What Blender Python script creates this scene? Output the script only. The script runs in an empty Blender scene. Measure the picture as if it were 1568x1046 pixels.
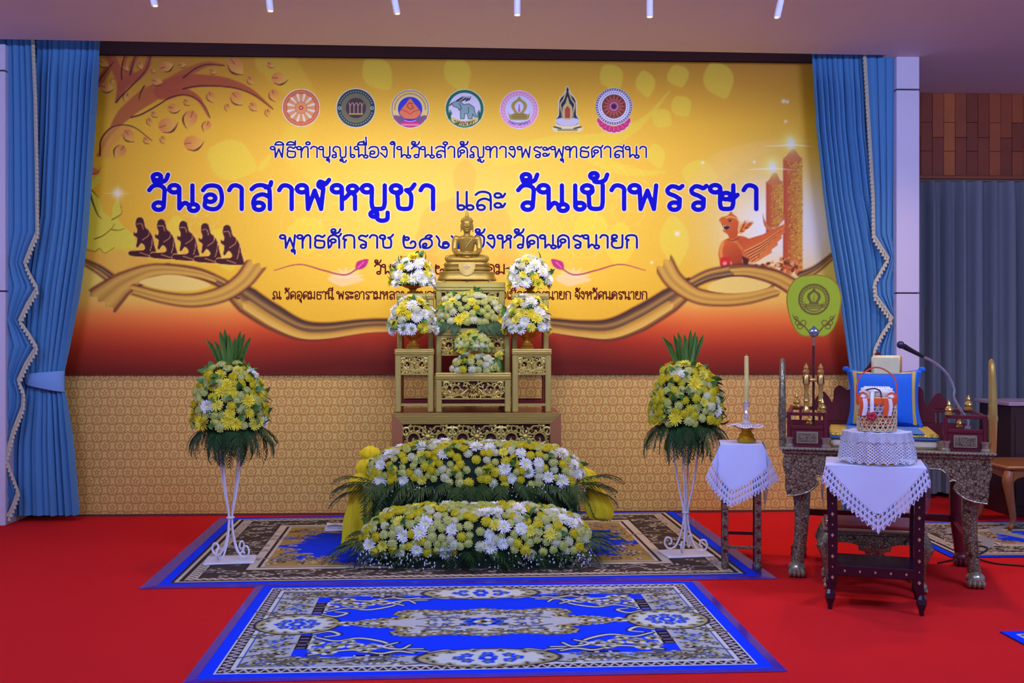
import bpy, math, random
import numpy as np
from mathutils import Vector, Matrix, Euler
random.seed(7)
rng = np.random.default_rng(7)
scn = bpy.context.scene
COL = scn.collection
PI = math.pi

# ------------------------------------------------------------------ camera, world, lights, exposure
CAM = Vector((0.0, -8.3, 1.4)); YAW = math.radians(2.3); FPX = 1570.0
cam = bpy.data.objects.new('camera', bpy.data.cameras.new('camera')); COL.objects.link(cam)
cam.location = CAM; cam.rotation_euler = (PI/2, 0, -YAW)
cam.data.sensor_width = 36.0; cam.data.lens = 36.0*FPX/1568.0
scn.camera = cam
scn.view_settings.view_transform = 'Standard'; scn.view_settings.look = 'None'
scn.view_settings.gamma = 1.0; scn.view_settings.use_curve_mapping = False
scn.view_settings.exposure = 0.0

world = bpy.data.worlds.new('hall_ambience'); scn.world = world; world.use_nodes = True
bg = world.node_tree.nodes['Background']
bg.inputs[0].default_value = (0.40, 0.52, 1.0, 1); bg.inputs[1].default_value = 0.5

def lamp(name, kind, loc, energy, color, rot=(0, 0, 0), **kw):
    l = bpy.data.lights.new(name, kind); l.energy = energy; l.color = color
    for k, v in kw.items(): setattr(l, k, v)
    o = bpy.data.objects.new(name, l); COL.objects.link(o); o.location = loc; o.rotation_euler = rot
    return o
def aim(o, target):
    o.rotation_euler = (Vector(target)-o.location).to_track_quat('-Z', 'Y').to_euler()
# cool lamps: unseen row added to lift the stage, hall row behind the camera
for i, x in enumerate((-3.4, 0.2, 3.8)):
    lamp('added_stage_fill', 'AREA', (x, -5.2, 3.60), (105, 145, 150)[i], (0.42, 0.54, 1.0), (math.radians(60), 0, 0), shape='RECTANGLE', size=1.6, size_y=.4)
    lamp('hall_luminaire', 'AREA', (x, -12.0, 3.55), 45, (0.30, 0.42, 1.0), (0, 0, 0), shape='RECTANGLE', size=1.2, size_y=1.2)
# unseen warm spots added to brighten the stage carpet
for x, e in ((-3.0, 14), (-1.0, 48), (1.1, 95), (3.2, 165)):
    lamp('added_carpet_spot', 'SPOT', (x, -1.5, 3.63), e, (1.0, .62, .38), (0, 0, 0), spot_size=math.radians(115), spot_blend=1.0, shadow_soft_size=.12)
# warm stage spots in the row of tube spotlights under the ceiling
SPOT_PX = [(237, 9), (414, 17), (608, 21), (792, 23), (995, 26), (1190, 27)]
SPOT_Z = 3.38
SPOT_E = [66, 62, 56, 52, 56, 60]
# ------------------------------------------------------------------ layout helpers: photo pixel + known depth -> place in the room
FW = Vector((math.sin(YAW), math.cos(YAW), 0)); RT = Vector((math.cos(YAW), -math.sin(YAW), 0))
def ray(px, py): return FW + RT*((px-784.0)/FPX) + Vector((0, 0, (523.0-py)/FPX))
def at(px, py, Y):
    d = ray(px, py); return CAM + d*((Y-CAM.y)/d.y)
def on(px, py, z=0.0):
    d = ray(px, py); return CAM + d*((z-CAM.z)/d.z)
def atd(px, py, d): return CAM + ray(px, py)*d
def proj(P):
    x, y, z = P[..., 0]-CAM.x, P[..., 1]-CAM.y, P[..., 2]-CAM.z
    d = x*FW.x+y*FW.y; l = x*RT.x+y*RT.y
    return 784.0+FPX*l/d, 523.0-FPX*z/d

# ------------------------------------------------------------------ materials
def lin(c):
    return tuple((v/255/12.92 if v/255 <= 0.04045 else ((v/255+0.055)/1.055)**2.4) for v in c)
def lin4(c): return lin(c)+(1.0,)
def lin_np(a):
    a = np.clip(a, 0, 255)/255.0
    return np.where(a <= 0.04045, a/12.92, ((a+0.055)/1.055)**2.4)
class NT:
    def __init__(s, name):
        s.m = bpy.data.materials.new(name); s.m.use_nodes = True; s.t = s.m.node_tree
        s.b = s.t.nodes['Principled BSDF']
    def n(s, t, **kw):
        o = s.t.nodes.new(t)
        for k, v in kw.items(): setattr(o, k, v)
        return o
    def l(s, a, b): s.t.links.new(a, b)
    def math(s, op, a, b=None, c=None, clamp=False):
        o = s.n('ShaderNodeMath', operation=op, use_clamp=clamp)
        for i, v in enumerate((a, b, c)):
            if v is None: continue
            if isinstance(v, (int, float)): o.inputs[i].default_value = v
            else: s.l(v, o.inputs[i])
        return o.outputs[0]
    def mix(s, f, a, b, blend='MIX'):
        o = s.n('ShaderNodeMix', data_type='RGBA', blend_type=blend)
        for sock, v in ((o.inputs[0], f), (o.inputs[6], a), (o.inputs[7], b)):
            if isinstance(v, (int, float)): sock.default_value = v
            elif isinstance(v, tuple): sock.default_value = v if len(v) == 4 else v+(1,)
            else: s.l(v, sock)
        return o.outputs[2]
    def coords(s, kind='Object', scale=(1, 1, 1)):
        tc = s.n('ShaderNodeTexCoord'); mp = s.n('ShaderNodeMapping'); mp.inputs[3].default_value = scale
        s.l(tc.outputs[kind], mp.inputs[0]); return mp.outputs[0]
    def noise(s, vec, scale, detail=3, rough=0.6):
        o = s.n('ShaderNodeTexNoise'); o.inputs['Scale'].default_value = scale; o.inputs['Detail'].default_value = detail
        o.inputs['Roughness'].default_value = rough
        if vec is not None: s.l(vec, o.inputs['Vector'])
        return o.outputs[0]
    def bump(s, h, strength=0.3, dist=0.01):
        o = s.n('ShaderNodeBump'); o.inputs['Strength'].default_value = strength; o.inputs['Distance'].default_value = dist
        s.l(h, o.inputs['Height']); s.l(o.outputs[0], s.b.inputs['Normal'])
    def base(s, v):
        if isinstance(v, tuple): s.b.inputs['Base Color'].default_value = v if len(v) == 4 else v+(1,)
        else: s.l(v, s.b.inputs['Base Color'])
MATS = {}
def mat(name, c, rough=0.6, metal=0.0, var=0.12, nscale=14, bump=0.0, bscale=60, spec=0.5, sheen=0.0, trans=0.0, sub=0.0):
    if name in MATS: return MATS[name]
    t = NT(name); vec = t.coords('Object')
    a = lin(c); d = tuple(v*(1-var) for v in a); u = tuple(min(1, v*(1+var)) for v in a)
    t.base(t.mix(t.noise(vec, nscale), d, u))
    t.b.inputs['Roughness'].default_value = rough; t.b.inputs['Metallic'].default_value = metal
    t.b.inputs['Specular IOR Level'].default_value = spec
    if sheen: t.b.inputs['Sheen Weight'].default_value = sheen
    if trans: t.b.inputs['Transmission Weight'].default_value = trans
    if bump: t.bump(t.noise(vec, bscale, 4), bump, 0.004)
    MATS[name] = t.m; return t.m
def attr_mat(name, rough=0.6, spec=0.3, attr='Col', bump=0.0, bscale=900, coat=0.0):
    if name in MATS: return MATS[name]
    t = NT(name); a = t.n('ShaderNodeAttribute', attribute_name=attr)
    n = t.noise(t.coords('Object'), 40, 2)
    t.base(t.mix(0.12, a.outputs[0], t.mix(n, (0.6, 0.6, 0.6, 1), (1.4, 1.4, 1.4, 1)), 'MULTIPLY'))
    t.b.inputs['Roughness'].default_value = rough; t.b.inputs['Specular IOR Level'].default_value = spec
    if coat: t.b.inputs['Coat Weight'].default_value = coat
    if bump: t.bump(t.noise(t.coords('Object'), bscale, 2), bump, 0.003)
    MATS[name] = t.m; return t.m

# ------------------------------------------------------------------ mesh builder
def cr(pts, n=6, closed=False):
    """Catmull-Rom through pts (2D or 3D tuples)."""
    P = [np.array(p, float) for p in pts]; out = []; m = len(P)
    segs = m if closed else m-1
    for i in range(segs):
        p1 = P[i]; p2 = P[(i+1) % m]
        p0 = P[(i-1) % m] if (closed or i > 0) else 2*p1-p2
        p3 = P[(i+2) % m] if (closed or i+2 < m) else 2*p2-p1
        for k in range(n):
            t = k/n
            out.append(0.5*((2*p1)+(-p0+p2)*t+(2*p0-5*p1+4*p2-p3)*t*t+(-p0+3*p1-3*p2+p3)*t**3))
    if not closed: out.append(P[-1])
    return [tuple(q) for q in out]
class MB:
    def __init__(s): s.v = []; s.f = []; s.mi = []; s.c = None; s.cur = 0
    def add(s, vs, fs):
        o = len(s.v); s.v.extend([tuple(p) for p in vs]); s.f.extend([tuple(i+o for i in f) for f in fs]); s.mi.extend([s.cur]*len(fs))
        return s
    def box(s, x0, x1, y0, y1, z0, z1, b=0.0, M=None):
        if b <= 0:
            vs = [(x, y, z) for z in (z0, z1) for y in (y0, y1) for x in (x0, x1)]
            fs = [(0, 2, 3, 1), (4, 5, 7, 6), (0, 1, 5, 4), (2, 6, 7, 3), (0, 4, 6, 2), (1, 3, 7, 5)]
        else:
            b = min(b, (x1-x0)*.45, (y1-y0)*.45, (z1-z0)*.45)
            vs = []; idx = {}
            for i, x in enumerate((x0, x1)):
                for j, y in enumerate((y0, y1)):
                    for k, z in enumerate((z0, z1)):
                        sx, sy, sz = (1-2*i)*b, (1-2*j)*b, (1-2*k)*b
                        for ax, p in enumerate(((x, y+sy, z+sz), (x+sx, y, z+sz), (x+sx, y+sy, z))):
                            idx[i, j, k, ax] = len(vs); vs.append(p)
            fs = []
            for i in (0, 1):
                q = [idx[i, 0, 0, 0], idx[i, 1, 0, 0], idx[i, 1, 1, 0], idx[i, 0, 1, 0]]; fs.append(q if i else q[::-1])
                q = [idx[0, i, 0, 1], idx[1, i, 0, 1], idx[1, i, 1, 1], idx[0, i, 1, 1]]; fs.append(q[::-1] if i else q)
                q = [idx[0, 0, i, 2], idx[1, 0, i, 2], idx[1, 1, i, 2], idx[0, 1, i, 2]]; fs.append(q if i else q[::-1])
            for a in (0, 1):
                for c in (0, 1):
                    q = [idx[a, c, 0, 0], idx[a, c, 1, 0], idx[a, c, 1, 1], idx[a, c, 0, 1]]; fs.append(q if a == c else q[::-1])
                    q = [idx[0, a, c, 1], idx[1, a, c, 1], idx[1, a, c, 2], idx[0, a, c, 2]]; fs.append(q if a == c else q[::-1])
                    q = [idx[a, 0, c, 0], idx[a, 1, c, 0], idx[a, 1, c, 2], idx[a, 0, c, 2]]; fs.append(q[::-1] if a == c else q)
            for i in (0, 1):
                for j in (0, 1):
                    for k in (0, 1):
                        q = [idx[i, j, k, 0], idx[i, j, k, 1], idx[i, j, k, 2]]
                        fs.append(q if (i+j+k) % 2 == 1 else q[::-1])
        if M is not None: vs = [tuple(M @ Vector(p)) for p in vs]
        return s.add(vs, fs)
    def lathe(s, prof, n=20, c=(0, 0, 0), sx=1.0, sy=1.0, fn=None):
        vs = []; fs = []
        for i, (r, z) in enumerate(prof):
            for k in range(n):
                a = 2*PI*k/n; rr = r*(fn(a, i) if fn else 1)
                vs.append((c[0]+rr*sx*math.cos(a), c[1]+rr*sy*math.sin(a), c[2]+z))
        for i in range(len(prof)-1):
            for k in range(n):
                k2 = (k+1) % n
                fs.append((i*n+k, i*n+k2, (i+1)*n+k2, (i+1)*n+k))
        fs.append(tuple(range(n))[::-1]); fs.append(tuple((len(prof)-1)*n+k for k in range(n)))
        return s.add(vs, fs)
    def tube(s, pts, r, n=8, closed=False, flat=None):
        P = [Vector(p) for p in pts]; m = len(P)
        R = r if isinstance(r, (list, tuple)) else [r]*m
        T = []
        for i in range(m):
            a = P[(i-1) % m] if (closed or i > 0) else P[i]; b = P[(i+1) % m] if (closed or i < m-1) else P[i]
            T.append((b-a).normalized() if (b-a).length > 1e-9 else Vector((0, 0, 1)))
        up = Vector((0, 0, 1)) if abs(T[0].z) < .9 else Vector((0, 1, 0))
        if flat is not None: up = Vector(flat)
        vs = []; fs = []
        N = (up-T[0]*up.dot(T[0])).normalized()
        for i in range(m):
            N = (N-T[i]*N.dot(T[i]))
            N = N.normalized() if N.length > 1e-6 else Vector((1, 0, 0))
            B = T[i].cross(N)
            for k in range(n):
                a = 2*PI*k/n+PI/n
                vs.append(P[i]+(N*math.cos(a)+B*math.sin(a))*R[i])
        for i in range(m if closed else m-1):
            j = (i+1) % m
            for k in range(n):
                k2 = (k+1) % n; fs.append((i*n+k, i*n+k2, j*n+k2, j*n+k))
        if not closed:
            fs.append(tuple(range(n))[::-1]); fs.append(tuple((m-1)*n+k for k in range(n)))
        return s.add(vs, fs)
    def ell(s, c, r, nu=12, nv=8, M=None):
        vs = []; fs = []
        if not isinstance(r, (tuple, list)): r = (r, r, r)
        for j in range(nv+1):
            t = PI*j/nv
            for i in range(nu):
                a = 2*PI*i/nu
                p = Vector((r[0]*math.sin(t)*math.cos(a), r[1]*math.sin(t)*math.sin(a), r[2]*math.cos(t)))
                if M is not None: p = M @ p
                vs.append((c[0]+p.x, c[1]+p.y, c[2]+p.z))
        for j in range(nv):
            for i in range(nu):
                i2 = (i+1) % nu; fs.append((j*nu+i, (j+1)*nu+i, (j+1)*nu+i2, j*nu+i2))
        return s.add(vs, fs)
    def prism(s, poly, y0, y1, plane='xz'):
        n = len(poly)
        def mk(p, y):
            return (p[0], y, p[1]) if plane == 'xz' else ((p[0], p[1], y) if plane == 'xy' else (y, p[0], p[1]))
        vs = [mk(p, y0) for p in poly]+[mk(p, y1) for p in poly]
        fs = [tuple(range(n)), tuple(range(2*n-1, n-1, -1))]
        for i in range(n):
            j = (i+1) % n; fs.append((i, i+n, j+n, j))
        return s.add(vs, fs)
    def grid(s, fn, nu, nv):
        vs = [fn(i/nu, j/nv) for j in range(nv+1) for i in range(nu+1)]
        fs = [(j*(nu+1)+i, j*(nu+1)+i+1, (j+1)*(nu+1)+i+1, (j+1)*(nu+1)+i) for j in range(nv) for i in range(nu)]
        return s.add(vs, fs)
    def mesh(s, name, mats, smooth=True, fix=True):
        me = bpy.data.meshes.new(name); me.from_pydata(s.v, [], s.f)
        for m in (mats if isinstance(mats, (list, tuple)) else [mats]): me.materials.append(m)
        if max(s.mi, default=0) > 0: me.polygons.foreach_set('material_index', s.mi)
        if fix:
            import bmesh
            bm = bmesh.new(); bm.from_mesh(me); bmesh.ops.recalc_face_normals(bm, faces=bm.faces); bm.to_mesh(me); bm.free()
        if smooth:
            me.polygons.foreach_set('use_smooth', [True]*len(me.polygons))
            try: me.set_sharp_from_angle(angle=math.radians(38))
            except Exception: pass
        if s.c is not None:
            at_ = me.color_attributes.new('Col', 'FLOAT_COLOR', 'POINT')
            a = np.ones((len(s.v), 4), np.float32); a[:, :3] = np.array(s.c, np.float32); at_.data.foreach_set('color', a.ravel())
        me.update(); return me
    def obj(s, name, mats, parent=None, smooth=True, fix=True):
        return link(s.mesh(name, mats, smooth, fix), name, parent)
def link(me, name, parent=None, M=None):
    o = bpy.data.objects.new(name, me); COL.objects.link(o)
    if parent is not None: o.parent = parent
    if M is not None: o.matrix_basis = M
    return o
def tag(o, label=None, cat=None, group=None, kind=None):
    if label: o['label'] = label
    if cat: o['category'] = cat
    if group: o['group'] = group
    if kind: o['kind'] = kind
    return o
def thing(name, label, cat, loc=(0, 0, 0), rz=0.0, group=None):
    o = bpy.data.objects.new(name, None); COL.objects.link(o); o.empty_display_size = .05
    o.location = loc; o.rotation_euler = (0, 0, rz)
    return tag(o, label, cat, group)
def copy_tree(o, parent=None):
    c = o.copy(); COL.objects.link(c); c.parent = parent
    for ch in [x for x in bpy.data.objects if x.parent == o]: copy_tree(ch, c)
    return c
def structure(name, mb, m, smooth=False): return tag(mb.obj(name, m, None, smooth), kind='structure')
def fast_mesh(name, V, F, m, colors=None, smooth=True):
    me = bpy.data.meshes.new(name)
    me.vertices.add(len(V)); me.vertices.foreach_set('co', np.asarray(V, np.float32).ravel())
    F = np.asarray(F, np.int32); me.loops.add(F.size); me.loops.foreach_set('vertex_index', F.ravel())
    me.polygons.add(len(F)); me.polygons.foreach_set('loop_start', np.arange(0, F.size, 4, dtype=np.int32))
    me.materials.append(m); me.update(calc_edges=True)
    if smooth: me.polygons.foreach_set('use_smooth', np.ones(len(F), bool))
    if colors is not None:
        a = np.ones((len(V), 4), np.float32); a[:, :3] = colors
        me.color_attributes.new('Col', 'FLOAT_COLOR', 'POINT').data.foreach_set('color', a.ravel())
    me.validate(); return me
def grid_faces(nu, nv):
    i, j = np.meshgrid(np.arange(nu), np.arange(nv)); a = (j*(nu+1)+i).ravel()
    return np.stack([a, a+1, a+nu+2, a+nu+1], 1)

# ------------------------------------------------------------------ pattern painter: colours printed or woven into a flat sheet
class Canvas:
    def __init__(s, X, Y, col): s.X = X; s.Y = Y; s.C = np.tile(np.array(col, float), (len(X), 1)); s.A = np.ones(len(X))
    def _sub(s, pts, m):
        p = np.array(pts); a = p.min(0)-m; b = p.max(0)+m
        return np.nonzero((s.X >= a[0]) & (s.X <= b[0]) & (s.Y >= a[1]) & (s.Y <= b[1]))[0]
    def blend(s, k, al, col):
        al = al[:, None]; s.C[k] = s.C[k]*(1-al)+np.asarray(col, float)*al
        s.A[k] = np.maximum(s.A[k], al[:, 0])
    def _seg(s, x, y, a, b):
        dx, dy = b[0]-a[0], b[1]-a[1]; L = dx*dx+dy*dy+1e-12
        t = np.clip(((x-a[0])*dx+(y-a[1])*dy)/L, 0, 1)
        ex, ey = x-(a[0]+t*dx), y-(a[1]+t*dy)
        return np.hypot(ex, ey), t, (dx*(y-a[1])-dy*(x-a[0]))/math.sqrt(L)
    def poly(s, pts, col, soft=1.0, op=1.0, grad=None):
        """col at all points, or grad=(p0, p1, col2): blends to col2 along p0->p1"""
        k = s._sub(pts, soft)
        if not len(k): return
        x, y = s.X[k], s.Y[k]; ins = np.zeros(len(k), bool); d = np.full(len(k), 1e9)
        n = len(pts)
        for i in range(n):
            a, b = pts[i], pts[(i+1) % n]
            if abs(b[1]-a[1]) > 1e-12:
                c = ((a[1] > y) != (b[1] > y)) & (x < (b[0]-a[0])*(y-a[1])/(b[1]-a[1])+a[0]); ins ^= c
            d = np.minimum(d, s._seg(x, y, a, b)[0])
        al = np.clip(.5+np.where(ins, d, -d)/soft, 0, 1)*op
        if grad:
            p0, p1, c2 = grad; g = np.array(p1, float)-np.array(p0, float)
            t = np.clip(((x-p0[0])*g[0]+(y-p0[1])*g[1])/(g@g), 0, 1)[:, None]
            col = np.array(col, float)*(1-t)+np.array(c2, float)*t
        s.blend(k, al, col)
    def stroke(s, pts, w, col, soft=1.0, op=1.0, ramp=None, flat=False):
        """w: full width or list of widths; ramp: colours across from -1 to 1"""
        n = len(pts); W = list(np.interp(np.linspace(0, 1, n), np.linspace(0, 1, len(w)), w)) if isinstance(w, (list, tuple)) else [w]*n
        k = s._sub(pts, max(W)/2+soft)
        if not len(k): return
        x, y = s.X[k], s.Y[k]; best = np.full(len(k), 1e9); sd = np.zeros(len(k)); hw = np.ones(len(k))
        for i in range(n-1):
            d, t, sg = s._seg(x, y, pts[i], pts[i+1]); h = (W[i]+(W[i+1]-W[i])*t)/2
            e = d-h; m = e < best; best[m] = e[m]; sd[m] = np.clip((np.sign(sg)*d/np.maximum(h, 1e-9))[m], -1, 1); hw[m] = h[m]
        al = np.clip(.5-best/soft, 0, 1)*op
        if flat:
            for (a, b) in ((pts[0], pts[1]), (pts[-1], pts[-2])):
                L = math.hypot(b[0]-a[0], b[1]-a[1]); u = ((x-a[0])*(b[0]-a[0])+(y-a[1])*(b[1]-a[1]))/L
                v = ((x-a[0])*(b[1]-a[1])-(y-a[1])*(b[0]-a[0]))/L; far = np.hypot(x-a[0], y-a[1]) > max(W)*.8
                al = al*np.where(far, 1, np.clip(.5+(u+.25*v+3*np.sin(v*.45))/soft, 0, 1))
        if ramp is not None:
            R = np.array(ramp, float); xs = np.linspace(-1, 1, len(R))
            col = np.stack([np.interp(sd, xs, R[:, c]) for c in range(3)], 1)
        s.blend(k, al, col)
    def disc(s, cx, cy, r, col, soft=1.0, op=1.0, ry=None):
        ry = ry or r; k = s._sub([(cx-r, cy-ry), (cx+r, cy+ry)], soft)
        d = (np.hypot((s.X[k]-cx)/r, (s.Y[k]-cy)/ry)-1)*min(r, ry); s.blend(k, np.clip(.5-d/soft, 0, 1)*op, col)
    def ring(s, cx, cy, r, w, col, soft=1.0, op=1.0):
        k = s._sub([(cx-r-w, cy-r-w), (cx+r+w, cy+r+w)], soft)
        d = np.abs(np.hypot(s.X[k]-cx, s.Y[k]-cy)-r)-w/2; s.blend(k, np.clip(.5-d/soft, 0, 1)*op, col)
    def glow(s, cx, cy, rx, ry, col, op=1.0, p=2.0):
        d = ((s.X-cx)/rx)**2+((s.Y-cy)/ry)**2; al = np.exp(-d**(p/2))*op
        s.C = s.C*(1-al[:, None])+np.array(col, float)*al[:, None]
# ------------------------------------------------------------------ room shell
ZC = 3.66
carpet = NT('red_carpet'); v = carpet.coords('Object')
n1 = carpet.noise(v, 3.0, 3); n2 = carpet.noise(v, 420, 2)
carpet.base(carpet.mix(n2, carpet.mix(n1, lin4((196, 32, 34)), lin4((210, 36, 38))), lin4((218, 40, 42))))
carpet.b.inputs['Roughness'].default_value = 0.95; carpet.b.inputs['Specular IOR Level'].default_value = 0.02
carpet.bump(n2, 0.35, 0.004)
white_paint = mat('white_emulsion', (222, 216, 222), 0.7, var=0.03, nscale=2)
lav = mat('lavender_laminate', (212, 206, 226), 0.42, var=0.03, nscale=3)
dark_slot = mat('dark_recess_board', (92, 62, 58), 0.7)

fl = structure('floor', MB().box(-6.5, 8.0, -16.0, 1.2, -0.06, 0.0), carpet.m)
mb = MB(); mb.box(-6.5, 8.0, -16.0, -0.6, ZC, ZC+.12)
mb.add([(-6.5, -.6, ZC), (8, -.6, ZC), (8, -.26, ZC), (-6.5, -.64+.04, ZC)], [(0, 3, 2, 1)])
mb = MB()
pl = [(-6.5, -16), (8, -16), (8, .9), (3.28, .9), (3.28, -.34), (3.0, -.34), (-3.9, -.50), (-6.5, -.50)]
mb.prism(pl, ZC, ZC+.12, 'xy')
structure('ceiling', mb, white_paint)
# recess above the banner
mb = MB(); mb.box(-6.5, 3.3, -.34, .9, ZC+.30, ZC+.36); structure('ceiling_recess', mb, dark_slot)
mb = MB(); mb.box(-6.5, 3.1, 0.004, .04, at(700, 90, 0).z+.004, ZC+.31); structure('trim_1', mb, dark_slot)

# wall_back with damask paper
wp = NT('damask_wallpaper'); tc = wp.n('ShaderNodeTexCoord'); sp = wp.n('ShaderNodeSeparateXYZ'); wp.l(tc.outputs['Object'], sp.inputs[0])
def lattice(off):
    a = wp.math('SUBTRACT', wp.math('FRACT', wp.math('ADD', wp.math('DIVIDE', sp.outputs[0], 0.122), off)), .5)
    b = wp.math('MULTIPLY', wp.math('SUBTRACT', wp.math('FRACT', wp.math('ADD', wp.math('DIVIDE', sp.outputs[2], 0.141), off)), .5), 1.15)
    r = wp.math('SQRT', wp.math('ADD', wp.math('MULTIPLY', a, a), wp.math('MULTIPLY', b, b)))
    th = wp.math('ARCTAN2', a, b)
    ring = wp.math('LESS_THAN', wp.math('ABSOLUTE', wp.math('SUBTRACT', r, wp.math('ADD', .335, wp.math('MULTIPLY', .02, wp.math('COSINE', wp.math('MULTIPLY', th, 9)))))), .045)
    pal = wp.math('LESS_THAN', r, wp.math('ADD', .15, wp.math('MULTIPLY', .075, wp.math('COSINE', wp.math('MULTIPLY', th, 5)))))
    eye = wp.math('LESS_THAN', r, .055)
    base_ = wp.math('LESS_THAN', wp.math('ADD', wp.math('ABSOLUTE', a), wp.math('ABSOLUTE', wp.math('ADD', b, .27))), .09)
    return wp.math('SUBTRACT', wp.math('MAXIMUM', wp.math('MAXIMUM', ring, pal), base_), eye, clamp=True)
pat = wp.math('MAXIMUM', lattice(0.0), lattice(0.5))
nz = wp.noise(wp.coords('Object', (1, 1, 1)), 300, 2)
wp.base(wp.mix(nz, wp.mix(pat, lin4((204, 174, 92)), lin4((180, 124, 60))), wp.mix(pat, lin4((218, 188, 104)), lin4((192, 136, 70)))))
wp.b.inputs['Roughness'].default_value = 0.5
wp.bump(pat, 0.15, 0.002)
BY = 0.0
zb = at(700, 573, BY).z; zt = at(700, 91, BY).z
structure('wall_back', MB().box(-6.5, 3.3, .03, .12, 0.0, 3.9), wp.m)
structure('baseboard_back', MB().box(-4.05, 3.0, .018, .032, 0.0, .018), mat('dark_skirting', (96, 40, 30), .6))

# pilasters clad in panels
def pilaster(name, x0, x1, yf, yb, joints):
    root = MB().box(x0+.012, x1-.012, yf+.012, yb, 0, ZC); o = structure(name, root, mat('dark_joint', (60, 52, 70), .8))  # dark core visible in the joints between the panels
    zs = [0.0]+joints+[ZC]
    for a, b in zip(zs[:-1], zs[1:]): MB().box(x0, x1, yf, yb-.01, a+(.006 if a else 0), b-.006 if b < ZC else b, .004).obj('panel', lav, o, False)
    return o
xl = at(8, 446, -.36).x
pilaster('wall_left', -6.5, xl, -.36, .03, [at(4, 446, -.36).z, at(4, 108, -.36).z])
xr0, xr1 = at(1373, 300, -.30).x, at(1408, 300, -.30).x
pilaster('wall_right', xr0, xr1, -.30, .84, [at(1390, 449, -.30).z, at(1390, 137, -.30).z])

# alcove wall at the right: wooden parquet strip above, curtain below
YA = .86
wood_tones = [mat('parquet_wood_%d' % i, c, .5, var=.18, nscale=9) for i, c in enumerate([(158, 78, 42), (142, 66, 36), (170, 86, 44), (134, 62, 36), (190, 104, 46)])]
al = structure('wall_alcove', MB().box(xr1-.02, 8.0, YA+.02, YA+.10, 0, ZC), mat('alcove_backing', (48, 26, 20), .8))
z_top, z_bot = ZC, at(1490, 270, YA).z
pw = at(1431.5, 200, YA).x-at(1414, 200, YA).x; x = xr1
zj = lambda c: at(1490, 40+c/3.487, YA).z
k = 0
while x < 6.0:
    js = [z_top]+([zj(595)] if k % 2 == 0 else [zj(515), zj(668)])+[z_bot]
    for a, b in zip(js[:-1], js[1:]):
        m_ = wood_tones[4] if k == 7 else random.choice(wood_tones[:4])
        MB().box(x+.0015, x+pw-.0015, YA-random.uniform(0, .003), YA+.02, b+.0015, a-.0015, .002).obj('plank', m_, al, False)
    x += pw; k += 1
structure('trim_2', MB().box(xr1-.02, 8.0, YA-.07, YA+.02, at(1490, 277, YA).z, at(1490, 270, YA).z, .01), mat('rail_wood', (150, 78, 48), .45))
structure('baseboard_alcove', MB().box(xr1, 8.0, YA-.02, YA+.02, 0, .07), mat('black_skirting', (26, 22, 28), .6))

# ------------------------------------------------------------------ ceiling tube spotlights
tube_mat = mat('white_enamel', (238, 238, 245), 0.3, var=0.02)
lens = NT('lamp_lens'); lens.b.inputs['Emission Color'].default_value = (1, .86, .62, 1); lens.b.inputs['Emission Strength'].default_value = 1.0; lens.base(lin4((240, 230, 200)))
for i, (px, py) in enumerate(SPOT_PX):
    p = on(px, py, SPOT_Z)
    t = thing('tube_spotlight', 'slim white tube spotlight on the ceiling, '+['before the painted tree', 'between the painted tree and the wheel emblem', 'before the emblem with the orange drop', 'before the pink round emblem', 'beyond the lotus wheel emblem', 'before the painted candles'][i], 'spotlight', (p.x, p.y, ZC), 0, 'ceiling tube spotlights')
    dx = [-.055, -.03, -.05, 0, .0, .06][i]
    h = SPOT_Z-ZC
    r = .0205
    MB().lathe([(0.02, -.0), (.05, 0), (.05, -.012), (.02, -.016)], 16, (dx, 0, 0)).obj('mount_plate', tube_mat, t)
    MB().tube([(dx, 0, -.01), (0, 0, h)], r, 14).obj('tube', tube_mat, t)
    ln = MB().lathe([(.001, -.002), (r*.8, -.002), (r*.8, -.0005)], 14, (0, 0, h)).obj('lens', lens.m, t)
    s = lamp('stage_spot', 'SPOT', (p.x, p.y, SPOT_Z-.015), SPOT_E[i], (1.0, .93, .80), spot_size=math.radians(84), spot_blend=.9, shadow_soft_size=.05)
    aim(s, (p.x*.92, 0.0, 2.05))
    s.parent = t; s.matrix_parent_inverse = Matrix.Translation(-t.location)

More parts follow.
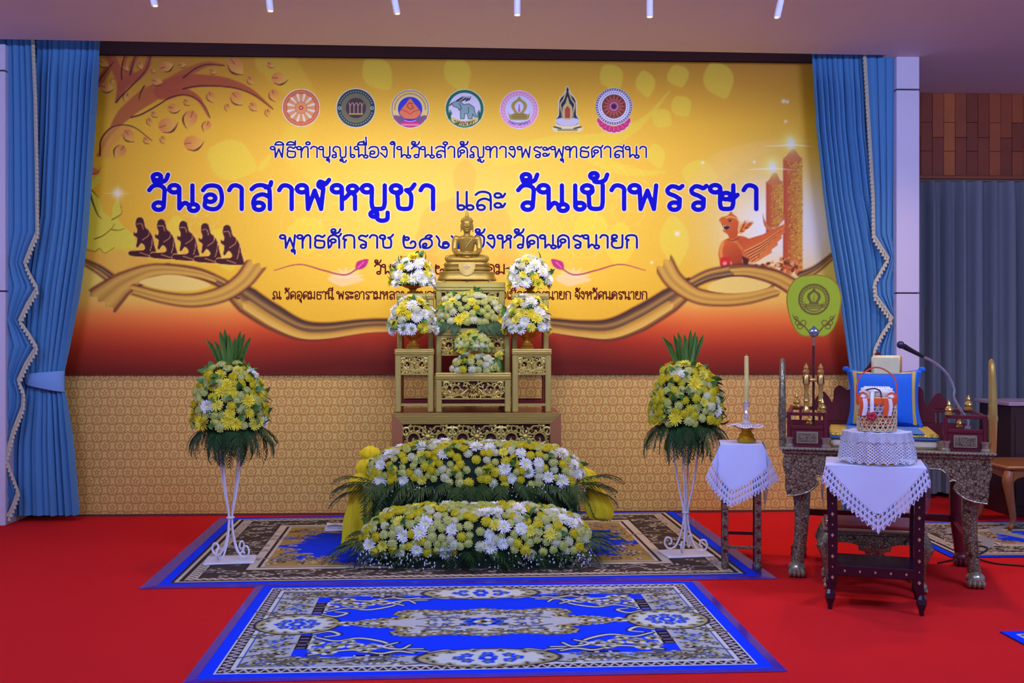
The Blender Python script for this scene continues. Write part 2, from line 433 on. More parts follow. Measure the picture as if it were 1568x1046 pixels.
# ------------------------------------------------------------------ curtains
def fabric(name, c, var=.08):
    t = NT(name); v = t.coords('Object', (300, 300, 300)); w = t.noise(v, 2.0, 2)
    a = lin(c); t.base(t.mix(w, tuple(x*(1-var) for x in a), tuple(min(1, x*(1+var)) for x in a)))
    t.b.inputs['Roughness'].default_value = .75; t.b.inputs['Sheen Weight'].default_value = .08; t.b.inputs['Specular IOR Level'].default_value = .25
    t.bump(w, .15, .001); return t.m
blue = fabric('blue_satin', (80, 140, 190)); greyblue = fabric('grey_blue_drape', (122, 130, 140))
def rows_interp(rows, y):
    ys = [r[0] for r in rows]; return [float(np.interp(y, ys, [r[k] for r in rows])) for k in (1, 2)]
def drape(rows, Y, npl, amp, seed, ny=70, per=10, gather=None, bias=0.0):
    """pleated hanging sheet; rows of (py, pxL, pxR) in the plane Y"""
    r = random.Random(seed); ph = [r.uniform(0, 6.28) for _ in range(4)]
    nx = npl*per; y0, y1 = rows[0][0], rows[-1][0]; mb = MB()
    warp = [r.uniform(-.25, .25) for _ in range(npl+2)]
    def fn(u, v):
        py = y0+(y1-y0)*v; xl_, xr_ = rows_interp(rows, py); a = at(xl_, py, Y); b = at(xr_, py, Y)
        s = u*npl; i = int(s); q = u+((warp[min(i, npl)]*(1-(s-i))+warp[min(i+1, npl+1)]*(s-i))/npl)*.8*math.sin(PI*min(1, max(0, u)))
        k = 1.0
        if gather: k = gather(py)
        f = math.sin(2*PI*npl*q+ph[0]+.5*math.sin(2.2*v+ph[1]))
        f2 = math.sin(2*PI*npl*.43*q+ph[2]+.8*v)*.6+math.sin(2*PI*npl*1.9*q+ph[3])*.18
        x = a.x+(b.x-a.x)*u+.25*(b.x-a.x)/npl*math.sin(2*PI*npl*q*1.0+ph[0]+1.2)*math.sin(PI*u)
        z = a.z+(b.z-a.z)*u
        return (x, Y+amp*k*(f+f2)+bias*math.sin(PI*u), z)
    mb.grid(fn, nx, ny); return mb
def swag_rows(edge, other, side):
    return [(y, other(y), x) if side > 0 else (y, x, other(y)) for y, x in edge]
trim_m = mat('cream_braid', (200, 196, 170), .8, var=.25, nscale=200, bump=.5, bscale=300)
def fringe(edge, Y, parent, out):
    """braid ribbon and hanging tassels along a polyline of (px, py)"""
    P = [at(x, y, Y) for y, x in edge]; L = [0]
    for a, b in zip(P[:-1], P[1:]): L.append(L[-1]+(b-a).length)
    def pt(s): return Vector([float(np.interp(s, L, [p[k] for p in P])) for k in range(3)])
    n = int(L[-1]/.012); C = [pt(L[-1]*i/n) for i in range(n+1)]
    mb = MB(); vs = []; fs = []
    for i, c in enumerate(C):
        w = .011
        vs += [(c.x-w, c.y-.006-.002*(i % 2), c.z), (c.x, c.y-.012, c.z), (c.x+w, c.y-.006-.002*(i % 2), c.z)]
    for i in range(n): fs += [(3*i, 3*i+1, 3*i+4, 3*i+3), (3*i+1, 3*i+2, 3*i+5, 3*i+4)]
    mb.add(vs, fs); mb.obj('braid', trim_m, parent)
    mb = MB(); m = int(L[-1]/.033)
    for i in range(m):
        c = pt(L[-1]*(i+.5)/m)+Vector((out*.010, -.012, -.004))
        mb.lathe([(.002, 0), (.007, -.006), (.006, -.012), (.010, -.022), (.013, -.042), (.001, -.043)], 7, c)
    tag(mb.obj('tassel_fringe', trim_m, parent), kind='stuff')

# left curtain
main = [(60, 54, 152), (200, 50, 143), (330, 44, 134), (380, 34, 130), (450, 24, 120), (540, 22, 104), (574, 26, 97), (590, 26, 97), (620, 20, 102), (680, 8, 110), (740, 6, 115), (789, 6, 119)]
gath = lambda y: .45 if y < 85 else (.45+(y-85)/60 if y < 120 else (1.0 if y < 450 else max(.35, 1-(y-450)/170) if y < 590 else min(1.0, .35+(y-590)/110)))
t = thing('stage_curtain', 'blue stage curtain with tie-back and tasselled edge over the banner end with the painted tree', 'curtain', (0, 0, 0))
drape(main, -.20, 11, .030, 3, gather=gath).obj('drape', blue, t)
edge = [(55, 50), (150, 54), (250, 56), (355, 57), (378, 47), (402, 38), (420, 46), (440, 57), (465, 42), (490, 30), (510, 44), (530, 56), (556, 40), (582, 28), (600, 36), (622, 35), (660, 20), (702, 9), (730, 20), (752, 28), (774, 20), (791, 12)]
rows = [(y, 2, x) for y, x in edge]
drape(rows, -.30, 5, .018, 5, ny=110, per=9).obj('side_drape', blue, t)
fringe(edge, -.325, t, 1)
def tieback(x0, x1, yt, yb, Y, slant):
    a = at(x0, yt, Y); b = at(x1, yb, Y); mb = MB(); W = b.x-a.x
    def fn(u, v):
        th = PI*u; x = a.x+W*(.5-.52*math.cos(th)); y = Y-.075*math.sin(th)
        w = 1-.35*math.cos(th*1.0)*slant
        zc = (a.z+b.z)/2; h = (a.z-b.z)/2
        return (x, y-.006*math.sin(PI*v), zc+h*w*(1-2*v)+.01*math.cos(th)*slant)
    mb.grid(fn, 20, 8)
    def bk(u, v):
        p = fn(u, v); return (p[0], Y+.05*math.sin(PI*u), p[2])
    mb.grid(bk, 20, 8); return mb
tieback(40, 98, 570, 594, -.20, 1).obj('tieback', fabric('pale_blue_satin', (120, 168, 222)), t)
# right curtain
main = [(80, 1243, 1332), (200, 1251, 1336), (300, 1262, 1346), (360, 1270, 1360), (400, 1277, 1366), (470, 1289, 1370), (560, 1301, 1366), (585, 1303, 1360), (605, 1303, 1358), (650, 1299, 1352), (785, 1290, 1352)]
gath = lambda y: .45 if y < 105 else (.45+(y-105)/60 if y < 138 else (1.0 if y < 450 else max(.35, 1-(y-450)/170) if y < 605 else min(1.0, .35+(y-605)/110)))
t = thing('stage_curtain', 'blue stage curtain with tasselled edge hanging behind the tall monk fan', 'curtain', (0, 0, 0))
drape(main, -.20, 11, .030, 11, gather=gath).obj('drape', blue, t)
edge = [(80, 1324), (150, 1328), (250, 1334), (300, 1337), (360, 1338), (395, 1360), (432, 1339), (452, 1341), (487, 1366), (512, 1350), (532, 1340), (555, 1337), (590, 1345), (650, 1358), (700, 1345), (785, 1355)]
rows = [(y, x, float(np.interp(y, [80, 300, 560, 785], [1383, 1375, 1369, 1367]))) for y, x in edge]
drape(rows, -.24, 4, .012, 15, ny=110, per=9).obj('side_drape', blue, t)
fringe(edge, -.262, t, -1)
tieback(1300, 1344, 582, 606, -.20, -1).obj('tieback', MATS.get('x') or bpy.data.materials['pale_blue_satin'], t)
# back curtain in the alcove, pinch pleats
t = thing('alcove_curtain', 'long grey-blue pleated curtain hanging from the wooden rail in the alcove', 'curtain', (0, 0, 0))
x0, x1 = xr1-.02, 7.0; z0, z1 = .045, at(1490, 279, YA-.1).z; npl = int((x1-x0)/.142); mb = MB()
pr = random.Random(4); phs = [pr.uniform(-.5, .5) for _ in range(npl+3)]
def fn(u, v):
    s = u*npl; i = int(s); p = phs[i]*(1-(s-i))+phs[i+1]*(s-i)
    top = max(0, 1-(1-v)*14)
    w = math.cos(2*PI*s+p*(1-top)*1.2); sh = (abs(w)**.7)*math.copysign(1, w)
    return (x0+(x1-x0)*u+.012*math.sin(4*PI*s+p*3)*(1-v), YA-.14-.055*sh*(1-.25*top)-.008*math.sin(9*PI*u*npl*.37+p*5), z0+(z1-z0)*v)
mb.grid(fn, npl*10, 26); mb.obj('drape', greyblue, t)
MB().tube([(x0, YA-.10, z1+.012), (x1, YA-.10, z1+.012)], .011, 8).obj('curtain_rod', mat('rod', (120, 100, 90), .5), t)
# ------------------------------------------------------------------ Thai lettering drawn with a round pen
G = {
'ก': (.78, "l .14,0 .14,.52 .23,.62 .07,.70|s .07,.70 .14,.92 .38,1 .60,.92 .66,.68|l .66,.68 .66,0"),
'ข': (.74, "o .18,.86,.115|s .29,.92 .30,.74 .19,.60 .20,.42 .20,.25 .24,.05 .42,0 .58,.06 .62,.3|l .62,.3 .62,1"),
'ค': (.80, "s .13,0 .10,.45 .14,.82 .38,1 .62,.86 .68,.6|l .68,.6 .68,0|o .35,.52,.115|s .13,0 .24,.14 .30,.42"),
'ง': (.60, "o .26,.86,.115|s .38,.88 .44,.6 .42,.2 .34,.0|l .34,0 .05,.42"),
'จ': (.68, "s .06,.80 .20,.98 .40,1 .56,.84 .57,.5 .52,.15 .40,0|s .40,0 .34,.2 .33,.45|o .23,.46,.115"),
'ช': (.76, "o .18,.86,.115|s .29,.92 .30,.74 .19,.60 .20,.42 .20,.25 .24,.05 .42,0 .58,.06 .62,.35 .60,.62 .46,.80|s .46,.80 .60,.84 .72,1.04"),
'ญ': (1.02, "o .18,.12,.105|s .27,.18 .26,.42 .10,.60 .14,.90 .32,1 .50,.88 .54,.6|l .54,.6 .54,.25|s .54,.25 .57,.04 .70,0 .83,.04 .88,.25|l .88,.25 .88,1|o .62,-.26,.075|s .69,-.3 .72,-.44 .84,-.42 .90,-.28"),
'ณ': (1.06, "o .18,.12,.105|s .27,.18 .26,.42 .10,.60 .14,.90 .32,1 .50,.88 .54,.6|l .54,.6 .54,.04|s .54,.04 .64,.22 .78,.10|o .86,.12,.105|l .84,.2 .84,1"),
'ด': (.78, "s .15,0 .10,.45 .14,.82 .38,1 .62,.86 .67,.6|l .67,.6 .67,0|o .34,.42,.115|s .15,0 .22,.10 .27,.32"),
'ต': (.80, "s .15,0 .09,.45 .12,.85 .24,1 .38,.86 .52,1 .66,.84 .69,.6|l .69,.6 .69,0|o .34,.42,.115|s .15,0 .22,.10 .27,.32"),
'ท': (.80, "o .17,.86,.115|l .27,.86 .27,0|s .27,.5 .40,.88 .56,1 .67,.88 .68,.6|l .68,.6 .68,0"),
'ธ': (.72, "s .14,.5 .13,.18 .22,.03 .40,0 .57,.05 .62,.25 .60,.5 .40,.56 .20,.60 .13,.74 .22,.94 .38,.94 .50,.84 .64,.98"),
'น': (.84, "o .17,.86,.115|l .27,.86 .27,.02|s .27,.02 .44,.26 .60,.12|o .70,.12,.105|l .68,.2 .68,1"),
'บ': (.78, "o .17,.86,.115|l .27,.86 .26,.25|s .26,.25 .30,.04 .46,0 .62,.04 .67,.25|l .67,.25 .67,1"),
'พ': (.90, "o .17,.86,.115|l .26,.86 .29,0 .50,.78 .70,0 .77,1"),
'ภ': (.78, "o .17,.12,.105|s .26,.18 .25,.42 .10,.60 .14,.90 .38,1 .60,.92 .66,.68|l .66,.68 .66,0"),
'ม': (.82, "o .17,.86,.115|l .27,.86 .27,.12|o .18,.12,.105|s .28,.12 .46,.2 .66,.02|l .66,.02 .66,1"),
'ย': (.76, "o .22,.86,.115|s .12,.80 .10,.66 .20,.56 .34,.54|s .28,.55 .11,.46 .12,.15 .28,0 .48,0 .63,.06 .66,.3|l .66,.3 .66,1"),
'ร': (.64, "o .38,.12,.115|l .49,.12 .50,.42|s .50,.42 .34,.56 .16,.66 .12,.82 .24,.96 .38,.94 .48,.88 .58,.98"),
'ล': (.78, "s .09,.84 .24,.99 .46,1 .63,.86 .66,.55|l .66,.55 .66,0|s .66,.5 .44,.62 .22,.52 .14,.28 .16,.15|o .25,.13,.115"),
'ว': (.62, "s .05,.80 .18,.98 .36,1 .52,.86 .52,.5|l .52,.5 .50,.12|o .38,.12,.115"),
'ศ': (.82, "s .13,0 .10,.45 .14,.82 .38,1 .62,.86 .68,.6|l .68,.6 .68,0|o .35,.52,.115|s .13,0 .24,.14 .30,.42|s .58,.88 .70,.94 .78,1.1"),
'ษ': (.84, "o .17,.86,.115|l .27,.86 .26,.25|s .26,.25 .30,.04 .46,0 .62,.04 .67,.25|l .67,.25 .67,1|o .46,.52,.10|s .50,.42 .62,.40 .80,.60"),
'ส': (.80, "s .09,.84 .24,.99 .46,1 .63,.86 .66,.55|l .66,.55 .66,0|s .66,.5 .44,.62 .22,.52 .14,.28 .16,.15|o .25,.13,.115|s .52,.92 .66,.98 .70,1.14"),
'ห': (.84, "o .17,.86,.115|l .27,.86 .27,0|s .27,.38 .40,.50 .54,.72|o .60,.85,.105|s .54,.72 .67,.58 .68,.4|l .68,.4 .68,0"),
'ฬ': (.98, "o .17,.86,.115|l .26,.86 .29,0 .50,.78 .70,0 .77,.86|s .77,.86 .62,.98 .66,1.16 .80,1.10|s .70,1.0 .84,1.06 .95,1.24"),
'อ': (.74, "o .25,.44,.115|s .15,.40 .13,.12 .30,0 .50,.02 .63,.22 .66,.55 .58,.9 .38,1 .18,.95 .07,.80"),
'า': (.56, "s .05,.80 .14,.97 .28,1 .43,.88 .44,.6|l .44,.6 .44,0"),
'ำ': (.56, "s .05,.80 .14,.97 .28,1 .43,.88 .44,.6|l .44,.6 .44,0|o -.12,1.3,.105"),
'ะ': (.52, "o .15,.80,.105|s .24,.70 .34,.72 .42,.90|o .15,.24,.105|s .24,.14 .34,.16 .42,.34"),
'เ': (.38, "l .15,1 .15,.12|o .25,.12,.105"),
'แ': (.72, "l .13,1 .13,.12|o .23,.12,.105|l .47,1 .47,.12|o .57,.12,.105"),
'ใ': (.46, "l .28,0 .28,.95|s .28,.95 .32,1.15 .30,1.38 .16,1.46 .04,1.32|o .15,1.30,.085"),
'ั': (0, "o -.44,1.34,.095|s -.53,1.30 -.48,1.16 -.30,1.14 -.14,1.22 -.06,1.46"),
'ิ': (0, "s -.62,1.16 -.54,1.36 -.36,1.44 -.16,1.34 -.08,1.16|l -.62,1.16 -.08,1.16"),
'ี': (0, "s -.62,1.16 -.54,1.36 -.36,1.44 -.16,1.34 -.08,1.16|l -.62,1.16 -.08,1.16 -.08,1.52"),
'ื': (0, "s -.62,1.16 -.54,1.36 -.36,1.44 -.16,1.34 -.08,1.16|l -.62,1.16 -.08,1.16 -.08,1.52|l -.24,1.3 -.24,1.52"),
'ุ': (0, "o -.20,-.22,.07|l -.12,-.22 -.12,-.46"),
'ู': (0, "o -.50,-.22,.08|s -.42,-.22 -.42,-.42 -.28,-.50 -.12,-.44 -.10,-.24|l -.10,-.24 -.10,-.16"),
'่': (0, "l -.10,1.64 -.10,1.86"),
'้': (0, "o -.46,1.40,.085|s -.38,1.34 -.46,1.18 -.30,1.14 -.14,1.22 -.06,1.46|s -.46,1.18 -.30,1.14 -.14,1.22"),
'๑': (.80, "o .36,.40,.11|s .27,.44 .34,.64 .54,.58 .62,.36 .52,.08 .34,.0 .14,.12 .08,.45 .18,.84 .40,.92 .60,.78"),
'๒': (.86, "o .28,.72,.095|s .20,.80 .10,.70 .12,.3 .20,.04 .40,0 .62,.0 .74,.2 .70,.46 .56,.5 .48,.36|s .12,.5 .10,.75 .14,.95"),
'๕': (.92, "s .30,.30 .42,.34 .46,.2 .36,.10 .26,.20|s .26,.16 .30,.0 .56,0 .74,.25 .70,.6 .44,.72 .20,.62 .10,.35 .14,.02|s .50,.72 .64,.80 .74,.92 .60,1.0 .44,.90 .40,.74"),
'๖': (.80, "o .56,.18,.125|s .40,.18 .44,.42 .62,.44 .72,.2 .60,.0 .38,0 .20,.2 .22,.5 .16,.75 .06,.92"),
' ': (.40, ""), '-': (.5, "l .1,.4 .42,.4"),
}
TALL = set('ฬศสปฝฟ')
def glyph_lines(spec, loop=1.0):
    out = []; loops = []
    for st in spec.split('|'):
        if not st: continue
        k, rest = st.split(' ', 1)
        pts = [tuple(float(q) for q in p.split(',')) for p in rest.split()]
        if k == 'o': loops.append(pts[0])
        elif k == 's': out.append(cr(pts, 5))
        else:
            q = [pts[0]]
            for a, b in zip(pts[:-1], pts[1:]): q += [(a[0]+(b[0]-a[0])*t, a[1]+(b[1]-a[1])*t) for t in (.25, .5, .75, 1)]
            out.append(q)
    V = [p for ln in out for p in ln]
    for cx, cy, r in loops:                       # a wider loop keeps touching the stroke it hangs on
        if V:
            P = min(V, key=lambda p: math.hypot(p[0]-cx, p[1]-cy)); d = math.hypot(P[0]-cx, P[1]-cy)
            if .03 < d < 2*r: cx, cy = P[0]+(cx-P[0])/d*max(d, r*loop), P[1]+(cy-P[1])/d*max(d, r*loop)
        r *= loop; out.append([(cx+r*math.cos(a), cy+r*math.sin(a)) for a in np.linspace(0, 2*PI, 19)])
    return out
def thai(text, loop=1.0):
    x = 0; L = []; prev_top = False; base_w = .7
    for ch in text:
        w, spec = G[ch]
        if w == 0:
            dx = x-.02; dy = 0
            if ch in '่': dy = 0 if prev_top else -.42
            if ch == '่' and not prev_top: dy = -.42
            for ln in glyph_lines(spec, loop): L.append([(p[0]+dx, p[1]+dy) for p in ln])
            if ch in 'ัิีื': prev_top = True
        else:
            for ln in glyph_lines(spec, loop): L.append([(p[0]+x, p[1]) for p in ln])
            x += w+(.10 if loop > 1.3 and w > .45 else 0); prev_top = False
    return L, x
def pen_mesh(lines, hw, to3, step=None):
    """outline of round-pen strokes: distance field sampled on a fine grid and cut along its zero line"""
    step = step or max(.34, hw*.32)
    A = np.array([p for ln in lines for p in ln]); x0, y0 = A.min(0)-hw-2*step; x1, y1 = A.max(0)+hw+2*step
    nx, ny = int((x1-x0)/step)+2, int((y1-y0)/step)+2
    D = np.full((ny, nx), 9.0)
    for ln in lines:
        for a, b in zip(ln[:-1], ln[1:]):
            i0 = max(0, int((min(a[0], b[0])-hw-x0)/step)-1); i1 = min(nx, int((max(a[0], b[0])+hw-x0)/step)+3)
            j0 = max(0, int((min(a[1], b[1])-hw-y0)/step)-1); j1 = min(ny, int((max(a[1], b[1])+hw-y0)/step)+3)
            X = x0+step*np.arange(i0, i1)[None, :]; Y = y0+step*np.arange(j0, j1)[:, None]
            dx, dy = b[0]-a[0], b[1]-a[1]; L = dx*dx+dy*dy+1e-12
            t = np.clip(((X-a[0])*dx+(Y-a[1])*dy)/L, 0, 1)
            D[j0:j1, i0:i1] = np.minimum(D[j0:j1, i0:i1], np.hypot(X-a[0]-t*dx, Y-a[1]-t*dy)-hw)
    S = D < 0; n = S[:-1, :-1].astype(int)+S[:-1, 1:]+S[1:, :-1]+S[1:, 1:]
    mb = MB(); full = n == 4
    for j in range(ny-1):                      # merge full cells into runs
        r = full[j]
        if not r.any(): continue
        d = np.diff(np.concatenate([[0], r.astype(int), [0]])); ss = np.nonzero(d == 1)[0]; ee = np.nonzero(d == -1)[0]
        for a, b in zip(ss, ee):
            xa, xb, ya, yb = x0+a*step, x0+b*step, y0+j*step, y0+(j+1)*step
            mb.add([to3(xa, ya), to3(xa, yb), to3(xb, yb), to3(xb, ya)], [(0, 1, 2, 3)])
    for j, i in zip(*np.nonzero((n > 0) & (n < 4))):
        c = [(i, j), (i, j+1), (i+1, j+1), (i+1, j)]; P = []
        for q in range(4):
            a, b = c[q], c[(q+1) % 4]; da, db = D[a[1], a[0]], D[b[1], b[0]]
            if da < 0: P.append((x0+a[0]*step, y0+a[1]*step))
            if (da < 0) != (db < 0):
                t = da/(da-db); P.append((x0+(a[0]+(b[0]-a[0])*t)*step, y0+(a[1]+(b[1]-a[1])*t)*step))
        if len(P) >= 3: mb.add([to3(*p) for p in P], [tuple(range(len(P)))])
    return mb
# ------------------------------------------------------------------ printed banner
bx0, bx1 = at(88, 573, BY).x, at(1316, 573, BY).x
banner = thing('printed_banner', 'wide yellow and orange printed ceremony banner with blue Thai lettering on the wall', 'banner', ((bx0+bx1)/2, BY, zb))
BL = banner.location.copy()
vinyl = attr_mat('printed_vinyl', rough=.5, spec=.2)
NU, NV = 960, 396
gx, gz = np.meshgrid(np.linspace(bx0, bx1, NU+1), np.linspace(zb, zt, NV+1))
sag = .006*np.sin(gx*2.1+.7)*np.clip(1-(gz-zb)/.4, 0, 1)
W = np.stack([gx.ravel(), np.full(gx.size, BY), gz.ravel()], 1)
PXa, PYa = proj(W)
cv = Canvas(PXa, PYa, (240, 182, 36))
tp = np.clip((190-PYa)/105, 0, 1)*(.45+.55*np.clip(np.abs(PXa-700)/480, 0, 1)); cv.C = cv.C*(1-tp[:, None])+np.array((190, 122, 30.))*tp[:, None]  # browner top and outer corners: the spots' drop-off painted into the print
cv.glow(700, 300, 470, 190, (255, 206, 60), .85)
cv.glow(700, 330, 250, 130, (255, 220, 96), .75)
cv.glow(180, 450, 120, 60, (238, 205, 70), .5)
# pale printed leaves and stems
def leaf(cx, cy, L, wd, ang, col, op, soft=3):
    pts = [(0, 0), (.25*L, .42*wd), (.55*L, .5*wd), (.82*L, .28*wd), (L, 0), (.82*L, -.28*wd), (.55*L, -.5*wd), (.25*L, -.42*wd)]
    c, s = math.cos(ang), math.sin(ang)
    cv.poly(cr([(cx+p[0]*c-p[1]*s, cy+p[0]*s+p[1]*c) for p in pts], 4, True), col, soft, op)
PL = (246, 226, 66)
for a in [(318, 232, 80, 62, .35), (395, 262, 34, 10, -.9), (925, 100, 44, 36, 1.0), (985, 108, 42, 30, 1.4), (1032, 100, 36, 34, 1.2), (1090, 95, 60, 46, 1.2),
          (1034, 148, 36, 32, 1.0), (1000, 172, 34, 30, .6), (1044, 262, 56, 44, .2), (1000, 220, 40, 26, 1.3), (560, 90, 60, 44, .9), (690, 85, 60, 40, 1.2),
          (330, 350, 70, 52, 1.2), (470, 330, 60, 60, 1.6), (900, 320, 60, 50, 1.4), (1030, 330, 80, 44, 1.5), (950, 340, 70, 46, 1.6), (170, 380, 40, 40, 1.), (270, 330, 60, 40, 1.5)]:
    leaf(*a, PL, .55)
cv.stroke(cr([(760, 240), (850, 225), (930, 215), (985, 185), (1025, 140)], 6), [30, 34, 26, 10, 2], PL, 3, .5)
cv.stroke(cr([(880, 225), (940, 255), (980, 265), (1018, 264)], 6), [26, 18, 10, 4], PL, 3, .5)
cv.stroke(cr([(420, 90), (470, 160), (450, 230), (520, 290)], 6), [60, 30, 40, 20], PL, 6, .28)
cv.stroke(cr([(1060, 300), (1110, 250), (1170, 225), (1240, 215)], 6), [46, 40, 20, 2], (252, 205, 90), 6, .45)
for cx, cy, r in [(490, 340, 60), (560, 300, 40), (300, 330, 36), (950, 300, 50), (860, 360, 70)]:
    for k in range(6): cv.ring(cx+r*.5*math.cos(k*PI/3), cy+r*.5*math.sin(k*PI/3), r*.5, 1.2, (255, 228, 130), 1.5, .35)
# faint seated figure behind the words
cv.poly(cr([(712, 245), (728, 262), (726, 290), (722, 300), (770, 318), (782, 345), (784, 420), (640, 420), (642, 345), (655, 318), (700, 300), (697, 290), (695, 262)], 5, True), (255, 190, 72), 4, .6)
cv.ring(712, 285, 55, 3, (255, 205, 96), 3, .6)
# white glow round the candles
cv.glow(1185, 345, 88, 84, (255, 252, 246), 1.0); cv.glow(1245, 355, 45, 70, (236, 232, 236), .7)
# candles
rs = random.Random(5)
for x0, x1, y0, y1 in [(1199, 1229, 244, 415), (1173, 1199, 280, 360)]:
    xm = (x0+x1)/2
    cv.poly([(x0, y0), (x1, y0), (x1, y1), (x0, y1)], (196, 74, 40), 1.2, 1, ((x0, 0), (x1, 0), (222, 170, 60)))
    for _ in range(int((x1-x0)*(y1-y0)/9)):
        px, py = rs.uniform(x0+8, x1), rs.uniform(y0, y1); cv.disc(px, py, rs.uniform(.6, 1.3), rs.choice([(236, 190, 70), (150, 80, 30), (210, 150, 50)]), 1, .7)
    cv.poly(cr([(x0, y0), (x0+5, y0-5), (xm-3, y0-14), (xm, y0-16), (xm+4, y0-14), (x1-5, y0-5), (x1, y0), (xm, y0+4)], 3, True), (206, 120, 66), 1)
    cv.glow(xm-4, y0-26, 13, 15, (255, 244, 120), .9); cv.glow(xm-3, y0-24, 5, 8, (235, 240, 255), 1.0)
    cv.stroke([(xm-42, y0-20), (xm-3, y0-22), (xm+30, y0-20)], [.4, 2.6, .4], (255, 252, 220), 1.5, .8)
# carved winged lion photograph
OR, ORD, ORL = (226, 104, 34), (140, 52, 22), (248, 164, 70)
q9 = lambda L: [(1080+x/4.358, 190+y/4.358) for x, y in L]
cv.poly(cr(q9([(385, 590), (396, 640), (430, 685), (470, 685), (505, 650), (518, 590), (532, 650), (505, 695), (450, 715), (405, 695), (386, 650)]), 3, True), (214, 120, 60), 1)
cv.poly(cr(q9([(440, 690), (480, 690), (520, 640), (526, 668), (490, 705)]), 3, True), (244, 224, 200), 1)
for k in range(9):
    a = -.9+k*.22; cx_, cy_ = 225+k*7, 700-k*6
    cv.poly(q9([(cx_-8, cy_+30), (cx_+46*math.cos(a-.5), cy_+46*math.sin(a-.5)-12), (cx_+18, cy_+34)]), rs.choice([OR, ORL, ORD]), 1)
cv.poly(cr(q9([(160, 760), (120, 780), (95, 820), (88, 870), (95, 910), (104, 950), (165, 950), (170, 915), (190, 950), (250, 950), (246, 900), (290, 870), (305, 800), (290, 765), (230, 745)]), 3, True), OR, 1.2, 1, (q9([(110, 780)])[0], q9([(200, 960)])[0], (172, 60, 24)))
cv.poly(cr(q9([(235, 800), (300, 762), (380, 738), (440, 708), (537, 665), (526, 702), (532, 720), (506, 742), (512, 760), (482, 788), (484, 808), (442, 838), (444, 858), (390, 890), (330, 925), (285, 915), (250, 880)]), 2, True), (216, 92, 34), 1.2, 1, (q9([(300, 770)])[0], q9([(400, 900)])[0], (238, 138, 60)))
for k in range(11):
    cv.stroke(q9([(262+k*6, 850+k*7), (380-k*3, 790+k*11), (525-k*18, 690+k*20)]), [2.4, 1.8, .7], (150, 50, 22) if k % 2 else (250, 176, 90), 1, .85)
cv.poly(q9([(244, 880), (292, 900), (284, 945), (254, 945)]), (84, 28, 16), 2)
cv.poly(cr(q9([(92, 640), (108, 622), (135, 616), (158, 602), (172, 578), (184, 600), (208, 618), (224, 650), (218, 700), (212, 750), (165, 766), (150, 738), (122, 718), (118, 704), (140, 708), (166, 690), (150, 672), (122, 680), (104, 660)]), 3, True), OR, 1.1, 1, (q9([(140, 610)])[0], q9([(190, 760)])[0], (206, 84, 30)))
cv.poly(q9([(108, 662), (122, 682), (150, 673), (167, 690), (142, 708), (128, 702), (113, 678)]), (70, 18, 14), 1)
for x in (118, 130, 142): cv.poly(q9([(x, 676), (x+8, 676), (x+4, 688)]), (246, 226, 190), .7)
cv.stroke(cr(q9([(140, 628), (165, 618), (205, 628), (222, 648)]), 4), 1.6, (250, 190, 100), 1); cv.disc(*q9([(163, 646)])[0], 1.7, (80, 24, 16)); cv.stroke(q9([(150, 636), (176, 640)]), 1.1, ORD, 1)
cv.stroke(cr(q9([(118, 790), (104, 840), (108, 900)]), 4), 5, ORL, 3, .8); cv.stroke(cr(q9([(170, 775), (210, 790), (240, 830)]), 4), 3, ORL, 3, .6)
cv.stroke(cr(q9([(150, 770), (185, 778), (225, 760)]), 4), 1.4, ORD, 1)
for _ in range(240):
    x, y = rs.uniform(300, 640), rs.uniform(850, 1000)
    if y < 960-(x-300)*.30 and x < 560: continue
    if x > 560 and y < 900: continue
    cv.disc(*q9([(x, y)])[0], rs.uniform(1, 3.4), rs.choice([OR, ORD, ORL, (236, 190, 110), (110, 40, 24), (222, 140, 80)]), 1, .9)
cv.poly(q9([(100, 892), (165, 885), (166, 950), (104, 956)]), (222, 40, 36), 1.2); cv.disc(*q9([(130, 930)])[0], 3, (255, 150, 140), 2)
# tree with outlined branches
BR, BRD = (184, 84, 46), (92, 34, 26)
c3 = lambda L: [(120+x/4.359, 80+y/4.359) for x, y in L]
def taper(L, w, op=.9): cv.stroke(cr(c3(L), 6), w, BR, 2, op)
taper([(130, 690), (200, 560), (300, 420), (450, 300), (600, 220), (740, 130), (860, 80), (970, 85)], [4, 6, 20, 26, 22, 14, 8, 2], .75)
taper([(560, 260), (700, 200), (850, 190), (1000, 205), (1150, 260), (1290, 370)], [26, 24, 18, 14, 8, 2])
taper([(600, 285), (700, 265), (800, 310), (870, 430)], [14, 12, 7, 2])
taper([(255, 330), (290, 220), (260, 130), (215, 20)], [4, 16, 14, 14]); taper([(290, 230), (330, 160), (300, 90), (320, 15)], [14, 10, 7, 6]); taper([(290, 230), (380, 170), (450, 110), (480, 15)], [12, 14, 9, 7]); taper([(370, 170), (350, 110), (390, 20)], [8, 8, 6])
taper([(130, 205), (170, 150), (240, 60)], [14, 12, 8])
cv.poly(cr(c3([(145, 690), (150, 600), (200, 510), (280, 485), (360, 500), (300, 560), (220, 640), (215, 700)]), 4, True), (236, 160, 66), 5, .7)
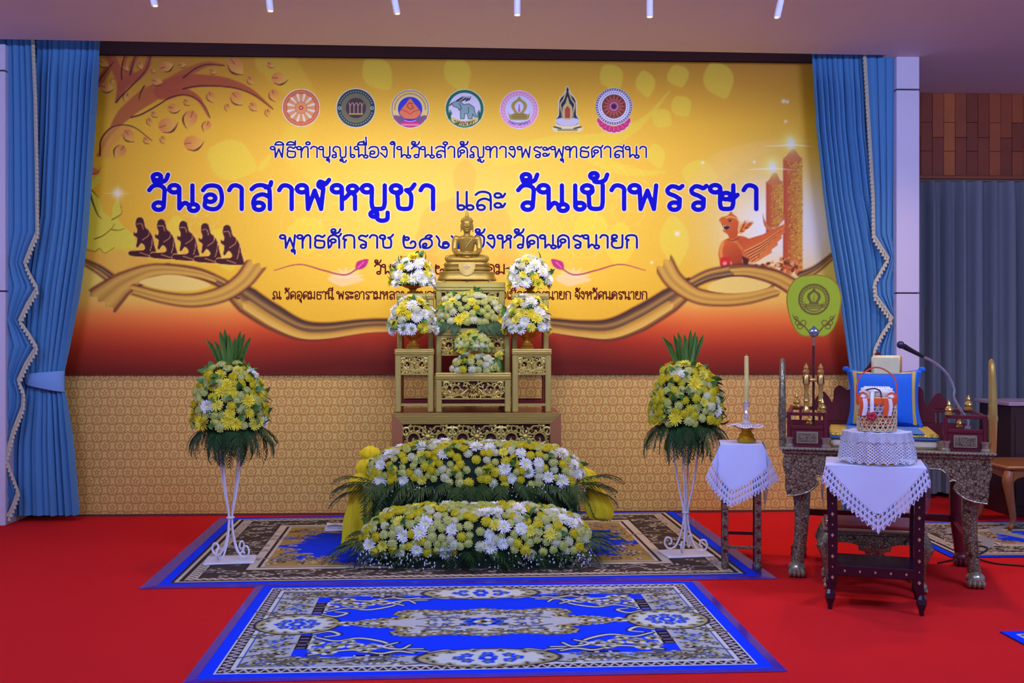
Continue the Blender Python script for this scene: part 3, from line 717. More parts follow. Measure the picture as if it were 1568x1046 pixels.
for L in ([(250, 335), (300, 280), (400, 180), (455, 110), (485, 20)], [(350, 435), (420, 415), (520, 360), (620, 300), (720, 285), (800, 320), (850, 370), (880, 440)], [(700, 245), (780, 228), (900, 225), (1050, 240), (1180, 290), (1300, 380)],
          [(145, 690), (150, 590), (210, 510), (290, 485), (380, 505), (490, 590)], [(440, 225), (415, 270), (405, 315)], [(700, 170), (780, 110), (860, 82), (975, 90)], [(130, 205), (165, 150), (235, 65)], [(290, 180), (290, 100), (310, 20)], [(345, 150), (360, 90), (380, 20)]):
    cv.stroke(cr(c3(L), 6), [2.4, 2.0, 1.3], BRD, 1, .95)
def leaf3(x, y, s, ang):
    c, sn = math.cos(ang), math.sin(ang); f = lambda p: c3([(x+(p[0]*c-p[1]*sn)*s, y+(p[0]*sn+p[1]*c)*s)])[0]
    pts = cr([f(p) for p in [(-1, 0), (-.7, -.6), (0, -.72), (.6, -.4), (1.05, 0), (.6, .45), (0, .72), (-.7, .6)]], 4, True)
    cv.poly(pts, (222, 122, 70), 1.2, .85, (f((-1, -.5)), f((.6, .2)), (240, 178, 72)))
    cv.stroke(cr([f(p) for p in [(-.7, .6), (0, .78), (.6, .5), (1.05, 0)]], 4), [.6, s*.05, .4], BRD, 1, .9)
    cv.stroke([f((-.95, 0)), f((-.3, -.02))], 1.0, BRD, 1, .8)
for a in [(590, 95, 46, -.3), (1055, 95, 66, .9), (525, 195, 38, .2), (1345, 175, 55, .1), (900, 130, 24, .5), (1150, 190, 30, 1.1), (885, 300, 36, 1.2), (1060, 310, 52, .9), (1305, 290, 42, 1.3), (1170, 365, 34, .9), (640, 375, 42, .2),
          (745, 450, 62, 1.9), (600, 485, 66, -.3), (855, 495, 38, 2.0), (770, 605, 66, -.1), (725, 335, 26, .8), (510, 415, 26, .6), (475, 465, 26, 1.4), (340, 560, 48, .9), (275, 665, 50, 2.2), (455, 590, 26, .9), (565, 585, 26, 1.3),
          (190, 235, 46, .2), (320, 300, 28, 1.9), (320, 105, 24, .8), (415, 90, 26, 1.1), (500, 125, 18, .4), (695, 85, 26, 0), (1285, 85, 26, .6), (995, 370, 24, 1.6), (1265, 405, 26, 1.5), (170, 75, 36, .5), (230, 190, 18, 2)]:
    leaf3(*a)
# yellow praying-hand / lotus shape with ragged hem at the curtain
c5 = lambda L: [(x/3.875, 290+y/3.875) for x, y in L]
YG = (232, 214, 62)
cv.poly(c5([(480, -60), (535, 0), (590, 50), (615, 140), (660, 170), (668, 110), (695, 50), (722, 110), (720, 140), (690, 165), (735, 220), (790, 270), (810, 330), (800, 350), (770, 355), (745, 345), (720, 360), (680, 345), (622, 378), (590, 350), (560, 368), (520, 345), (470, 350)]), YG, 1.2)
cv.poly(c5([(395, 230-290+60), (520, -30), (560, -60), (580, -85), (600, -70), (590, -40), (560, -10), (520, 0)]), YG, 1.2)
cv.poly(cr(c5([(470, -90), (520, -130), (580, -120), (585, -95), (540, -80), (500, -50)]), 4, True), (228, 120, 74), 2)
for L, w in (([(535, 30), (555, 90), (580, 150), (605, 175)], 3.5), ([(560, 295), (610, 275), (660, 235), (680, 205)], 1.6), ([(665, 240), (710, 242), (740, 232)], 1.4), ([(665, 180), (700, 160), (722, 140), (715, 85)], 1.4), ([(545, 5), (585, 50)], 2.0), ([(480, -60), (530, -90), (575, -95), (600, -130)], 1.6), ([(480, 350), (560, 368), (590, 350), (622, 378), (680, 345)], 1.2)):
    cv.stroke(cr(c5(L), 5), [w, w*.6, .5], (60, 44, 20), 1, .9)
cv.glow(180, 296, 8, 8, (255, 250, 220), .9); cv.stroke([(160, 296), (200, 296)], [.3, 2, .3], (255, 250, 210), 1, .7); cv.stroke([(180, 280), (180, 310)], [.3, 2, .3], (255, 250, 210), 1, .7)
cv.poly(c5([(470, 352), (622, 380), (690, 350), (870, 400), (890, 440), (640, 500), (480, 400)]), (240, 176, 70), 4, .6)
# kneeling monks in silhouette
MK = [(808, 180), (825, 165), (850, 175), (862, 225), (880, 240), (905, 280), (915, 330), (930, 385), (920, 402), (790, 397), (762, 382), (775, 365), (850, 362), (860, 340), (838, 318), (818, 345), (808, 335), (815, 290), (795, 275), (793, 252), (808, 262), (815, 240), (805, 215)]
for k, (dx, dy) in enumerate([(0, 0), (127, 12), (258, 22), (387, 35), (517, 46)]):
    P = c5([(x+dx, y+dy) for x, y in MK])
    cv.stroke(P+P[:1], 3.2, (250, 196, 96), 1.2, .8); cv.poly(cr(P, 2, True), (70, 20, 26), 1)
    for L in ([(812, 205), (840, 205), (850, 235)], [(885, 245), (880, 275), (845, 300)], [(830, 375), (860, 385), (880, 392)], [(905, 285), (900, 330), (890, 365)]):
        cv.stroke(cr(c5([(x+dx, y+dy) for x, y in L]), 4), 1.1, (244, 170, 96), 1, .9)
# lower red field under the ribbon
RB = [(86, 360), (127, 400), (206, 455), (297, 464), (345, 455), (380, 470), (419, 495), (461, 515), (500, 517), (560, 507), (720, 505), (838, 505), (935, 514), (979, 495), (1024, 470), (1065, 458), (1103, 464), (1181, 452), (1232, 425), (1330, 360)]
poly_ = RB+[(1330, 600), (80, 600)]
k = cv._sub(poly_, 1); yb_ = np.interp(cv.X[k], [p[0] for p in RB], [p[1] for p in RB])
below = np.clip((cv.Y[k]-yb_)/1.5+.5, 0, 1)
ys = np.array([430, 462, 485, 510, 535, 575]); cs = np.array([(244, 214, 92), (244, 190, 80), (240, 132, 56), (212, 84, 34), (168, 50, 24), (104, 28, 16)], float)
side = np.clip((np.abs(cv.X[k]-705)-190)/170, 0, 1)
yy = cv.Y[k]+(1-side)*18
cc = np.stack([np.interp(yy, ys, cs[:, c]) for c in range(3)], 1)
cv.C[k] = cv.C[k]*(1-below[:, None])+cc*below[:, None]
# ribbons
GD = [(110, 48, 30), (196, 142, 56), (218, 166, 68), (226, 176, 74), (216, 166, 64), (192, 142, 54), (210, 160, 66), (222, 172, 72), (200, 148, 58), (120, 54, 34)]
GD2 = [(96, 46, 30), (180, 128, 56), (214, 164, 68), (150, 106, 54), (104, 74, 50), (176, 132, 62), (96, 66, 46), (74, 42, 32)]
def rib(L, w, ramp): cv.stroke(cr(L, 8), [x+4 for x in w], (110, 48, 30), 2.5, .55, None, True); cv.stroke(cr(L, 8), w, None, 1, 1, ramp, True)
rib([(118, 396), (150, 412), (172, 428)], [6, 12, 14], GD2[::-1])
rib([(1226, 424), (1250, 412), (1282, 386)], [14, 10, 6], GD2[::-1])
mainL = [(352, 438), (380, 461), (419, 486), (460, 505), (500, 507), (560, 499), (610, 498), (705, 498), (800, 498), (838, 498), (889, 504), (935, 505), (979, 488), (1024, 461), (1062, 434)]
rib(mainL, [26, 40, 38, 30, 24, 19, 18, 17, 18, 20, 25, 33, 38, 36, 22], GD2[::-1])
cv.stroke(cr([(x, y+7) for x, y in mainL[1:-1]], 8), [16, 15, 11, 9, 7, 6, 6, 7, 9, 12, 15, 14], None, 1.5, .9, [(240, 196, 92), (226, 176, 70), (190, 136, 50)][::-1])
rib([(200, 436), (252, 414), (261, 413), (302, 418), (340, 434), (366, 452)], [14, 15, 15, 14, 14, 12], GD2)
A = [(156, 462), (172, 448), (190, 434), (227, 417), (261, 414), (302, 419), (330, 428)]
rib(A, [50, 42, 34, 22, 16, 13, 10], GD[::-1])
B = [(202, 443), (252, 456), (297, 460), (341, 450), (372, 430), (392, 404)]
rib(B, [14, 16, 19, 23, 26, 30], GD)
rib([(1052, 438), (1080, 424), (1103, 418), (1140, 414), (1180, 422), (1218, 442)], [14, 16, 17, 18, 20, 22], GD2)
rib([(1120, 416), (1150, 416), (1190, 426), (1225, 446)], [12, 15, 20, 24], GD)
rib([(1016, 403), (1033, 430), (1065, 452), (1103, 458), (1145, 455), (1190, 444)], [30, 27, 22, 20, 19, 16], GD)
cv.poly(cr([(213, 433), (240, 423), (268, 421), (300, 427), (322, 437), (296, 445), (255, 444)], 5, True), (246, 214, 110), 1.2)
cv.poly(cr([(1082, 442), (1105, 427), (1135, 424), (1165, 431), (1180, 438), (1150, 447), (1110, 449)], 5, True), (246, 214, 110), 1.2)
# lotus buds on stems
for sx, x0 in ((1, 420), (-1, 988)):
    X = lambda d: x0+sx*d
    cx_, cy_ = X(110), 424
    for a in range(7):
        th = PI*(.05+.15*a); cv.poly(cr([(cx_, cy_+2), (cx_+16*math.cos(th+.2), cy_-9*math.sin(th+.2)), (cx_+28*math.cos(th), cy_-15*math.sin(th)), (cx_+16*math.cos(th-.2), cy_-9*math.sin(th-.2))], 3, True), (255, 222, 170), 2, .7)
    cv.poly(cr([(cx_-28, cy_+2), (cx_, cy_-4), (cx_+28, cy_+4), (cx_+6, cy_+12), (cx_-10, cy_+14)], 4, True), (255, 218, 172), 2, .7)
    cv.stroke(cr([(X(0), 414), (X(38), 405), (X(75), 414), (X(108), 421), (X(128), 411)], 6), [1.2, 2.2, 2.2], (176, 62, 84), 1)
    cv.poly(cr([(X(125), 412), (X(126), 402), (X(134), 398), (X(144), 397), (X(141), 407), (X(134), 412)], 3, True), (196, 40, 120), 1)
    cv.stroke([(X(128), 410), (X(137), 401)], .9, (240, 170, 200), 1)
for x, y, r in [(1037, 358, 2.4), (1200, 155, 2), (1155, 248, 1.4), (1076, 249, 1.4), (998, 402, 1.4), (1203, 186, 1.4), (1206, 156, 1.5)]: cv.glow(x, y, r*1.6, r*1.6, (255, 252, 225), .95)
V = np.stack([gx.ravel()-BL.x, sag.ravel()*0-.0, gz.ravel()-BL.z], 1)
me = fast_mesh('printed_sheet', V, grid_faces(NU, NV), vinyl, lin_np(cv.C), False)
link(me, 'printed_sheet', banner)
MB().box(bx0-BL.x, bx1-BL.x, .002, .028, .0, zt-zb).obj('backing_board', mat('backing_board', (150, 120, 90), .8), banner, False)

# lettering
blue_ink = mat('blue_print_ink', (12, 8, 196), .7, var=.03, spec=.1); navy_ink = mat('navy_print_ink', (18, 24, 150), .7, var=.03, spec=.1); maroon_ink = mat('maroon_print_ink', (96, 16, 26), .7, var=.03, spec=.1); pale_ink = mat('pale_print_outline', (250, 228, 190), .4, var=.03)
def b3(dy): 
    def f(x, y):
        p = at(x, y, BY-dy); return (p.x-BL.x, -dy, p.z-BL.z)
    return f
def write(text, x0, x1, base, top, hw, ink, halo=0.0, name='lettering', loop=1.22):
    L, w = thai(text, loop); s = (x1-x0)/(w-.12); h = base-top
    LL = [[(x0+(p[0]-.06)*s, base-p[1]*h) for p in ln] for ln in L]
    if halo: pen_mesh(LL, hw+halo, b3(.0012)).obj(name+'_outline', pale_ink, banner, False, False)
    pen_mesh(LL, hw, b3(.002)).obj(name, ink, banner, False, False)
write('พิธีทำบุญเนื่องในวันสำคัญทางพระพุทธศาสนา', 416, 991, 241, 224.5, 1.35, navy_ink, .9)
write('วันอาสาฬหบูชา', 229, 671, 320, 284, 3.5, blue_ink, 1.3, loop=1.38)
write('และ', 698, 775, 321, 294, 1.9, navy_ink, .9)
write('วันเข้าพรรษา', 794, 1166, 320, 284, 3.5, blue_ink, 1.3, loop=1.38)
write('พุทธศักราช ๒๕๖๖ จังหวัดนครนายก', 431, 977, 379.5, 360, 1.7, navy_ink, 1.0)
write('วันที่ ๑ - ๒ สิงหาคม ๒๕๖๖', 574, 847, 419.5, 405, 1.15, maroon_ink)
write('ณ วัดอุดมธานี พระอารามหลวง ตำบลนครนายก อำเภอเมืองนครนายก จังหวัดนครนายก', 418, 991, 458, 446.5, .95, maroon_ink)

# emblems printed along the top
def emblem(name, cx, cy, rx, ry, fn, n=84, label=None):
    xs, ys = np.meshgrid(np.linspace(cx-rx, cx+rx, n+1), np.linspace(cy+ry, cy-ry, n+1))
    c = Canvas(xs.ravel(), ys.ravel(), (240, 236, 225)); c.A[:] = 0; fn(c, cx, cy)
    P = np.array([b3(.0025)(x, y) for x, y in zip(c.X, c.Y)])
    F = grid_faces(n, n); F = F[c.A[F].min(1) > .5]
    o = link(fast_mesh(name, P, F, vinyl, lin_np(c.C), False), name, banner)
    if label: o['label'] = label
WH = (246, 240, 230)
def e1(c, x, y):
    c.disc(x, y, 29.5, WH, .8); c.disc(x, y, 28, (214, 110, 66), .8); c.disc(x, y, 21, (232, 158, 96), .8)
    for k in range(48): a = 2*PI*k/48; c.disc(x+24.6*math.cos(a), y+24.6*math.sin(a), .8, (236, 170, 120), .6)
    for k in range(12):
        a = 2*PI*(k+.5)/12; c.stroke([(x+10*math.cos(a), y+10*math.sin(a)), (x+20*math.cos(a), y+20*math.sin(a))], [1.6, 4.4], (240, 224, 200), .8)
    c.ring(x, y, 9, 1, (206, 120, 70), .8); c.disc(x, y, 3.4, (206, 62, 44), .8); c.disc(x, y, 1.1, WH, .8)
def e2(c, x, y):
    c.disc(x, y, 31, (226, 222, 190), .8); c.disc(x, y, 29, (30, 58, 76), .8); c.ring(x, y, 22, 1, (150, 140, 90), .8); c.disc(x, y, 21.5, (112, 112, 82), .8); c.disc(x, y, 15.5, (74, 44, 60), .8)
    for k in range(40):
        a = 2*PI*k/40
        if k % 20 in (0, 1, 19): continue
        c.disc(x+25.4*math.cos(a), y+25.4*math.sin(a), 1.2, (150, 146, 110), .7)
    for s in (-1, 1): c.ring(x+s*25, y, 2, 1.1, (196, 196, 180), .7)
    for k in range(4):
        xx = x-9+k*6; c.stroke([(xx, y+8), (xx, y-4), (xx-1.5, y-8)], 1.2, (190, 168, 130), .7); c.stroke([(xx, y-3), (xx+3, y-8)], 1, (190, 168, 130), .7)
    c.stroke([(x-10, y+9), (x+10, y+9)], 2, (196, 170, 90), .7); c.stroke([(x-6, y+13), (x+6, y+13)], 1.4, (40, 34, 40), .7)
def e3(c, x, y):
    c.disc(x, y, 30, WH, .8); c.disc(x, y, 28.5, (60, 66, 120), .8); c.disc(x, y, 27.5, (240, 210, 120), .8)
    c.poly([(x-28, y+10)]+[(x+27.5*math.cos(a), y+27.5*math.sin(a)) for a in np.linspace(2.75, .39, 14)], (206, 40, 120), .8)
    for k in range(26): a = PI+PI*k/25; c.disc(x+23.6*math.cos(a), y+23.6*math.sin(a), 1.1, (150, 120, 70), .7)
    c.disc(x, y, 19.5, (236, 236, 210), .8); c.disc(x, y, 18.8, (50, 52, 200), .8)
    c.poly(cr([(x, y-16), (x+6, y-9), (x+14, y+1), (x+16, y+7), (x+9, y+14), (x, y+15), (x-9, y+14), (x-16, y+7), (x-14, y+1), (x-6, y-9)], 4, True), (234, 124, 78), .8)
    c.stroke(cr([(x-14, y+1), (x-5, y+4), (x, y+8), (x+5, y+4), (x+14, y+1)], 4), 1.2, (190, 70, 60), .7)
    c.stroke(cr([(x+4, y-8), (x-2, y-9), (x-4, y-4), (x, y), (x+5, y-2), (x+2, y-5)], 4), 1.2, (150, 50, 40), .7)
    for s in (-1, 1): c.disc(x+s*14, y+16, 5, (110, 90, 130), .8); c.disc(x+s*22, y+13, 3.6, (120, 96, 120), .8)
    c.stroke([(x-12, y+24), (x+12, y+24)], 3, (244, 120, 160), .8)
def e4(c, x, y):
    c.disc(x, y, 30.5, WH, .8); c.disc(x, y, 29, (24, 112, 80), .8); c.disc(x, y, 24.5, (222, 218, 240), .8)
    EL, ED = (136, 170, 172), (44, 56, 60)
    el = [(x-20, y-8), (x-14, y-11), (x-7, y-11), (x-2, y-6), (x+7, y-7), (x+14, y-2), (x+16, y+8), (x+20, y+12), (x+15, y+12), (x+12, y+7), (x+11, y+15), (x+6, y+15), (x+4, y+7), (x, y+7), (x-1, y+15), (x-6, y+15), (x-6, y+3), (x-11, y-2), (x-17, y-4)]
    c.stroke(el+el[:1], 1.8, ED, .8); c.poly(el, EL, .8); c.stroke([(x-20, y-8), (x-23, y-5)], 1.8, ED, .8); c.stroke([(x-8, y-8), (x-5, y), (x-9, y+2)], 1.0, ED, .8); c.stroke([(x+6, y-2), (x+6, y+7)], .9, ED, .8)
    for k in range(9): c.stroke([(x-12+k*2.4, y-12-(k % 3)), (x-3+k*1.6, y-19+(k % 2)*2)], [2.4, .6], ED, .8)
    for s in (-1, 1):
        for k in range(4): c.stroke([(x+s*24, y+15-k), (x+s*(19+k), y+6-k*1.5)], [2.4, .6], (30, 90, 70), .8)
    c.poly(cr([(x-19, y+13), (x, y+19), (x+19, y+13), (x+18, y+21), (x, y+27), (x-18, y+21)], 4, True), (222, 206, 120), .8)
    LL, w = thai('นครนายก')
    for ln in LL:
        c.stroke([(x-16+p[0]/w*32, y+22.5-p[1]*5.4+3*(1-((p[0]/w-.5)*2)**2)) for p in ln], .9, (50, 44, 30), .7)
def gold_seal(c, x, y, k, d):
    f = lambda L: [(x+a*k, y+b*k) for a, b in L]
    c.poly(cr(f([(0, -22), (4, -17), (11, -12), (13, -4), (8, 6), (16, 8), (18, 2), (17, 12), (12, 17), (-12, 17), (-17, 12), (-18, 2), (-16, 8), (-8, 6), (-13, -4), (-11, -12), (-4, -17)]), 3, True), d, .8)
    return f
def e5(c, x, y):
    c.disc(x, y, 30, WH, .8); c.disc(x, y, 28.6, (226, 150, 196), .8)
    for k in range(30): a = 2*PI*k/30; c.stroke([(x+23*math.cos(a), y+23*math.sin(a)), (x+26*math.cos(a+.12), y+26*math.sin(a+.12))], 1.4, (244, 200, 224), .7)
    c.disc(x, y, 21.5, (212, 214, 242), .8); f = gold_seal(c, x, y, .92, (176, 150, 66))
    c.poly(cr(f([(0, -14), (7, -8), (6, 0), (0, 5), (-6, 0), (-7, -8)]), 3, True), (206, 216, 250), .8)
    c.stroke(f([(0, -9), (0, 2)]), [1, 3.4], (214, 90, 130), .7)
    for b in (8, 11, 14): c.stroke(f([(-14+b*.2, b), (14-b*.2, b)]), 1, (110, 90, 40), .7)
    LL, w = thai('กรมการศาสนา')
    for ln in LL: c.stroke([(x-16+p[0]/w*32, y+20-p[1]*4+4*(1-((p[0]/w-.5)*2)**2)) for p in ln], .7, (70, 74, 160), .6)
def e6(c, x, y):
    O = cr([(x, y-36), (x+6, y-24), (x+14, y-14), (x+15, y-4), (x+15, y+10), (x+20, y+18), (x+18, y+26), (x+24, y+28), (x+21, y+36), (x, y+37), (x-21, y+36), (x-24, y+28), (x-18, y+26), (x-20, y+18), (x-15, y+10), (x-15, y-4), (x-14, y-14), (x-6, y-24)], 3, True)
    c.poly(O, (232, 222, 170), .8)
    I = cr([(x, y-33), (x+4, y-22), (x+12, y-12), (x+13, y+10), (x+18, y+18), (x+14, y+25), (x, y+27), (x-14, y+25), (x-18, y+18), (x-13, y+10), (x-12, y-12), (x-4, y-22)], 3, True)
    c.poly(I, (36, 32, 62), .8); c.poly(cr([(x-18, y+17), (x, y+14), (x+18, y+17), (x+13, y+25), (x, y+27), (x-13, y+25)], 3, True), (206, 200, 222), .8)
    for s in (-1, 1): c.stroke(cr([(x+s*2, y-26), (x+s*6, y-14), (x+s*11, y-6), (x+s*9, y+6)], 4), 2, (206, 190, 130), .7); c.stroke([(x+s*9, y-2), (x+s*9, y+14)], 1.2, (150, 150, 140), .7); c.stroke([(x+s*10, y+31), (x+s*21, y+28)], 2.5, (70, 60, 30), .8)
    c.poly(cr([(x, y-18), (x+3, y-8), (x+7, y-2), (x+7, y+15), (x-7, y+15), (x-7, y-2), (x-3, y-8)], 3, True), (206, 186, 120), .8)
    c.poly([(x, y-4), (x+4, y+1), (x+4, y+15), (x-4, y+15), (x-4, y+1)], (176, 66, 46), .8); c.stroke([(x-14, y+33), (x+14, y+33)], 3.2, (160, 146, 80), .8)
def e7(c, x, y):
    for k in range(9):
        a = PI*(.08+.84*k/8); c.disc(x+20*math.cos(a)*1.05, y+12+19*math.sin(a), 6.5, (240, 220, 220), .8)
    for k in range(9):
        a = PI*(.08+.84*k/8); c.disc(x+20*math.cos(a)*1.05, y+12+18*math.sin(a), 5.4, (206, 40, 112), .8)
    for k in range(7): a = PI*(.14+.72*k/6); c.stroke([(x+14*math.cos(a), y+14+12*math.sin(a)), (x+21*math.cos(a), y+14+19*math.sin(a))], .8, (240, 130, 180), .7)
    y -= 5
    c.disc(x, y, 29, WH, .8); c.disc(x, y, 27.8, (64, 60, 110), .8)
    for k in range(44): a = 2*PI*k/44; c.disc(x+26*math.cos(a), y+26*math.sin(a), 1.1, (230, 226, 240), .7)
    c.disc(x, y, 24.3, (228, 226, 242), .8)
    for k in range(40): a = 2*PI*k/40; c.disc(x+21.4*math.cos(a), y+21.4*math.sin(a), .9, (90, 90, 150), .7)
    c.disc(x, y, 18.5, (120, 54, 60), .8)
    for k in range(16): a = 2*PI*k/16; c.stroke([(x+9*math.cos(a), y+9*math.sin(a)), (x+17*math.cos(a), y+17*math.sin(a))], [3, 1], (196, 100, 56), .8)
    c.disc(x, y, 9, (160, 60, 110), .8); c.ring(x, y, 6, 1.2, (226, 150, 180), .8); c.disc(x, y, 3.6, (40, 30, 60), .8)
for nm, cx, cy, rx, ry, fn, lb in [('wheel', 461, 165, 31, 31, e1, 'orange wheel emblem'), ('seal', 545, 165.5, 33, 33, e2, 'dark blue round seal'), ('drop', 628, 167, 32, 32, e3, 'round emblem with orange drop on blue'), ('elephant', 711.5, 166.5, 32, 32, e4, 'green ringed elephant seal'),
                                   ('pink', 795, 168, 32, 32, e5, 'pink round seal with golden ornament'), ('spire', 869, 166, 27, 40, e6, 'dark pointed temple emblem'), ('lotus', 940, 168, 33, 38, e7, 'wheel emblem on pink lotus')]:
    emblem('emblem', cx, cy, rx, ry, fn, 84, lb)
# ------------------------------------------------------------------ woven rugs
rug_m = attr_mat('rug_pile', rough=.85, spec=.1, bump=.3, bscale=500)
def rug(name, label, corners, nu, nv, paint, size, plastic=0.0):
    """corners on the floor: far-left, far-right, near-right, near-left; paint(canvas, W, D) works in metres"""
    c = [Vector((p.x, p.y, 0)) for p in corners]; ctr = sum(c, Vector())/4
    t = thing(name, label, 'rug', (ctr.x, ctr.y, 0)); Wd, Dp = size
    u, v = np.meshgrid(np.linspace(0, 1, nu+1), np.linspace(0, 1, nv+1)); u = u.ravel(); v = v.ravel()
    C = np.array([[q.x-ctr.x, q.y-ctr.y] for q in c])
    XY = (C[3][None]*(1-u[:, None])+C[2][None]*u[:, None])*(1-v[:, None])+(C[0][None]*(1-u[:, None])+C[1][None]*u[:, None])*v[:, None]
    Z = np.full(len(u), .008)
    cvs = Canvas((u-.5)*Wd, (v-.5)*Dp, (6, 58, 246)); paint(cvs, Wd, Dp)
    V = np.concatenate([XY, Z[:, None]], 1)
    link(fast_mesh('pile', V, grid_faces(nu, nv), rug_m, lin_np(cvs.C), False), 'pile', t)
    P = [(C[i][0], C[i][1]) for i in (3, 2, 1, 0)]
    MB().prism(P, 0.0005, .0075, 'xy').obj('backing', mat('rug_backing', (20, 30, 110), .9), t, False)
    if plastic:
        g = MB(); k = plastic; inn = [Vector((p[0], p[1])) for p in P]
        out = [p*(1+k/p.length*1.25) for p in inn]
        vs = [(p.x, p.y, .0095) for p in inn]+[(p.x, p.y, .0035) for p in out]
        g.add(vs, [(i, (i+1) % 4, 4+(i+1) % 4, 4+i) for i in range(4)])
        m_ = NT('clear_plastic_edge'); tr = m_.n('ShaderNodeBsdfTransparent'); mx = m_.n('ShaderNodeMixShader'); mx.inputs[0].default_value = .78
        tr.inputs[0].default_value = (.85, .8, 1, 1); m_.base(lin4((52, 44, 190))); m_.b.inputs['Roughness'].default_value = .15
        m_.l(tr.outputs[0], mx.inputs[1]); m_.l(m_.b.outputs[0], mx.inputs[2]); m_.l(mx.outputs[0], m_.t.nodes['Material Output'].inputs[0])
        g.obj('plastic_edge', m_.m, t, False)
    return t
WHT, GRY, OLV, DRK, BLU, NAV = (206, 214, 206), (166, 176, 172), (146, 136, 76), (30, 26, 48), (6, 58, 246), (56, 90, 186)
def sym(cv, fn):
    for sx in (1, -1):
        for sy in (1, -1): fn(lambda x, y: (x*sx, y*sy))
def blossom(cv, T, x, y, r, cols, n=6, soft=.006):
    ph = x*7+y*3
    for k in range(n):
        a = 2*PI*k/n+ph; p = T(x+r*.62*math.cos(a), y+r*.62*math.sin(a)); cv.disc(p[0], p[1], r*.42, cols[k % 2], soft)
    p = T(x, y); cv.disc(p[0], p[1], r*.34, cols[2], soft)
def scroll(cv, T, pts, w, col, dark=DRK, soft=.006):
    P = [T(*p) for p in cr(pts, 6)]; cv.stroke(P, [w*1.7, w*2.0, w*1.4], dark, soft, .9); cv.stroke(P, [w*.7, w, w*.6], col, soft)
def paint_front(cv, W, D):
    hx, hy = W/2, D/2; ax, ay = np.abs(cv.X), np.abs(cv.Y); e = np.minimum(hx-ax, hy-ay)      # distance from the edge
    def band(a, b, col): k = np.nonzero((e >= a) & (e < b))[0]; cv.C[k] = col
    band(.055, .065, WHT); band(.065, .115, DRK)
    s = cv.X+cv.Y; z = np.abs(((np.where(hx-ax < hy-ay, cv.Y, cv.X)/.045) % 1)-.5)
    k = np.nonzero((e >= .068) & (e < .112) & (np.abs((e-.068)/.044-z*2) < .26))[0]; cv.C[k] = (190, 180, 180)
    band(.115, .135, WHT); band(.135, .142, NAV)
    ex, ey = hx-ax, hy-ay
    k = np.nonzero((e >= .142) & ((ex < .34) | (ey < .26)))[0]; cv.C[k] = (176, 182, 184)
    # inner dark rule along the long sides, with light dashes
    k = np.nonzero((ey >= .26) & (ey < .285) & (ax < hx-.62) & (ax > .42))[0]; cv.C[k] = DRK
    k = np.nonzero((ey >= .265) & (ey < .280) & (ax < hx-.62) & (ax > .42) & ((cv.X/.06) % 1 < .3))[0]; cv.C[k] = WHT
    k = np.nonzero((ex >= .34) & (ex < .40) & (ay > .20) & (ay < hy-.38))[0]; cv.C[k] = DRK
    k = np.nonzero((ex >= .35) & (ex < .39) & (ay > .20) & (ay < hy-.38) & ((cv.Y/.05) % 1 < .35))[0]; cv.C[k] = (120, 110, 130)
    k = np.nonzero((ex >= .40) & (ex < .415) & (ay > .20) & (ay < hy-.38))[0]; cv.C[k] = WHT
    r = random.Random(3)
    def quarter(T):
        r.seed(11)
        for _ in range(120):                         # blossoms in the pale border
            if r.random() < .55: x, y = r.uniform(.35, hx-.16), hy-r.uniform(.16, .255)
            else: x, y = hx-r.uniform(.16, .33), r.uniform(0.05, hy-.16)
            blossom(cv, T, x, y, r.uniform(.014, .032), r.choice([(OLV, WHT, NAV), (NAV, (150, 160, 200), OLV), (DRK, OLV, WHT), (OLV, GRY, DRK)]), 5)
        for _ in range(22):
            if r.random() < .6: x, y = r.uniform(.35, hx-.16), hy-r.uniform(.16, .255)
            else: x, y = hx-r.uniform(.16, .33), r.uniform(0.05, hy-.16)
            a = r.uniform(0, 6.28); L = r.uniform(.05, .1); scroll(cv, T, [(x, y), (x+L*math.cos(a), y+L*.5*math.sin(a)), (x+L*1.4*math.cos(a+.7), y+L*.6*math.sin(a+.9))], .009, OLV)
        # corner scrolls reaching into the blue field
        X0, Y0 = hx, hy
        for pts in ([(X0-.42, Y0-.30), (X0-.60, Y0-.36), (X0-.72, Y0-.31), (X0-.88, Y0-.33), (X0-1.0, Y0-.30)], [(X0-.42, Y0-.56), (X0-.52, Y0-.50), (X0-.62, Y0-.54), (X0-.74, Y0-.47), (X0-.80, Y0-.37), (X0-.92, Y0-.36)],
                    [(X0-.80, Y0-.46), (X0-.74, Y0-.40), (X0-.82, Y0-.36), (X0-.86, Y0-.42)], [(X0-.40, Y0-.62), (X0-.47, Y0-.66), (X0-.52, Y0-.60), (X0-.46, Y0-.57)], [(X0-.95, Y0-.30), (X0-1.03, Y0-.33), (X0-1.1, Y0-.295)], [(.33, Y0-.30), (.40, Y0-.33), (.47, Y0-.30), (.52, Y0-.32)]):
            scroll(cv, T, pts, .020, WHT)
        for x, y, q in [(X0-.52, Y0-.42, .05), (X0-.62, Y0-.41, .045), (X0-.45, Y0-.36, .045), (X0-.70, Y0-.40, .04), (X0-.50, Y0-.33, .04), (X0-.58, Y0-.48, .035), (X0-.43, Y0-.47, .04), (X0-.66, Y0-.35, .035)]: blossom(cv, T, x, y, q, (OLV, WHT, DRK), 6); blossom(cv, T, x+.01, y-.03, q*.6, (GRY, OLV, NAV), 5)
    sym(cv, quarter)
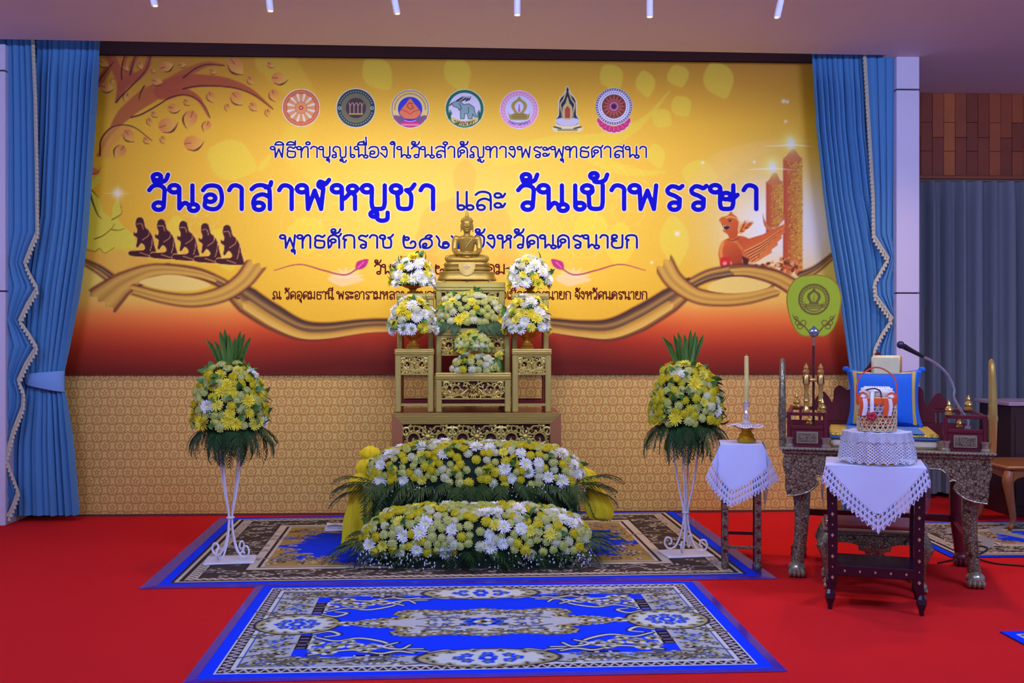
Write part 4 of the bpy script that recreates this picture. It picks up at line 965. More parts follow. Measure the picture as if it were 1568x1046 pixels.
    # cartouches in the middle of each side
    for sx, sy in ((1, 0), (-1, 0), (0, 1), (0, -1)):
        cx, cy = sx*(hx-.30), sy*(hy-.215); rx, ry = (.20, .17) if sx else (.31, .125)
        cv.disc(cx, cy, rx*1.06, DRK, .008, 1, ry*1.08); cv.disc(cx, cy, rx, (176, 168, 120), .008, 1, ry); cv.disc(cx, cy, rx*.86, WHT, .008, 1, ry*.84)
        for k in range(14): a = 2*PI*k/14; blossom(cv, lambda x, y: (x, y), cx+rx*.86*math.cos(a), cy+ry*.86*math.sin(a), .026, (OLV, GRY, DRK), 5)
        for k in range(8): a = 2*PI*k/8; blossom(cv, lambda x, y: (x, y), cx+rx*.42*math.cos(a), cy+ry*.42*math.sin(a), .030, (NAV, BLU, OLV), 5)
        blossom(cv, lambda x, y: (x, y), cx, cy, .045, (NAV, BLU, WHT), 6)
        if sx: blossom(cv, lambda x, y: (x, y), cx-sx*.24, cy, .045, (OLV, WHT, DRK), 6); blossom(cv, lambda x, y: (x, y), cx-sx*.30, cy, .03, (OLV, WHT, DRK), 5)
    # centre medallion
    med = [(0, .235), (.10, .21), (.20, .20), (.30, .225), (.40, .215), (.44, .17), (.40, .10), (.52, .06), (.60, .04), (.66, 0)]
    full = med+[(x, -y) for x, y in med[::-1][1:]]+[(-x, -y) for x, y in med[1:]]+[(-x, y) for x, y in med[::-1][1:-1]]
    P = cr(full, 4, True); cv.stroke(P+P[:1], .03, DRK, .008); cv.poly(P, (188, 194, 196), .008)
    def q2(T):
        r.seed(5)
        for i, p in enumerate(cr(med, 4)):
            if i % 2 == 0: blossom(cv, T, p[0]*.96, p[1]*.95, .032, r.choice([(OLV, (170, 160, 110), DRK), (OLV, GRY, NAV), ((120, 112, 80), OLV, WHT)]), 5)
        for _ in range(22):
            x, y = r.uniform(.02, .38), r.uniform(.01, .17)
            blossom(cv, T, x, y, r.uniform(.014, .028), r.choice([(NAV, GRY, OLV), (OLV, WHT, DRK), (DRK, NAV, WHT)]), 5)
        scroll(cv, T, [(.02, .15), (.12, .17), (.22, .13), (.30, .15)], .010, OLV); scroll(cv, T, [(.08, .05), (.2, .09), (.33, .06)], .009, OLV)
        for x in (.5, .57, .64): blossom(cv, T, x, 0.0, .034-.03*(x-.5)*2, (OLV, WHT, DRK), 6)
    sym(cv, q2)
    for k in range(8): a = 2*PI*k/8; blossom(cv, lambda x, y: (x, y), .07*math.cos(a), .05*math.sin(a), .032, (NAV, BLU, DRK), 5)
    blossom(cv, lambda x, y: (x, y), 0, 0, .05, (OLV, WHT, DRK), 6)
rug('prayer_rug', 'royal blue rug with a white floral medallion lying before the flower beds', [on(404, 899.5), on(1059, 892.5), on(1186, 1026), on(300, 1043)], 620, 300, paint_front, (2.42, 1.58), .045)

BRN, CRM, GLD = (58, 44, 42), (204, 194, 172), (168, 142, 74)
def paint_rear(cv, W, D):
    hx, hy = W/2, D/2; ax, ay = np.abs(cv.X), np.abs(cv.Y); ex, ey = hx-ax, hy-ay; e = np.minimum(ex, ey*1.15)
    def band(a, b, col): k = np.nonzero((e >= a) & (e < b))[0]; cv.C[k] = col
    band(.06, .075, BRN); band(.075, .10, CRM); band(.10, .125, BRN); band(.125, .19, CRM); band(.19, .205, BRN)
    k = np.nonzero((e >= .13) & (e < .185) & (((cv.X*1.0+cv.Y)/.05 % 1) < .35))[0]; cv.C[k] = (90, 74, 66)
    band(.205, .42, (72, 60, 52)); band(.42, .435, BRN); band(.435, .49, CRM); band(.49, .51, BRN); band(.51, .53, CRM)
    k = np.nonzero(e >= .53)[0]; cv.C[k] = GLD
    # blue field with a ragged stepped edge
    d = (np.abs(cv.X/(hx-.54))**2.1+np.abs(cv.Y/(hy-.36))**2.1)**(1/2.1); ang = np.arctan2(cv.Y, cv.X)
    rag = .05*np.sin(ang*19)+.05*np.sin(ang*31+1)+.03*np.sign(np.sin(ang*57))
    k = np.nonzero((d+rag < .97) & (e > .53))[0]; cv.C[k] = (14, 58, 226)
    r = random.Random(8)
    for _ in range(1000):
        while True:
            x, y = r.uniform(-hx, hx), r.uniform(-hy, hy); q = min(hx-abs(x), (hy-abs(y))*1.15)
            if .215 < q < .41 or q > .56: break
        dd = (abs(x/(hx-.54))**2.1+abs(y/(hy-.36))**2.1)**(1/2.1)
        if q > .56 and dd < .93: continue
        cols = r.choice([(CRM, (120, 104, 70), DRK), (GLD, CRM, BRN), ((130, 110, 70), BRN, CRM), (BRN, (150, 60, 50), CRM)]) if q > .5 else r.choice([((120, 104, 78), CRM, BRN), ((96, 84, 60), (60, 48, 44), CRM), (CRM, (100, 86, 70), BRN)])
        blossom(cv, lambda a, b: (a, b), x, y, r.uniform(.014, .036), cols, 5)
        if r.random() < .35:
            a = r.uniform(0, 6.28); L = .1; scroll(cv, lambda p, q: (p, q), [(x, y), (x+L*math.cos(a), y+.6*L*math.sin(a)), (x+1.3*L*math.cos(a+.8), y+.7*L*math.sin(a+.8))], .012, CRM)
rug('altar_rug', 'large blue and brown bordered rug under the altar and both flower stands', [on(353, 795), on(1030, 784), on(1163, 884), on(241, 898.5)], 520, 260, paint_rear, (3.5, 2.3), .085)
def paint_side(cv, W, D):
    paint_rear(cv, W, D)
    hx, hy = W/2, D/2
    for k in range(7): x = -hx+.5+k*(W-1)/6; cv.stroke(cr([(x-.2, -.5), (x, -.1), (x-.1, .3), (x+.2, .6)], 5), [.05, .12, .05], (150, 150, 150), .01)
a_, b_ = on(1345, 801), on(1457, 855)
rug('side_rug', 'blue and grey patterned rug under the small wooden table by the alcove curtain', [a_, Vector((a_.x+3.0, a_.y+.0, 0)), Vector((b_.x+3.0, b_.y, 0)), b_], 300, 130, paint_side, (3.0, 1.45))
a_ = on(1531, 969)
rug('corner_rug', 'blue rug with a white band, one corner lying on the open red carpet', [a_, Vector((a_.x+2.2, a_.y, 0)), Vector((a_.x+2.2, a_.y-1.4, 0)), Vector((a_.x+.03, a_.y-1.4, 0))], 200, 120, paint_front, (2.3, 1.4))

# ------------------------------------------------------------------ flowers and greenery
petal = attr_mat('petal', rough=.7, spec=.2)
def flower_mesh(kind, R, cin, cout, seed):
    r = random.Random(seed); mb = MB(); mb.c = []
    ci, co = np.array(lin(cin)), np.array(lin(cout))
    def put(vs, fs, cols): mb.add(vs, fs); mb.c.extend(cols)
    def core(rr, h, c):
        n0 = len(mb.v); mb.ell((0, 0, h), (rr, rr, rr*.75), 8, 5); mb.c.extend([tuple(c)]*(len(mb.v)-n0))
    if kind == 'pompon':
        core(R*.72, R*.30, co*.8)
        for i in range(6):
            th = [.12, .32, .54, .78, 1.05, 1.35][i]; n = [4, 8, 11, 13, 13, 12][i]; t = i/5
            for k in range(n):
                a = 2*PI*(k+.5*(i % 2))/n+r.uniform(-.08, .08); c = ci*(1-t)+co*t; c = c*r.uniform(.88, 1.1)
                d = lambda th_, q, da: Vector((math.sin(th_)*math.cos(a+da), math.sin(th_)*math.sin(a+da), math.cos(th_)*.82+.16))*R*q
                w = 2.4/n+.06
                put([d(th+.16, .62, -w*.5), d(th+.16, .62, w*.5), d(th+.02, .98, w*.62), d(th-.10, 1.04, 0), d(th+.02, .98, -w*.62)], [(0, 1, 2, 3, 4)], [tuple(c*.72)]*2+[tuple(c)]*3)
    else:
        core(R*.26, R*.22, ci)
        for i in range(4):
            el = [.10, .38, .68, .98][i]; n = [17, 15, 12, 8][i]; L = [1.0, .96, .84, .62][i]
            for k in range(n):
                a = 2*PI*(k+.5*(i % 2))/n+r.uniform(-.1, .1); l = L*R*r.uniform(.88, 1.06); e = el+r.uniform(-.08, .08)
                ca, sa = math.cos(a), math.sin(a); w = R*.105
                P = lambda s, side, up: (ca*s*math.cos(e)-sa*side, sa*s*math.cos(e)+ca*side, s*math.sin(e)+up+R*.12)
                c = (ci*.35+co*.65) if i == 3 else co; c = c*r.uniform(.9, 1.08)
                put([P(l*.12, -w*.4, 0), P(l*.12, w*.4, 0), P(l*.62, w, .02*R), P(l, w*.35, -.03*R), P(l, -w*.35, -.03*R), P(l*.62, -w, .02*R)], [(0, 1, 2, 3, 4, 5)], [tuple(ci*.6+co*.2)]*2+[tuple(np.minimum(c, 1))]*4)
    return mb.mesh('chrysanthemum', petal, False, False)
FL = {
 'py': [flower_mesh('pompon', .031, (210, 200, 34), (248, 238, 66), 1), flower_mesh('pompon', .028, (206, 194, 34), (246, 230, 50), 2)],
 'pg': [flower_mesh('pompon', .029, (196, 204, 70), (240, 242, 158), 3), flower_mesh('pompon', .026, (186, 196, 60), (236, 240, 140), 4)],
 'pw': [flower_mesh('pompon', .030, (226, 230, 150), (246, 246, 214), 5)],
 'sw': [flower_mesh('spider', .046, (220, 224, 140), (250, 250, 252), 6), flower_mesh('spider', .042, (226, 230, 160), (246, 248, 250), 7)],
 'sy': [flower_mesh('spider', .044, (214, 196, 30), (250, 236, 70), 8), flower_mesh('spider', .040, (206, 196, 40), (246, 238, 96), 9)],
}
green_d = mat('dark_foliage', (46, 80, 40), .6, var=.3, nscale=30); green_m = mat('leaf_green', (66, 120, 52), .5, var=.3, nscale=20); green_b = mat('palm_green', (40, 76, 36), .5, var=.35, nscale=12)
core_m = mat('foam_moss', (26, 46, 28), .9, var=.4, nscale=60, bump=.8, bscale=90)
breath = mat('babys_breath', (222, 222, 228), .8)
def frond_mesh(L, n, seed, droop=.5, wid=.30, spread=.9):
    r = random.Random(seed); mb = MB()
    rp = [(L*t, 0, L*(.22*math.sin(t*1.6)-droop*t*t)) for t in np.linspace(0, 1, 9)]
    mb.tube(rp, [.0035]*5+[.003, .0025, .002, .001], 5)
    for i in range(n):
        t = .12+.86*i/(n-1); x = L*t; z = L*(.22*math.sin(t*1.6)-droop*t*t); l = L*wid*math.sin(PI*(.18+.80*t))**.8*r.uniform(.9, 1.1)+.02
        for s in (1, -1):
            a = spread*(1-.45*t)+r.uniform(-.08, .08); dx, dy = math.cos(a)*l, s*math.sin(a)*l; w = .0075; dz = -l*.32
            mb.add([(x-w, 0, z), (x+dx*.5-w, dy*.5, z+dz*.25+.004), (x+dx, dy, z+dz), (x+dx*.5+w, dy*.5, z+dz*.25+.004), (x+w, 0, z)], [(0, 1, 2, 3, 4)])
    return mb.mesh('palm_frond', green_b, False, False)
FR = [frond_mesh(.34, 15, 1), frond_mesh(.30, 14, 2, .7), frond_mesh(.27, 13, 3, .35, .36)]
def leaf_mesh(L, w, seed=0):
    mb = MB(); n = 6
    for i in range(n+1):
        t = i/n; ww = w*math.sin(PI*min(1, t*.96+.04))**.8; z = L*(.18*math.sin(t*2.2))-L*.25*t*t
        mb.v += [(L*t, -ww, z+ww*.35), (L*t, 0, z), (L*t, ww, z+ww*.35)]
    for i in range(n):
        for k in range(2): mb.f.append((3*i+k, 3*i+3+k, 3*i+4+k, 3*i+1+k)); mb.mi.append(0)
    return mb.mesh('leaf', green_d if seed else green_m, True, False)
LEAF = leaf_mesh(.10, .022); LEAFB = leaf_mesh(.16, .026, 1)
def orient(pos, nrm, roll, sc=1.0):
    q = Vector(nrm).to_track_quat('Z', 'Y').to_matrix().to_4x4()
    return Matrix.Translation(Vector(pos)) @ q @ Matrix.Rotation(roll, 4, 'Z') @ Matrix.Scale(sc, 4)
def fwd(pos, d, up=(0, 0, 1), sc=1.0):
    d = Vector(d).normalized(); u = Vector(up); y = u.cross(d)
    if y.length < 1e-4: y = Vector((0, 1, 0))
    y.normalize(); z = d.cross(y)
    M = Matrix((d, y, z)).transposed().to_4x4(); return Matrix.Translation(Vector(pos)) @ M @ Matrix.Scale(sc, 4)
def sq(v, p): return math.copysign(abs(v)**p, v)
def super_sample(r, a, b, h, z0, p):
    """point and normal on the upper half of a super-ellipsoid"""
    th = r.uniform(0, 2*PI); ph = math.asin(r.uniform(0, 1))
    x, y, z = a*sq(math.cos(ph), p)*sq(math.cos(th), p), b*sq(math.cos(ph), p)*sq(math.sin(th), p), h*sq(math.sin(ph), p)
    e = 2/p; n = Vector((sq(x/a, e-1)/a, sq(y/b, e-1)/b, sq(max(z, 1e-4)/h, e-1)/h)); n.normalize()
    return Vector((x, y, z+z0)), n
def arrangement(t, seed, a, b, h, z0, p, mix, dmin, nmax, skip=None, smin=.92, smax=1.22, nbreath=150, nleaf=24, core=.9, base_drop=.0, breath_low=0):
    r = random.Random(seed); pts = []; tries = 0
    while len(pts) < nmax and tries < 14000:
        tries += 1; q, n = super_sample(r, a, b, h, z0, p)
        if skip and skip(q, n): continue
        kind = r.choices(list(mix), list(mix.values()))[0]; k = 1.28 if kind[0] == 's' else 1.0
        if any((q-o).length < dmin*(k+ko)/2 for o, ko in pts): continue
        pts.append((q, k)); me = r.choice(FL[kind]); n2 = (n+Vector((0, -.25, .2))+Vector((r.uniform(-.25, .25), r.uniform(-.2, .2), r.uniform(-.2, .2)))).normalized()
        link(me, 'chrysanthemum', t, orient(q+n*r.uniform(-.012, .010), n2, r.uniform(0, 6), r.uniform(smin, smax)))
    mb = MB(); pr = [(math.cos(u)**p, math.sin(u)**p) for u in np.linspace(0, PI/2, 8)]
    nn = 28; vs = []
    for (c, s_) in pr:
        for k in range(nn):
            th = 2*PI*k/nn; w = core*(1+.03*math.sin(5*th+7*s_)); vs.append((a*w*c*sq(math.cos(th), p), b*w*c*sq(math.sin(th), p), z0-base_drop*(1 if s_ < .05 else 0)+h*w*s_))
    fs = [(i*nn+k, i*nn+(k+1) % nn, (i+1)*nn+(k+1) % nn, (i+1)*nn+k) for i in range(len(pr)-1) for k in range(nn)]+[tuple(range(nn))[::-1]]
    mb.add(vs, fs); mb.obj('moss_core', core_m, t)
    mb = MB()
    for _ in range(nbreath+breath_low):
        q, n = super_sample(r, a, b, h, z0, p)
        if skip and skip(q, n): continue
        q = q+n*r.uniform(.004, .022); s_ = r.uniform(.003, .0055)
        if _ >= nbreath: q.z = z0+.02-r.uniform(0, .09); q.x *= 1.03; q.y = -abs(q.y)*1.05-r.uniform(0, .09); s_ *= 1.25
        mb.add([(q.x+s_, q.y, q.z), (q.x-s_*.5, q.y+s_*.87, q.z), (q.x-s_*.5, q.y-s_*.87, q.z), (q.x, q.y, q.z+s_*1.3), (q.x, q.y, q.z-s_*1.3)], [(0, 1, 3), (1, 2, 3), (2, 0, 3), (1, 0, 4), (2, 1, 4), (0, 2, 4)])
    if nbreath: tag(mb.obj('babys_breath', breath, t, False, False), kind='stuff')
    for _ in range(nleaf):
        q, n = super_sample(r, a, b, h, z0, p)
        if skip and skip(q, n): continue
        d = (n+Vector((r.uniform(-.6, .6), r.uniform(-.5, .3), r.uniform(-.5, .5)))).normalized()
        link(LEAF, 'leaf', t, fwd(q-n*.02, d, n, r.uniform(.6, 1.0)))
    return pts
def frond(t, pos, d, k, sc=1.0, up=(0, 0, 1)): link(FR[k % 3], 'palm_frond', t, fwd(pos, d, up, sc))
def flower_bed(t, px_l, px_r, py_top, py_bot, d_mid, half_d):
    pass
bk = lambda q, n: n.y > .55
# lower bed on the rug
z_lo = 1.4-(850-523)*6.22/FPX; z_hi = 1.4-(778-523)*6.55/FPX
c = atd(729, 850, 6.50); a = (904-553)/2*6.5/FPX-.02
t = thing('flower_bed', 'low long bed of yellow and cream chrysanthemums lying on the rug before the altar', 'flowers', (c.x, c.y, 0), -YAW)
arrangement(t, 21, a, .24, z_hi-z_lo+.02, z_lo-.01, .62, {'pg': 5, 'py': 2.2, 'pw': 2, 'sw': 1.6, 'sy': .8}, .0385, 295, bk, nbreath=260, nleaf=40, base_drop=z_lo-.02, breath_low=700)
r = random.Random(2)
for i in range(34):
    u = -1+2*i/33; x = u*(a+.02); y = -.24*math.sqrt(max(0, 1-abs(u)**6))+.02
    frond(t, (x*.95, y+.10, .10+r.uniform(-.01, .02)), (u*1.0+r.uniform(-.7, .7), -.9, -.02), i, r.uniform(.62, .85))
for s in (-1, 1):
    for k in range(6): frond(t, (s*a*.9, -.1+.07*k, .13), (s*1.0, -.4+.22*k, r.uniform(-.1, .3)), k, r.uniform(.75, 1.0))
# upper bed with drooping palm skirt, raised on a wooden trestle hidden in the leaves
z_lo = 1.4-(742-523)*6.90/FPX; z_hi = 1.4-(683-523)*7.0/FPX
c = atd(728, 742, 7.0); a = (890-566)/2*6.95/FPX
t = thing('raised_flower_bed', 'raised bed of white and yellow chrysanthemums with drooping palm skirt', 'flowers', (c.x, c.y, 0), -YAW)
arrangement(t, 33, a, .15, z_hi-z_lo+.01, z_lo, .62, {'py': 4, 'pg': 2, 'pw': 1.5, 'sw': 3, 'sy': .6}, .0385, 220, bk, nbreath=220, nleaf=36, breath_low=340)
mb = MB().box(-a*.92, a*.92, -.08, .12, z_lo-.04, z_lo+.03, .01)
for sx in (-1, 1):
    for sy in (-.06, .10): mb.box(sx*a*.85-.02, sx*a*.85+.02, sy-.02, sy+.02, .009, z_lo-.03)
mb.obj('trestle', mat('trestle_wood', (60, 46, 32), .8), t, False)
MB().grid(lambda u, v: ((u-.5)*2*a*.96, -.12+.02*math.sin(u*60)+.02*v, .12+(z_lo-.10)*v), 60, 4).obj('green_netting', mat('green_netting', (24, 52, 32), .9, var=.4, nscale=40), t)
for i in range(30):
    u = -1+2*(i+.5)/30; x = u*a
    frond(t, (x*.97, -.13, z_lo+.02+r.uniform(-.03, .01)), (u*.35+r.uniform(-.5, .5), -.55, -.25), i, r.uniform(.72, .95))
for i in range(20):
    u = -1+2*(i+.5)/20; frond(t, (u*a*.97, -.12, z_lo-.10+r.uniform(-.03, .03)), (r.uniform(-.6, .6), -.5, -.55), i, r.uniform(.55, .75))
for s in (-1, 1):
    for k in range(6): frond(t, (s*a*.95, -.10+.04*k, z_lo+.01-.02*k), (s*1.0, -.5+.15*k, .35-.16*k), k, r.uniform(.75, 1.0))
# ------------------------------------------------------------------ altar tables
def gold_mat(name, c, c2, rough=.38, metal=.55):
    t = NT(name); v = t.coords('Object'); w = t.n('ShaderNodeTexWave'); w.inputs['Scale'].default_value = 120; w.inputs['Distortion'].default_value = 4; t.l(v, w.inputs[0])
    n = t.noise(v, 260, 2); f = t.math('MULTIPLY', w.outputs[1], n)
    t.base(t.mix(f, lin4(c), lin4(c2))); t.b.inputs['Metallic'].default_value = metal; t.b.inputs['Roughness'].default_value = rough
    t.bump(f, .35, .002); return t.m
gold = gold_mat('antique_gold_leaf', (188, 170, 78), (226, 214, 134)); gold_side = gold_mat('copper_gold_leaf', (176, 112, 70), (196, 136, 90), .4, .4)  # side-frame gold has its coppery reflection put into the colour
carve_m = gold_mat('carved_gilt_wood', (200, 176, 76), (244, 230, 150), .32, .6)
bronze = mat('gilt_bronze', (166, 138, 62), .40, .5, var=.1, nscale=8)
red_lac = mat('red_lacquer', (112, 22, 30), .3, var=.12); red_top = mat('red_lacquer_top', (140, 44, 40), .22, var=.1)
def spiral(mb, cx, cz, r0, turns, a0, s, tube=.006, y=0):
    P = []; R = []; n = int(14*turns)
    for i in range(n+1):
        t = i/n; a = a0+s*2*PI*turns*t; r = r0*(1-t)**.85+.004
        P.append((cx+r*math.cos(a), y-.004*math.sin(t*3), cz+r*math.sin(a))); R.append(tube*(1-.5*t))
    mb.tube(P, R, 6)
    for i in range(2, n-2, 3):
        p = P[i]; dx, dz = p[0]-cx, p[2]-cz; L = math.hypot(dx, dz)
        if L < .008: continue
        mb.ell((p[0]+dx/L*tube*1.3, y-.003, p[2]+dz/L*tube*1.3), (tube*1.5, tube*.7, tube*.9), 6, 4, Matrix.Rotation(-math.atan2(dz, dx)-.6*s, 3, 'Y'))
def rosette(mb, cx, cz, r, y=0, n=9):
    mb.ell((cx, y-.006, cz), (r*.42, .014, r*.42), 10, 6)
    for k in range(n):
        a = 2*PI*k/n; mb.ell((cx+r*.66*math.cos(a), y, cz+r*.66*math.sin(a)), (r*.36, .007, r*.17), 6, 4, Matrix.Rotation(-a, 3, 'Y'))
def carving(w, h, cells):
    """open scrollwork: a row of rosettes with mirrored spirals and leaves between, hanging inside a frame w x h (x centred, z down from 0)"""
    mb = MB(); cw = w/cells; hh = h/2
    for c_ in range(cells):
        cx = -w/2+cw*(c_+.5); rosette(mb, cx, -hh*.85, min(cw, h)*.24, -.004)
        for s in (-1, 1):
            for (ox, oz, rr, tn, a0) in ((.27*cw, -.50*h, min(.21*cw, .34*h), 1.6, PI if s > 0 else 0), (.43*cw, -.22*h, min(.09*cw, .18*h), 1.3, -PI/2), (.42*cw, -.80*h, min(.09*cw, .18*h), 1.3, PI/2)):
                spiral(mb, cx+s*ox, oz, rr, tn, a0, s, min(.0095, h*.066))
            for (ox, oz, rr, a0) in ((.12*cw, -.22*h, .13*h, 0), (.13*cw, -.82*h, .12*h, PI), (.34*cw, -.88*h, .10*h, 0), (.33*cw, -.12*h, .10*h, PI), (.47*cw, -.5*h, .10*h, PI/2)):
                spiral(mb, cx+s*ox, oz, rr, 1.1, a0, -s, min(.007, h*.05), .003)
            mb.tube([(cx+s*.08*cw, 0, -.45*h), (cx+s*.18*cw, -.003, -.78*h), (cx+s*.34*cw, 0, -.92*h), (cx+s*.48*cw, 0, -.62*h)], [.006, .006, .005, .003], 6)
            mb.tube([(cx+s*.05*cw, 0, -.25*h), (cx+s*.16*cw, -.003, -.06*h), (cx+s*.34*cw, 0, -.05*h), (cx+s*.5*cw, 0, -.2*h)], [.005, .006, .005, .003], 6)
        for k in (-2, -1, 0, 1, 2):
            a = -PI/2+k*.38; mb.ell((cx+.16*h*2*math.cos(a)*.8, -.003, -.5*h+.40*h*math.sin(a)), (.13*h, .006, .05*h), 6, 4, Matrix.Rotation(-a, 3, 'Y'))
    return mb
def altar_table(name, label, cx, yf, w, dp, z0, z1, leg=.05, rail=.055, ph=.12, cells=1, low=True, stretch=True, sidem=None):
    t = thing(name, label, 'altar table', (cx, yf+dp/2, z0)); H = z1-z0; y0, y1 = -dp/2, dp/2
    MB().box(-w/2, w/2, y0+.004, y1, H-.022, H, .004).obj('table_top', red_top, t, False)
    MB().box(-w/2-.004, w/2+.004, y0-.012, y0+.012, H-rail, H+.003, .006).box(-w/2, w/2, y0-.018, y0, H-rail*.62, H-rail*.38, .004).obj('top_rail', gold, t, False)
    for s in (-1, 1):
        MB().box(s*(w/2-leg/2)-leg/2, s*(w/2-leg/2)+leg/2, y0-.008, y0+.03, 0, H-rail, .006).obj('leg', gold, t, False)
        MB().box(s*(w/2-leg/2)-leg*.42, s*(w/2-leg/2)+leg*.42, y1-.035, y1, 0, H-.022, .004).obj('leg', red_lac, t, False)
        MB().box(s*(w/2-leg*.45)-.010, s*(w/2-leg*.45)+.010, y0+.03, y1-.03, H-rail, H-.024).obj('side_rail', red_lac, t, False)
        if stretch: MB().box(s*(w/2-leg*.45)-.010, s*(w/2-leg*.45)+.010, y0+.03, y1-.03, .052, .075).obj('stretcher', red_lac, t, False)
    cw = w-2*leg
    c_ = carving(cw-.012, ph, cells).obj('carved_panel', carve_m, t); c_.location = (0, y0+.008, H-rail-.008)
    MB().box(-cw/2, cw/2, y0, y0+.010, H-rail-.012, H-rail).obj('panel_bead', gold, t, False); MB().box(-cw/2, cw/2, y0-.002, y0+.012, H-rail-ph-.016, H-rail-ph-.006).obj('panel_bead', gold, t, False)
    MB().box(-cw/2, cw/2, y0+.022, y0+.026, H-rail-ph*.55, H-rail).obj('panel_backing', mat('dark_red_backing', (74, 16, 20), .7), t, False)
    if stretch:
        MB().box(-cw/2, cw/2, y0, y0+.02, .045, .062).obj('stretcher', gold, t, False)
        MB().box(-cw/2, cw/2, y1-.03, y1-.01, .05, .075).obj('stretcher', red_lac, t, False)
    return t
Yd = lambda d, px=720: (CAM+ray(px, 523)*d).y
yb0 = Yd(7.20)
zt0 = at(729, 633, yb0).z
xa, xb = at(600, 633, yb0).x, at(859, 633, yb0).x; wb = xb-xa; cxb = (xa+xb)/2
t = thing('altar_base_table', 'wide red and gold base table carrying the tiered altar tables', 'altar table', (cxb, yb0+.33, 0))
MB().box(-wb/2, wb/2, -.325, .33, zt0-.03, zt0, .004).obj('table_top', red_top, t, False)
fr = MB(); W2 = wb/2; rl = .075; sl = .075
fr.add([(-W2, -.35, zt0+.002), (W2, -.35, zt0+.002), (W2-sl, -.33, zt0-rl), (-W2+sl, -.33, zt0-rl)], [(0, 1, 2, 3)])
fr.add([(-W2, -.35, zt0+.002), (W2, -.35, zt0+.002), (W2, -.31, zt0+.002), (-W2, -.31, zt0+.002)], [(0, 3, 2, 1)])
for q in (.25, .5, .75): fr.box(-W2+sl*q, W2-sl*q, -.352+.02*q, -.33, zt0-rl*q-.004, zt0-rl*q)
fr.obj('front_rail', gold, t, False)
for s in (-1, 1):
    g = MB(); g.add([(s*W2, -.35, zt0+.002), (s*(W2-sl), -.33, zt0-rl), (s*(W2-sl), -.33, 0.01), (s*W2, -.35, 0.01)], [(0, 1, 2, 3)]); g.add([(s*W2, -.35, zt0), (s*W2, -.30, zt0), (s*W2, -.30, .01), (s*W2, -.35, .01)], [(0, 1, 2, 3)])
    g.obj('side_frame', gold_side, t, False)
    MB().box(s*(W2-.05)-.04, s*(W2-.05)+.04, .23, .31, .009, zt0-.03).obj('leg', red_lac, t, False)
    MB().box(s*(W2-.05)-.035, s*(W2-.05)+.035, -.325, -.26, .009, zt0-.03).obj('leg', red_lac, t, False)
    MB().box(s*(W2-.02)-.01, s*(W2-.02)+.01, -.30, .31, zt0-.20, zt0-.03).obj('side_rail', gold_side, t, False)
c_ = carving(wb-2*sl-.01, .20, 3).obj('carved_panel', carve_m, t); c_.location = (0, -.318, zt0-rl-.005)
MB().box(-W2+sl, W2-sl, -.300, -.295, zt0-.20, zt0-.03).obj('panel_backing', mat('dark_red_backing', (74, 16, 20), .7), t, False)
g = MB(); g.box(-W2+sl*.9, W2-sl*.9, -.330, -.312, zt0-.31, zt0-.285, .003); g.obj('lower_rail', gold, t, False)

def tier(name, label, x0, x1, pyt, d, dp, z0=None, **kw):
    yf = Yd(d, (x0+x1)/2); a = at(x0, pyt, yf); b = at(x1, pyt, yf)
    altar_table(name, label, (a.x+b.x)/2, yf, b.x-a.x, dp, zt0+.003, a.z, **kw); return a.z, yf, (a.x+b.x)/2
LS = 'small gilt altar table holding the '
zl, yl, xl_ = tier('altar_side_table', LS+'lower flower bowl, nearest the yellow cloth swag', 605, 664, 535, 7.26, .20, leg=.042, rail=.040, ph=.125)
zr, yr, xr_ = tier('altar_side_table', LS+'lower flower bowl, nearest the yellow cloth bag', 784.5, 844, 535, 7.26, .20, leg=.042, rail=.040, ph=.125)
zlb, ylb, xlb = tier('tall_altar_side_table', 'tall gilt altar table holding the upper flower bowl, nearest the yellow cloth swag', 608, 664, 450, 7.52, .20, leg=.040, rail=.04, ph=.12)
zrb, yrb, xrb = tier('tall_altar_side_table', 'tall gilt altar table holding the upper flower bowl, nearest the yellow cloth bag', 784, 840, 450, 7.52, .20, leg=.040, rail=.04, ph=.12)
z1, y1_, x1_ = tier('altar_centre_table', 'low middle altar table with wide carved panel holding small flower bowls', 667.5, 782, 571.5, 7.255, .20, leg=.042, rail=.045, ph=.125, cells=1)
z2, y2_, x2_ = tier('altar_centre_table', 'middle altar table holding the oval flower arrangement below the statue', 667.5, 781, 503, 7.48, .19, leg=.040, rail=.052, ph=.13, cells=2)
z3, y3_, x3_ = tier('altar_centre_table', 'tallest altar table carrying the seated golden statue', 667, 773, 433, 7.70, .30, leg=.045, rail=.06, ph=.28, cells=2)

# ------------------------------------------------------------------ seated golden statue
def remesh(mb, name, m, voxel, parent, smooth=6):
    tmp = link(mb.mesh('tmp', m), 'tmp'); md = tmp.modifiers.new('r', 'REMESH'); md.mode = 'VOXEL'; md.voxel_size = voxel
    sm = tmp.modifiers.new('s', 'SMOOTH'); sm.factor = .5; sm.iterations = smooth
    dg = bpy.context.evaluated_depsgraph_get(); me = bpy.data.meshes.new_from_object(tmp.evaluated_get(dg)); me.name = name
    bpy.data.objects.remove(tmp); me.polygons.foreach_set('use_smooth', [True]*len(me.polygons))
    if not me.materials: me.materials.append(m)
    return link(me, name, parent)
sc_ = (CAM-at(714, 433, y3_+.15)).dot(-FW)/FPX/4.753       # metres per crop pixel at the statue
xb_ = at(715, 433, y3_+.13).x
st = thing('seated_buddha_statue', 'golden statue seated cross-legged in meditation on a tiered pedestal, top of the altar', 'statue', (xb_, y3_+.14, z3+.003))
K = sc_
Zp = lambda y: (600-y)*K
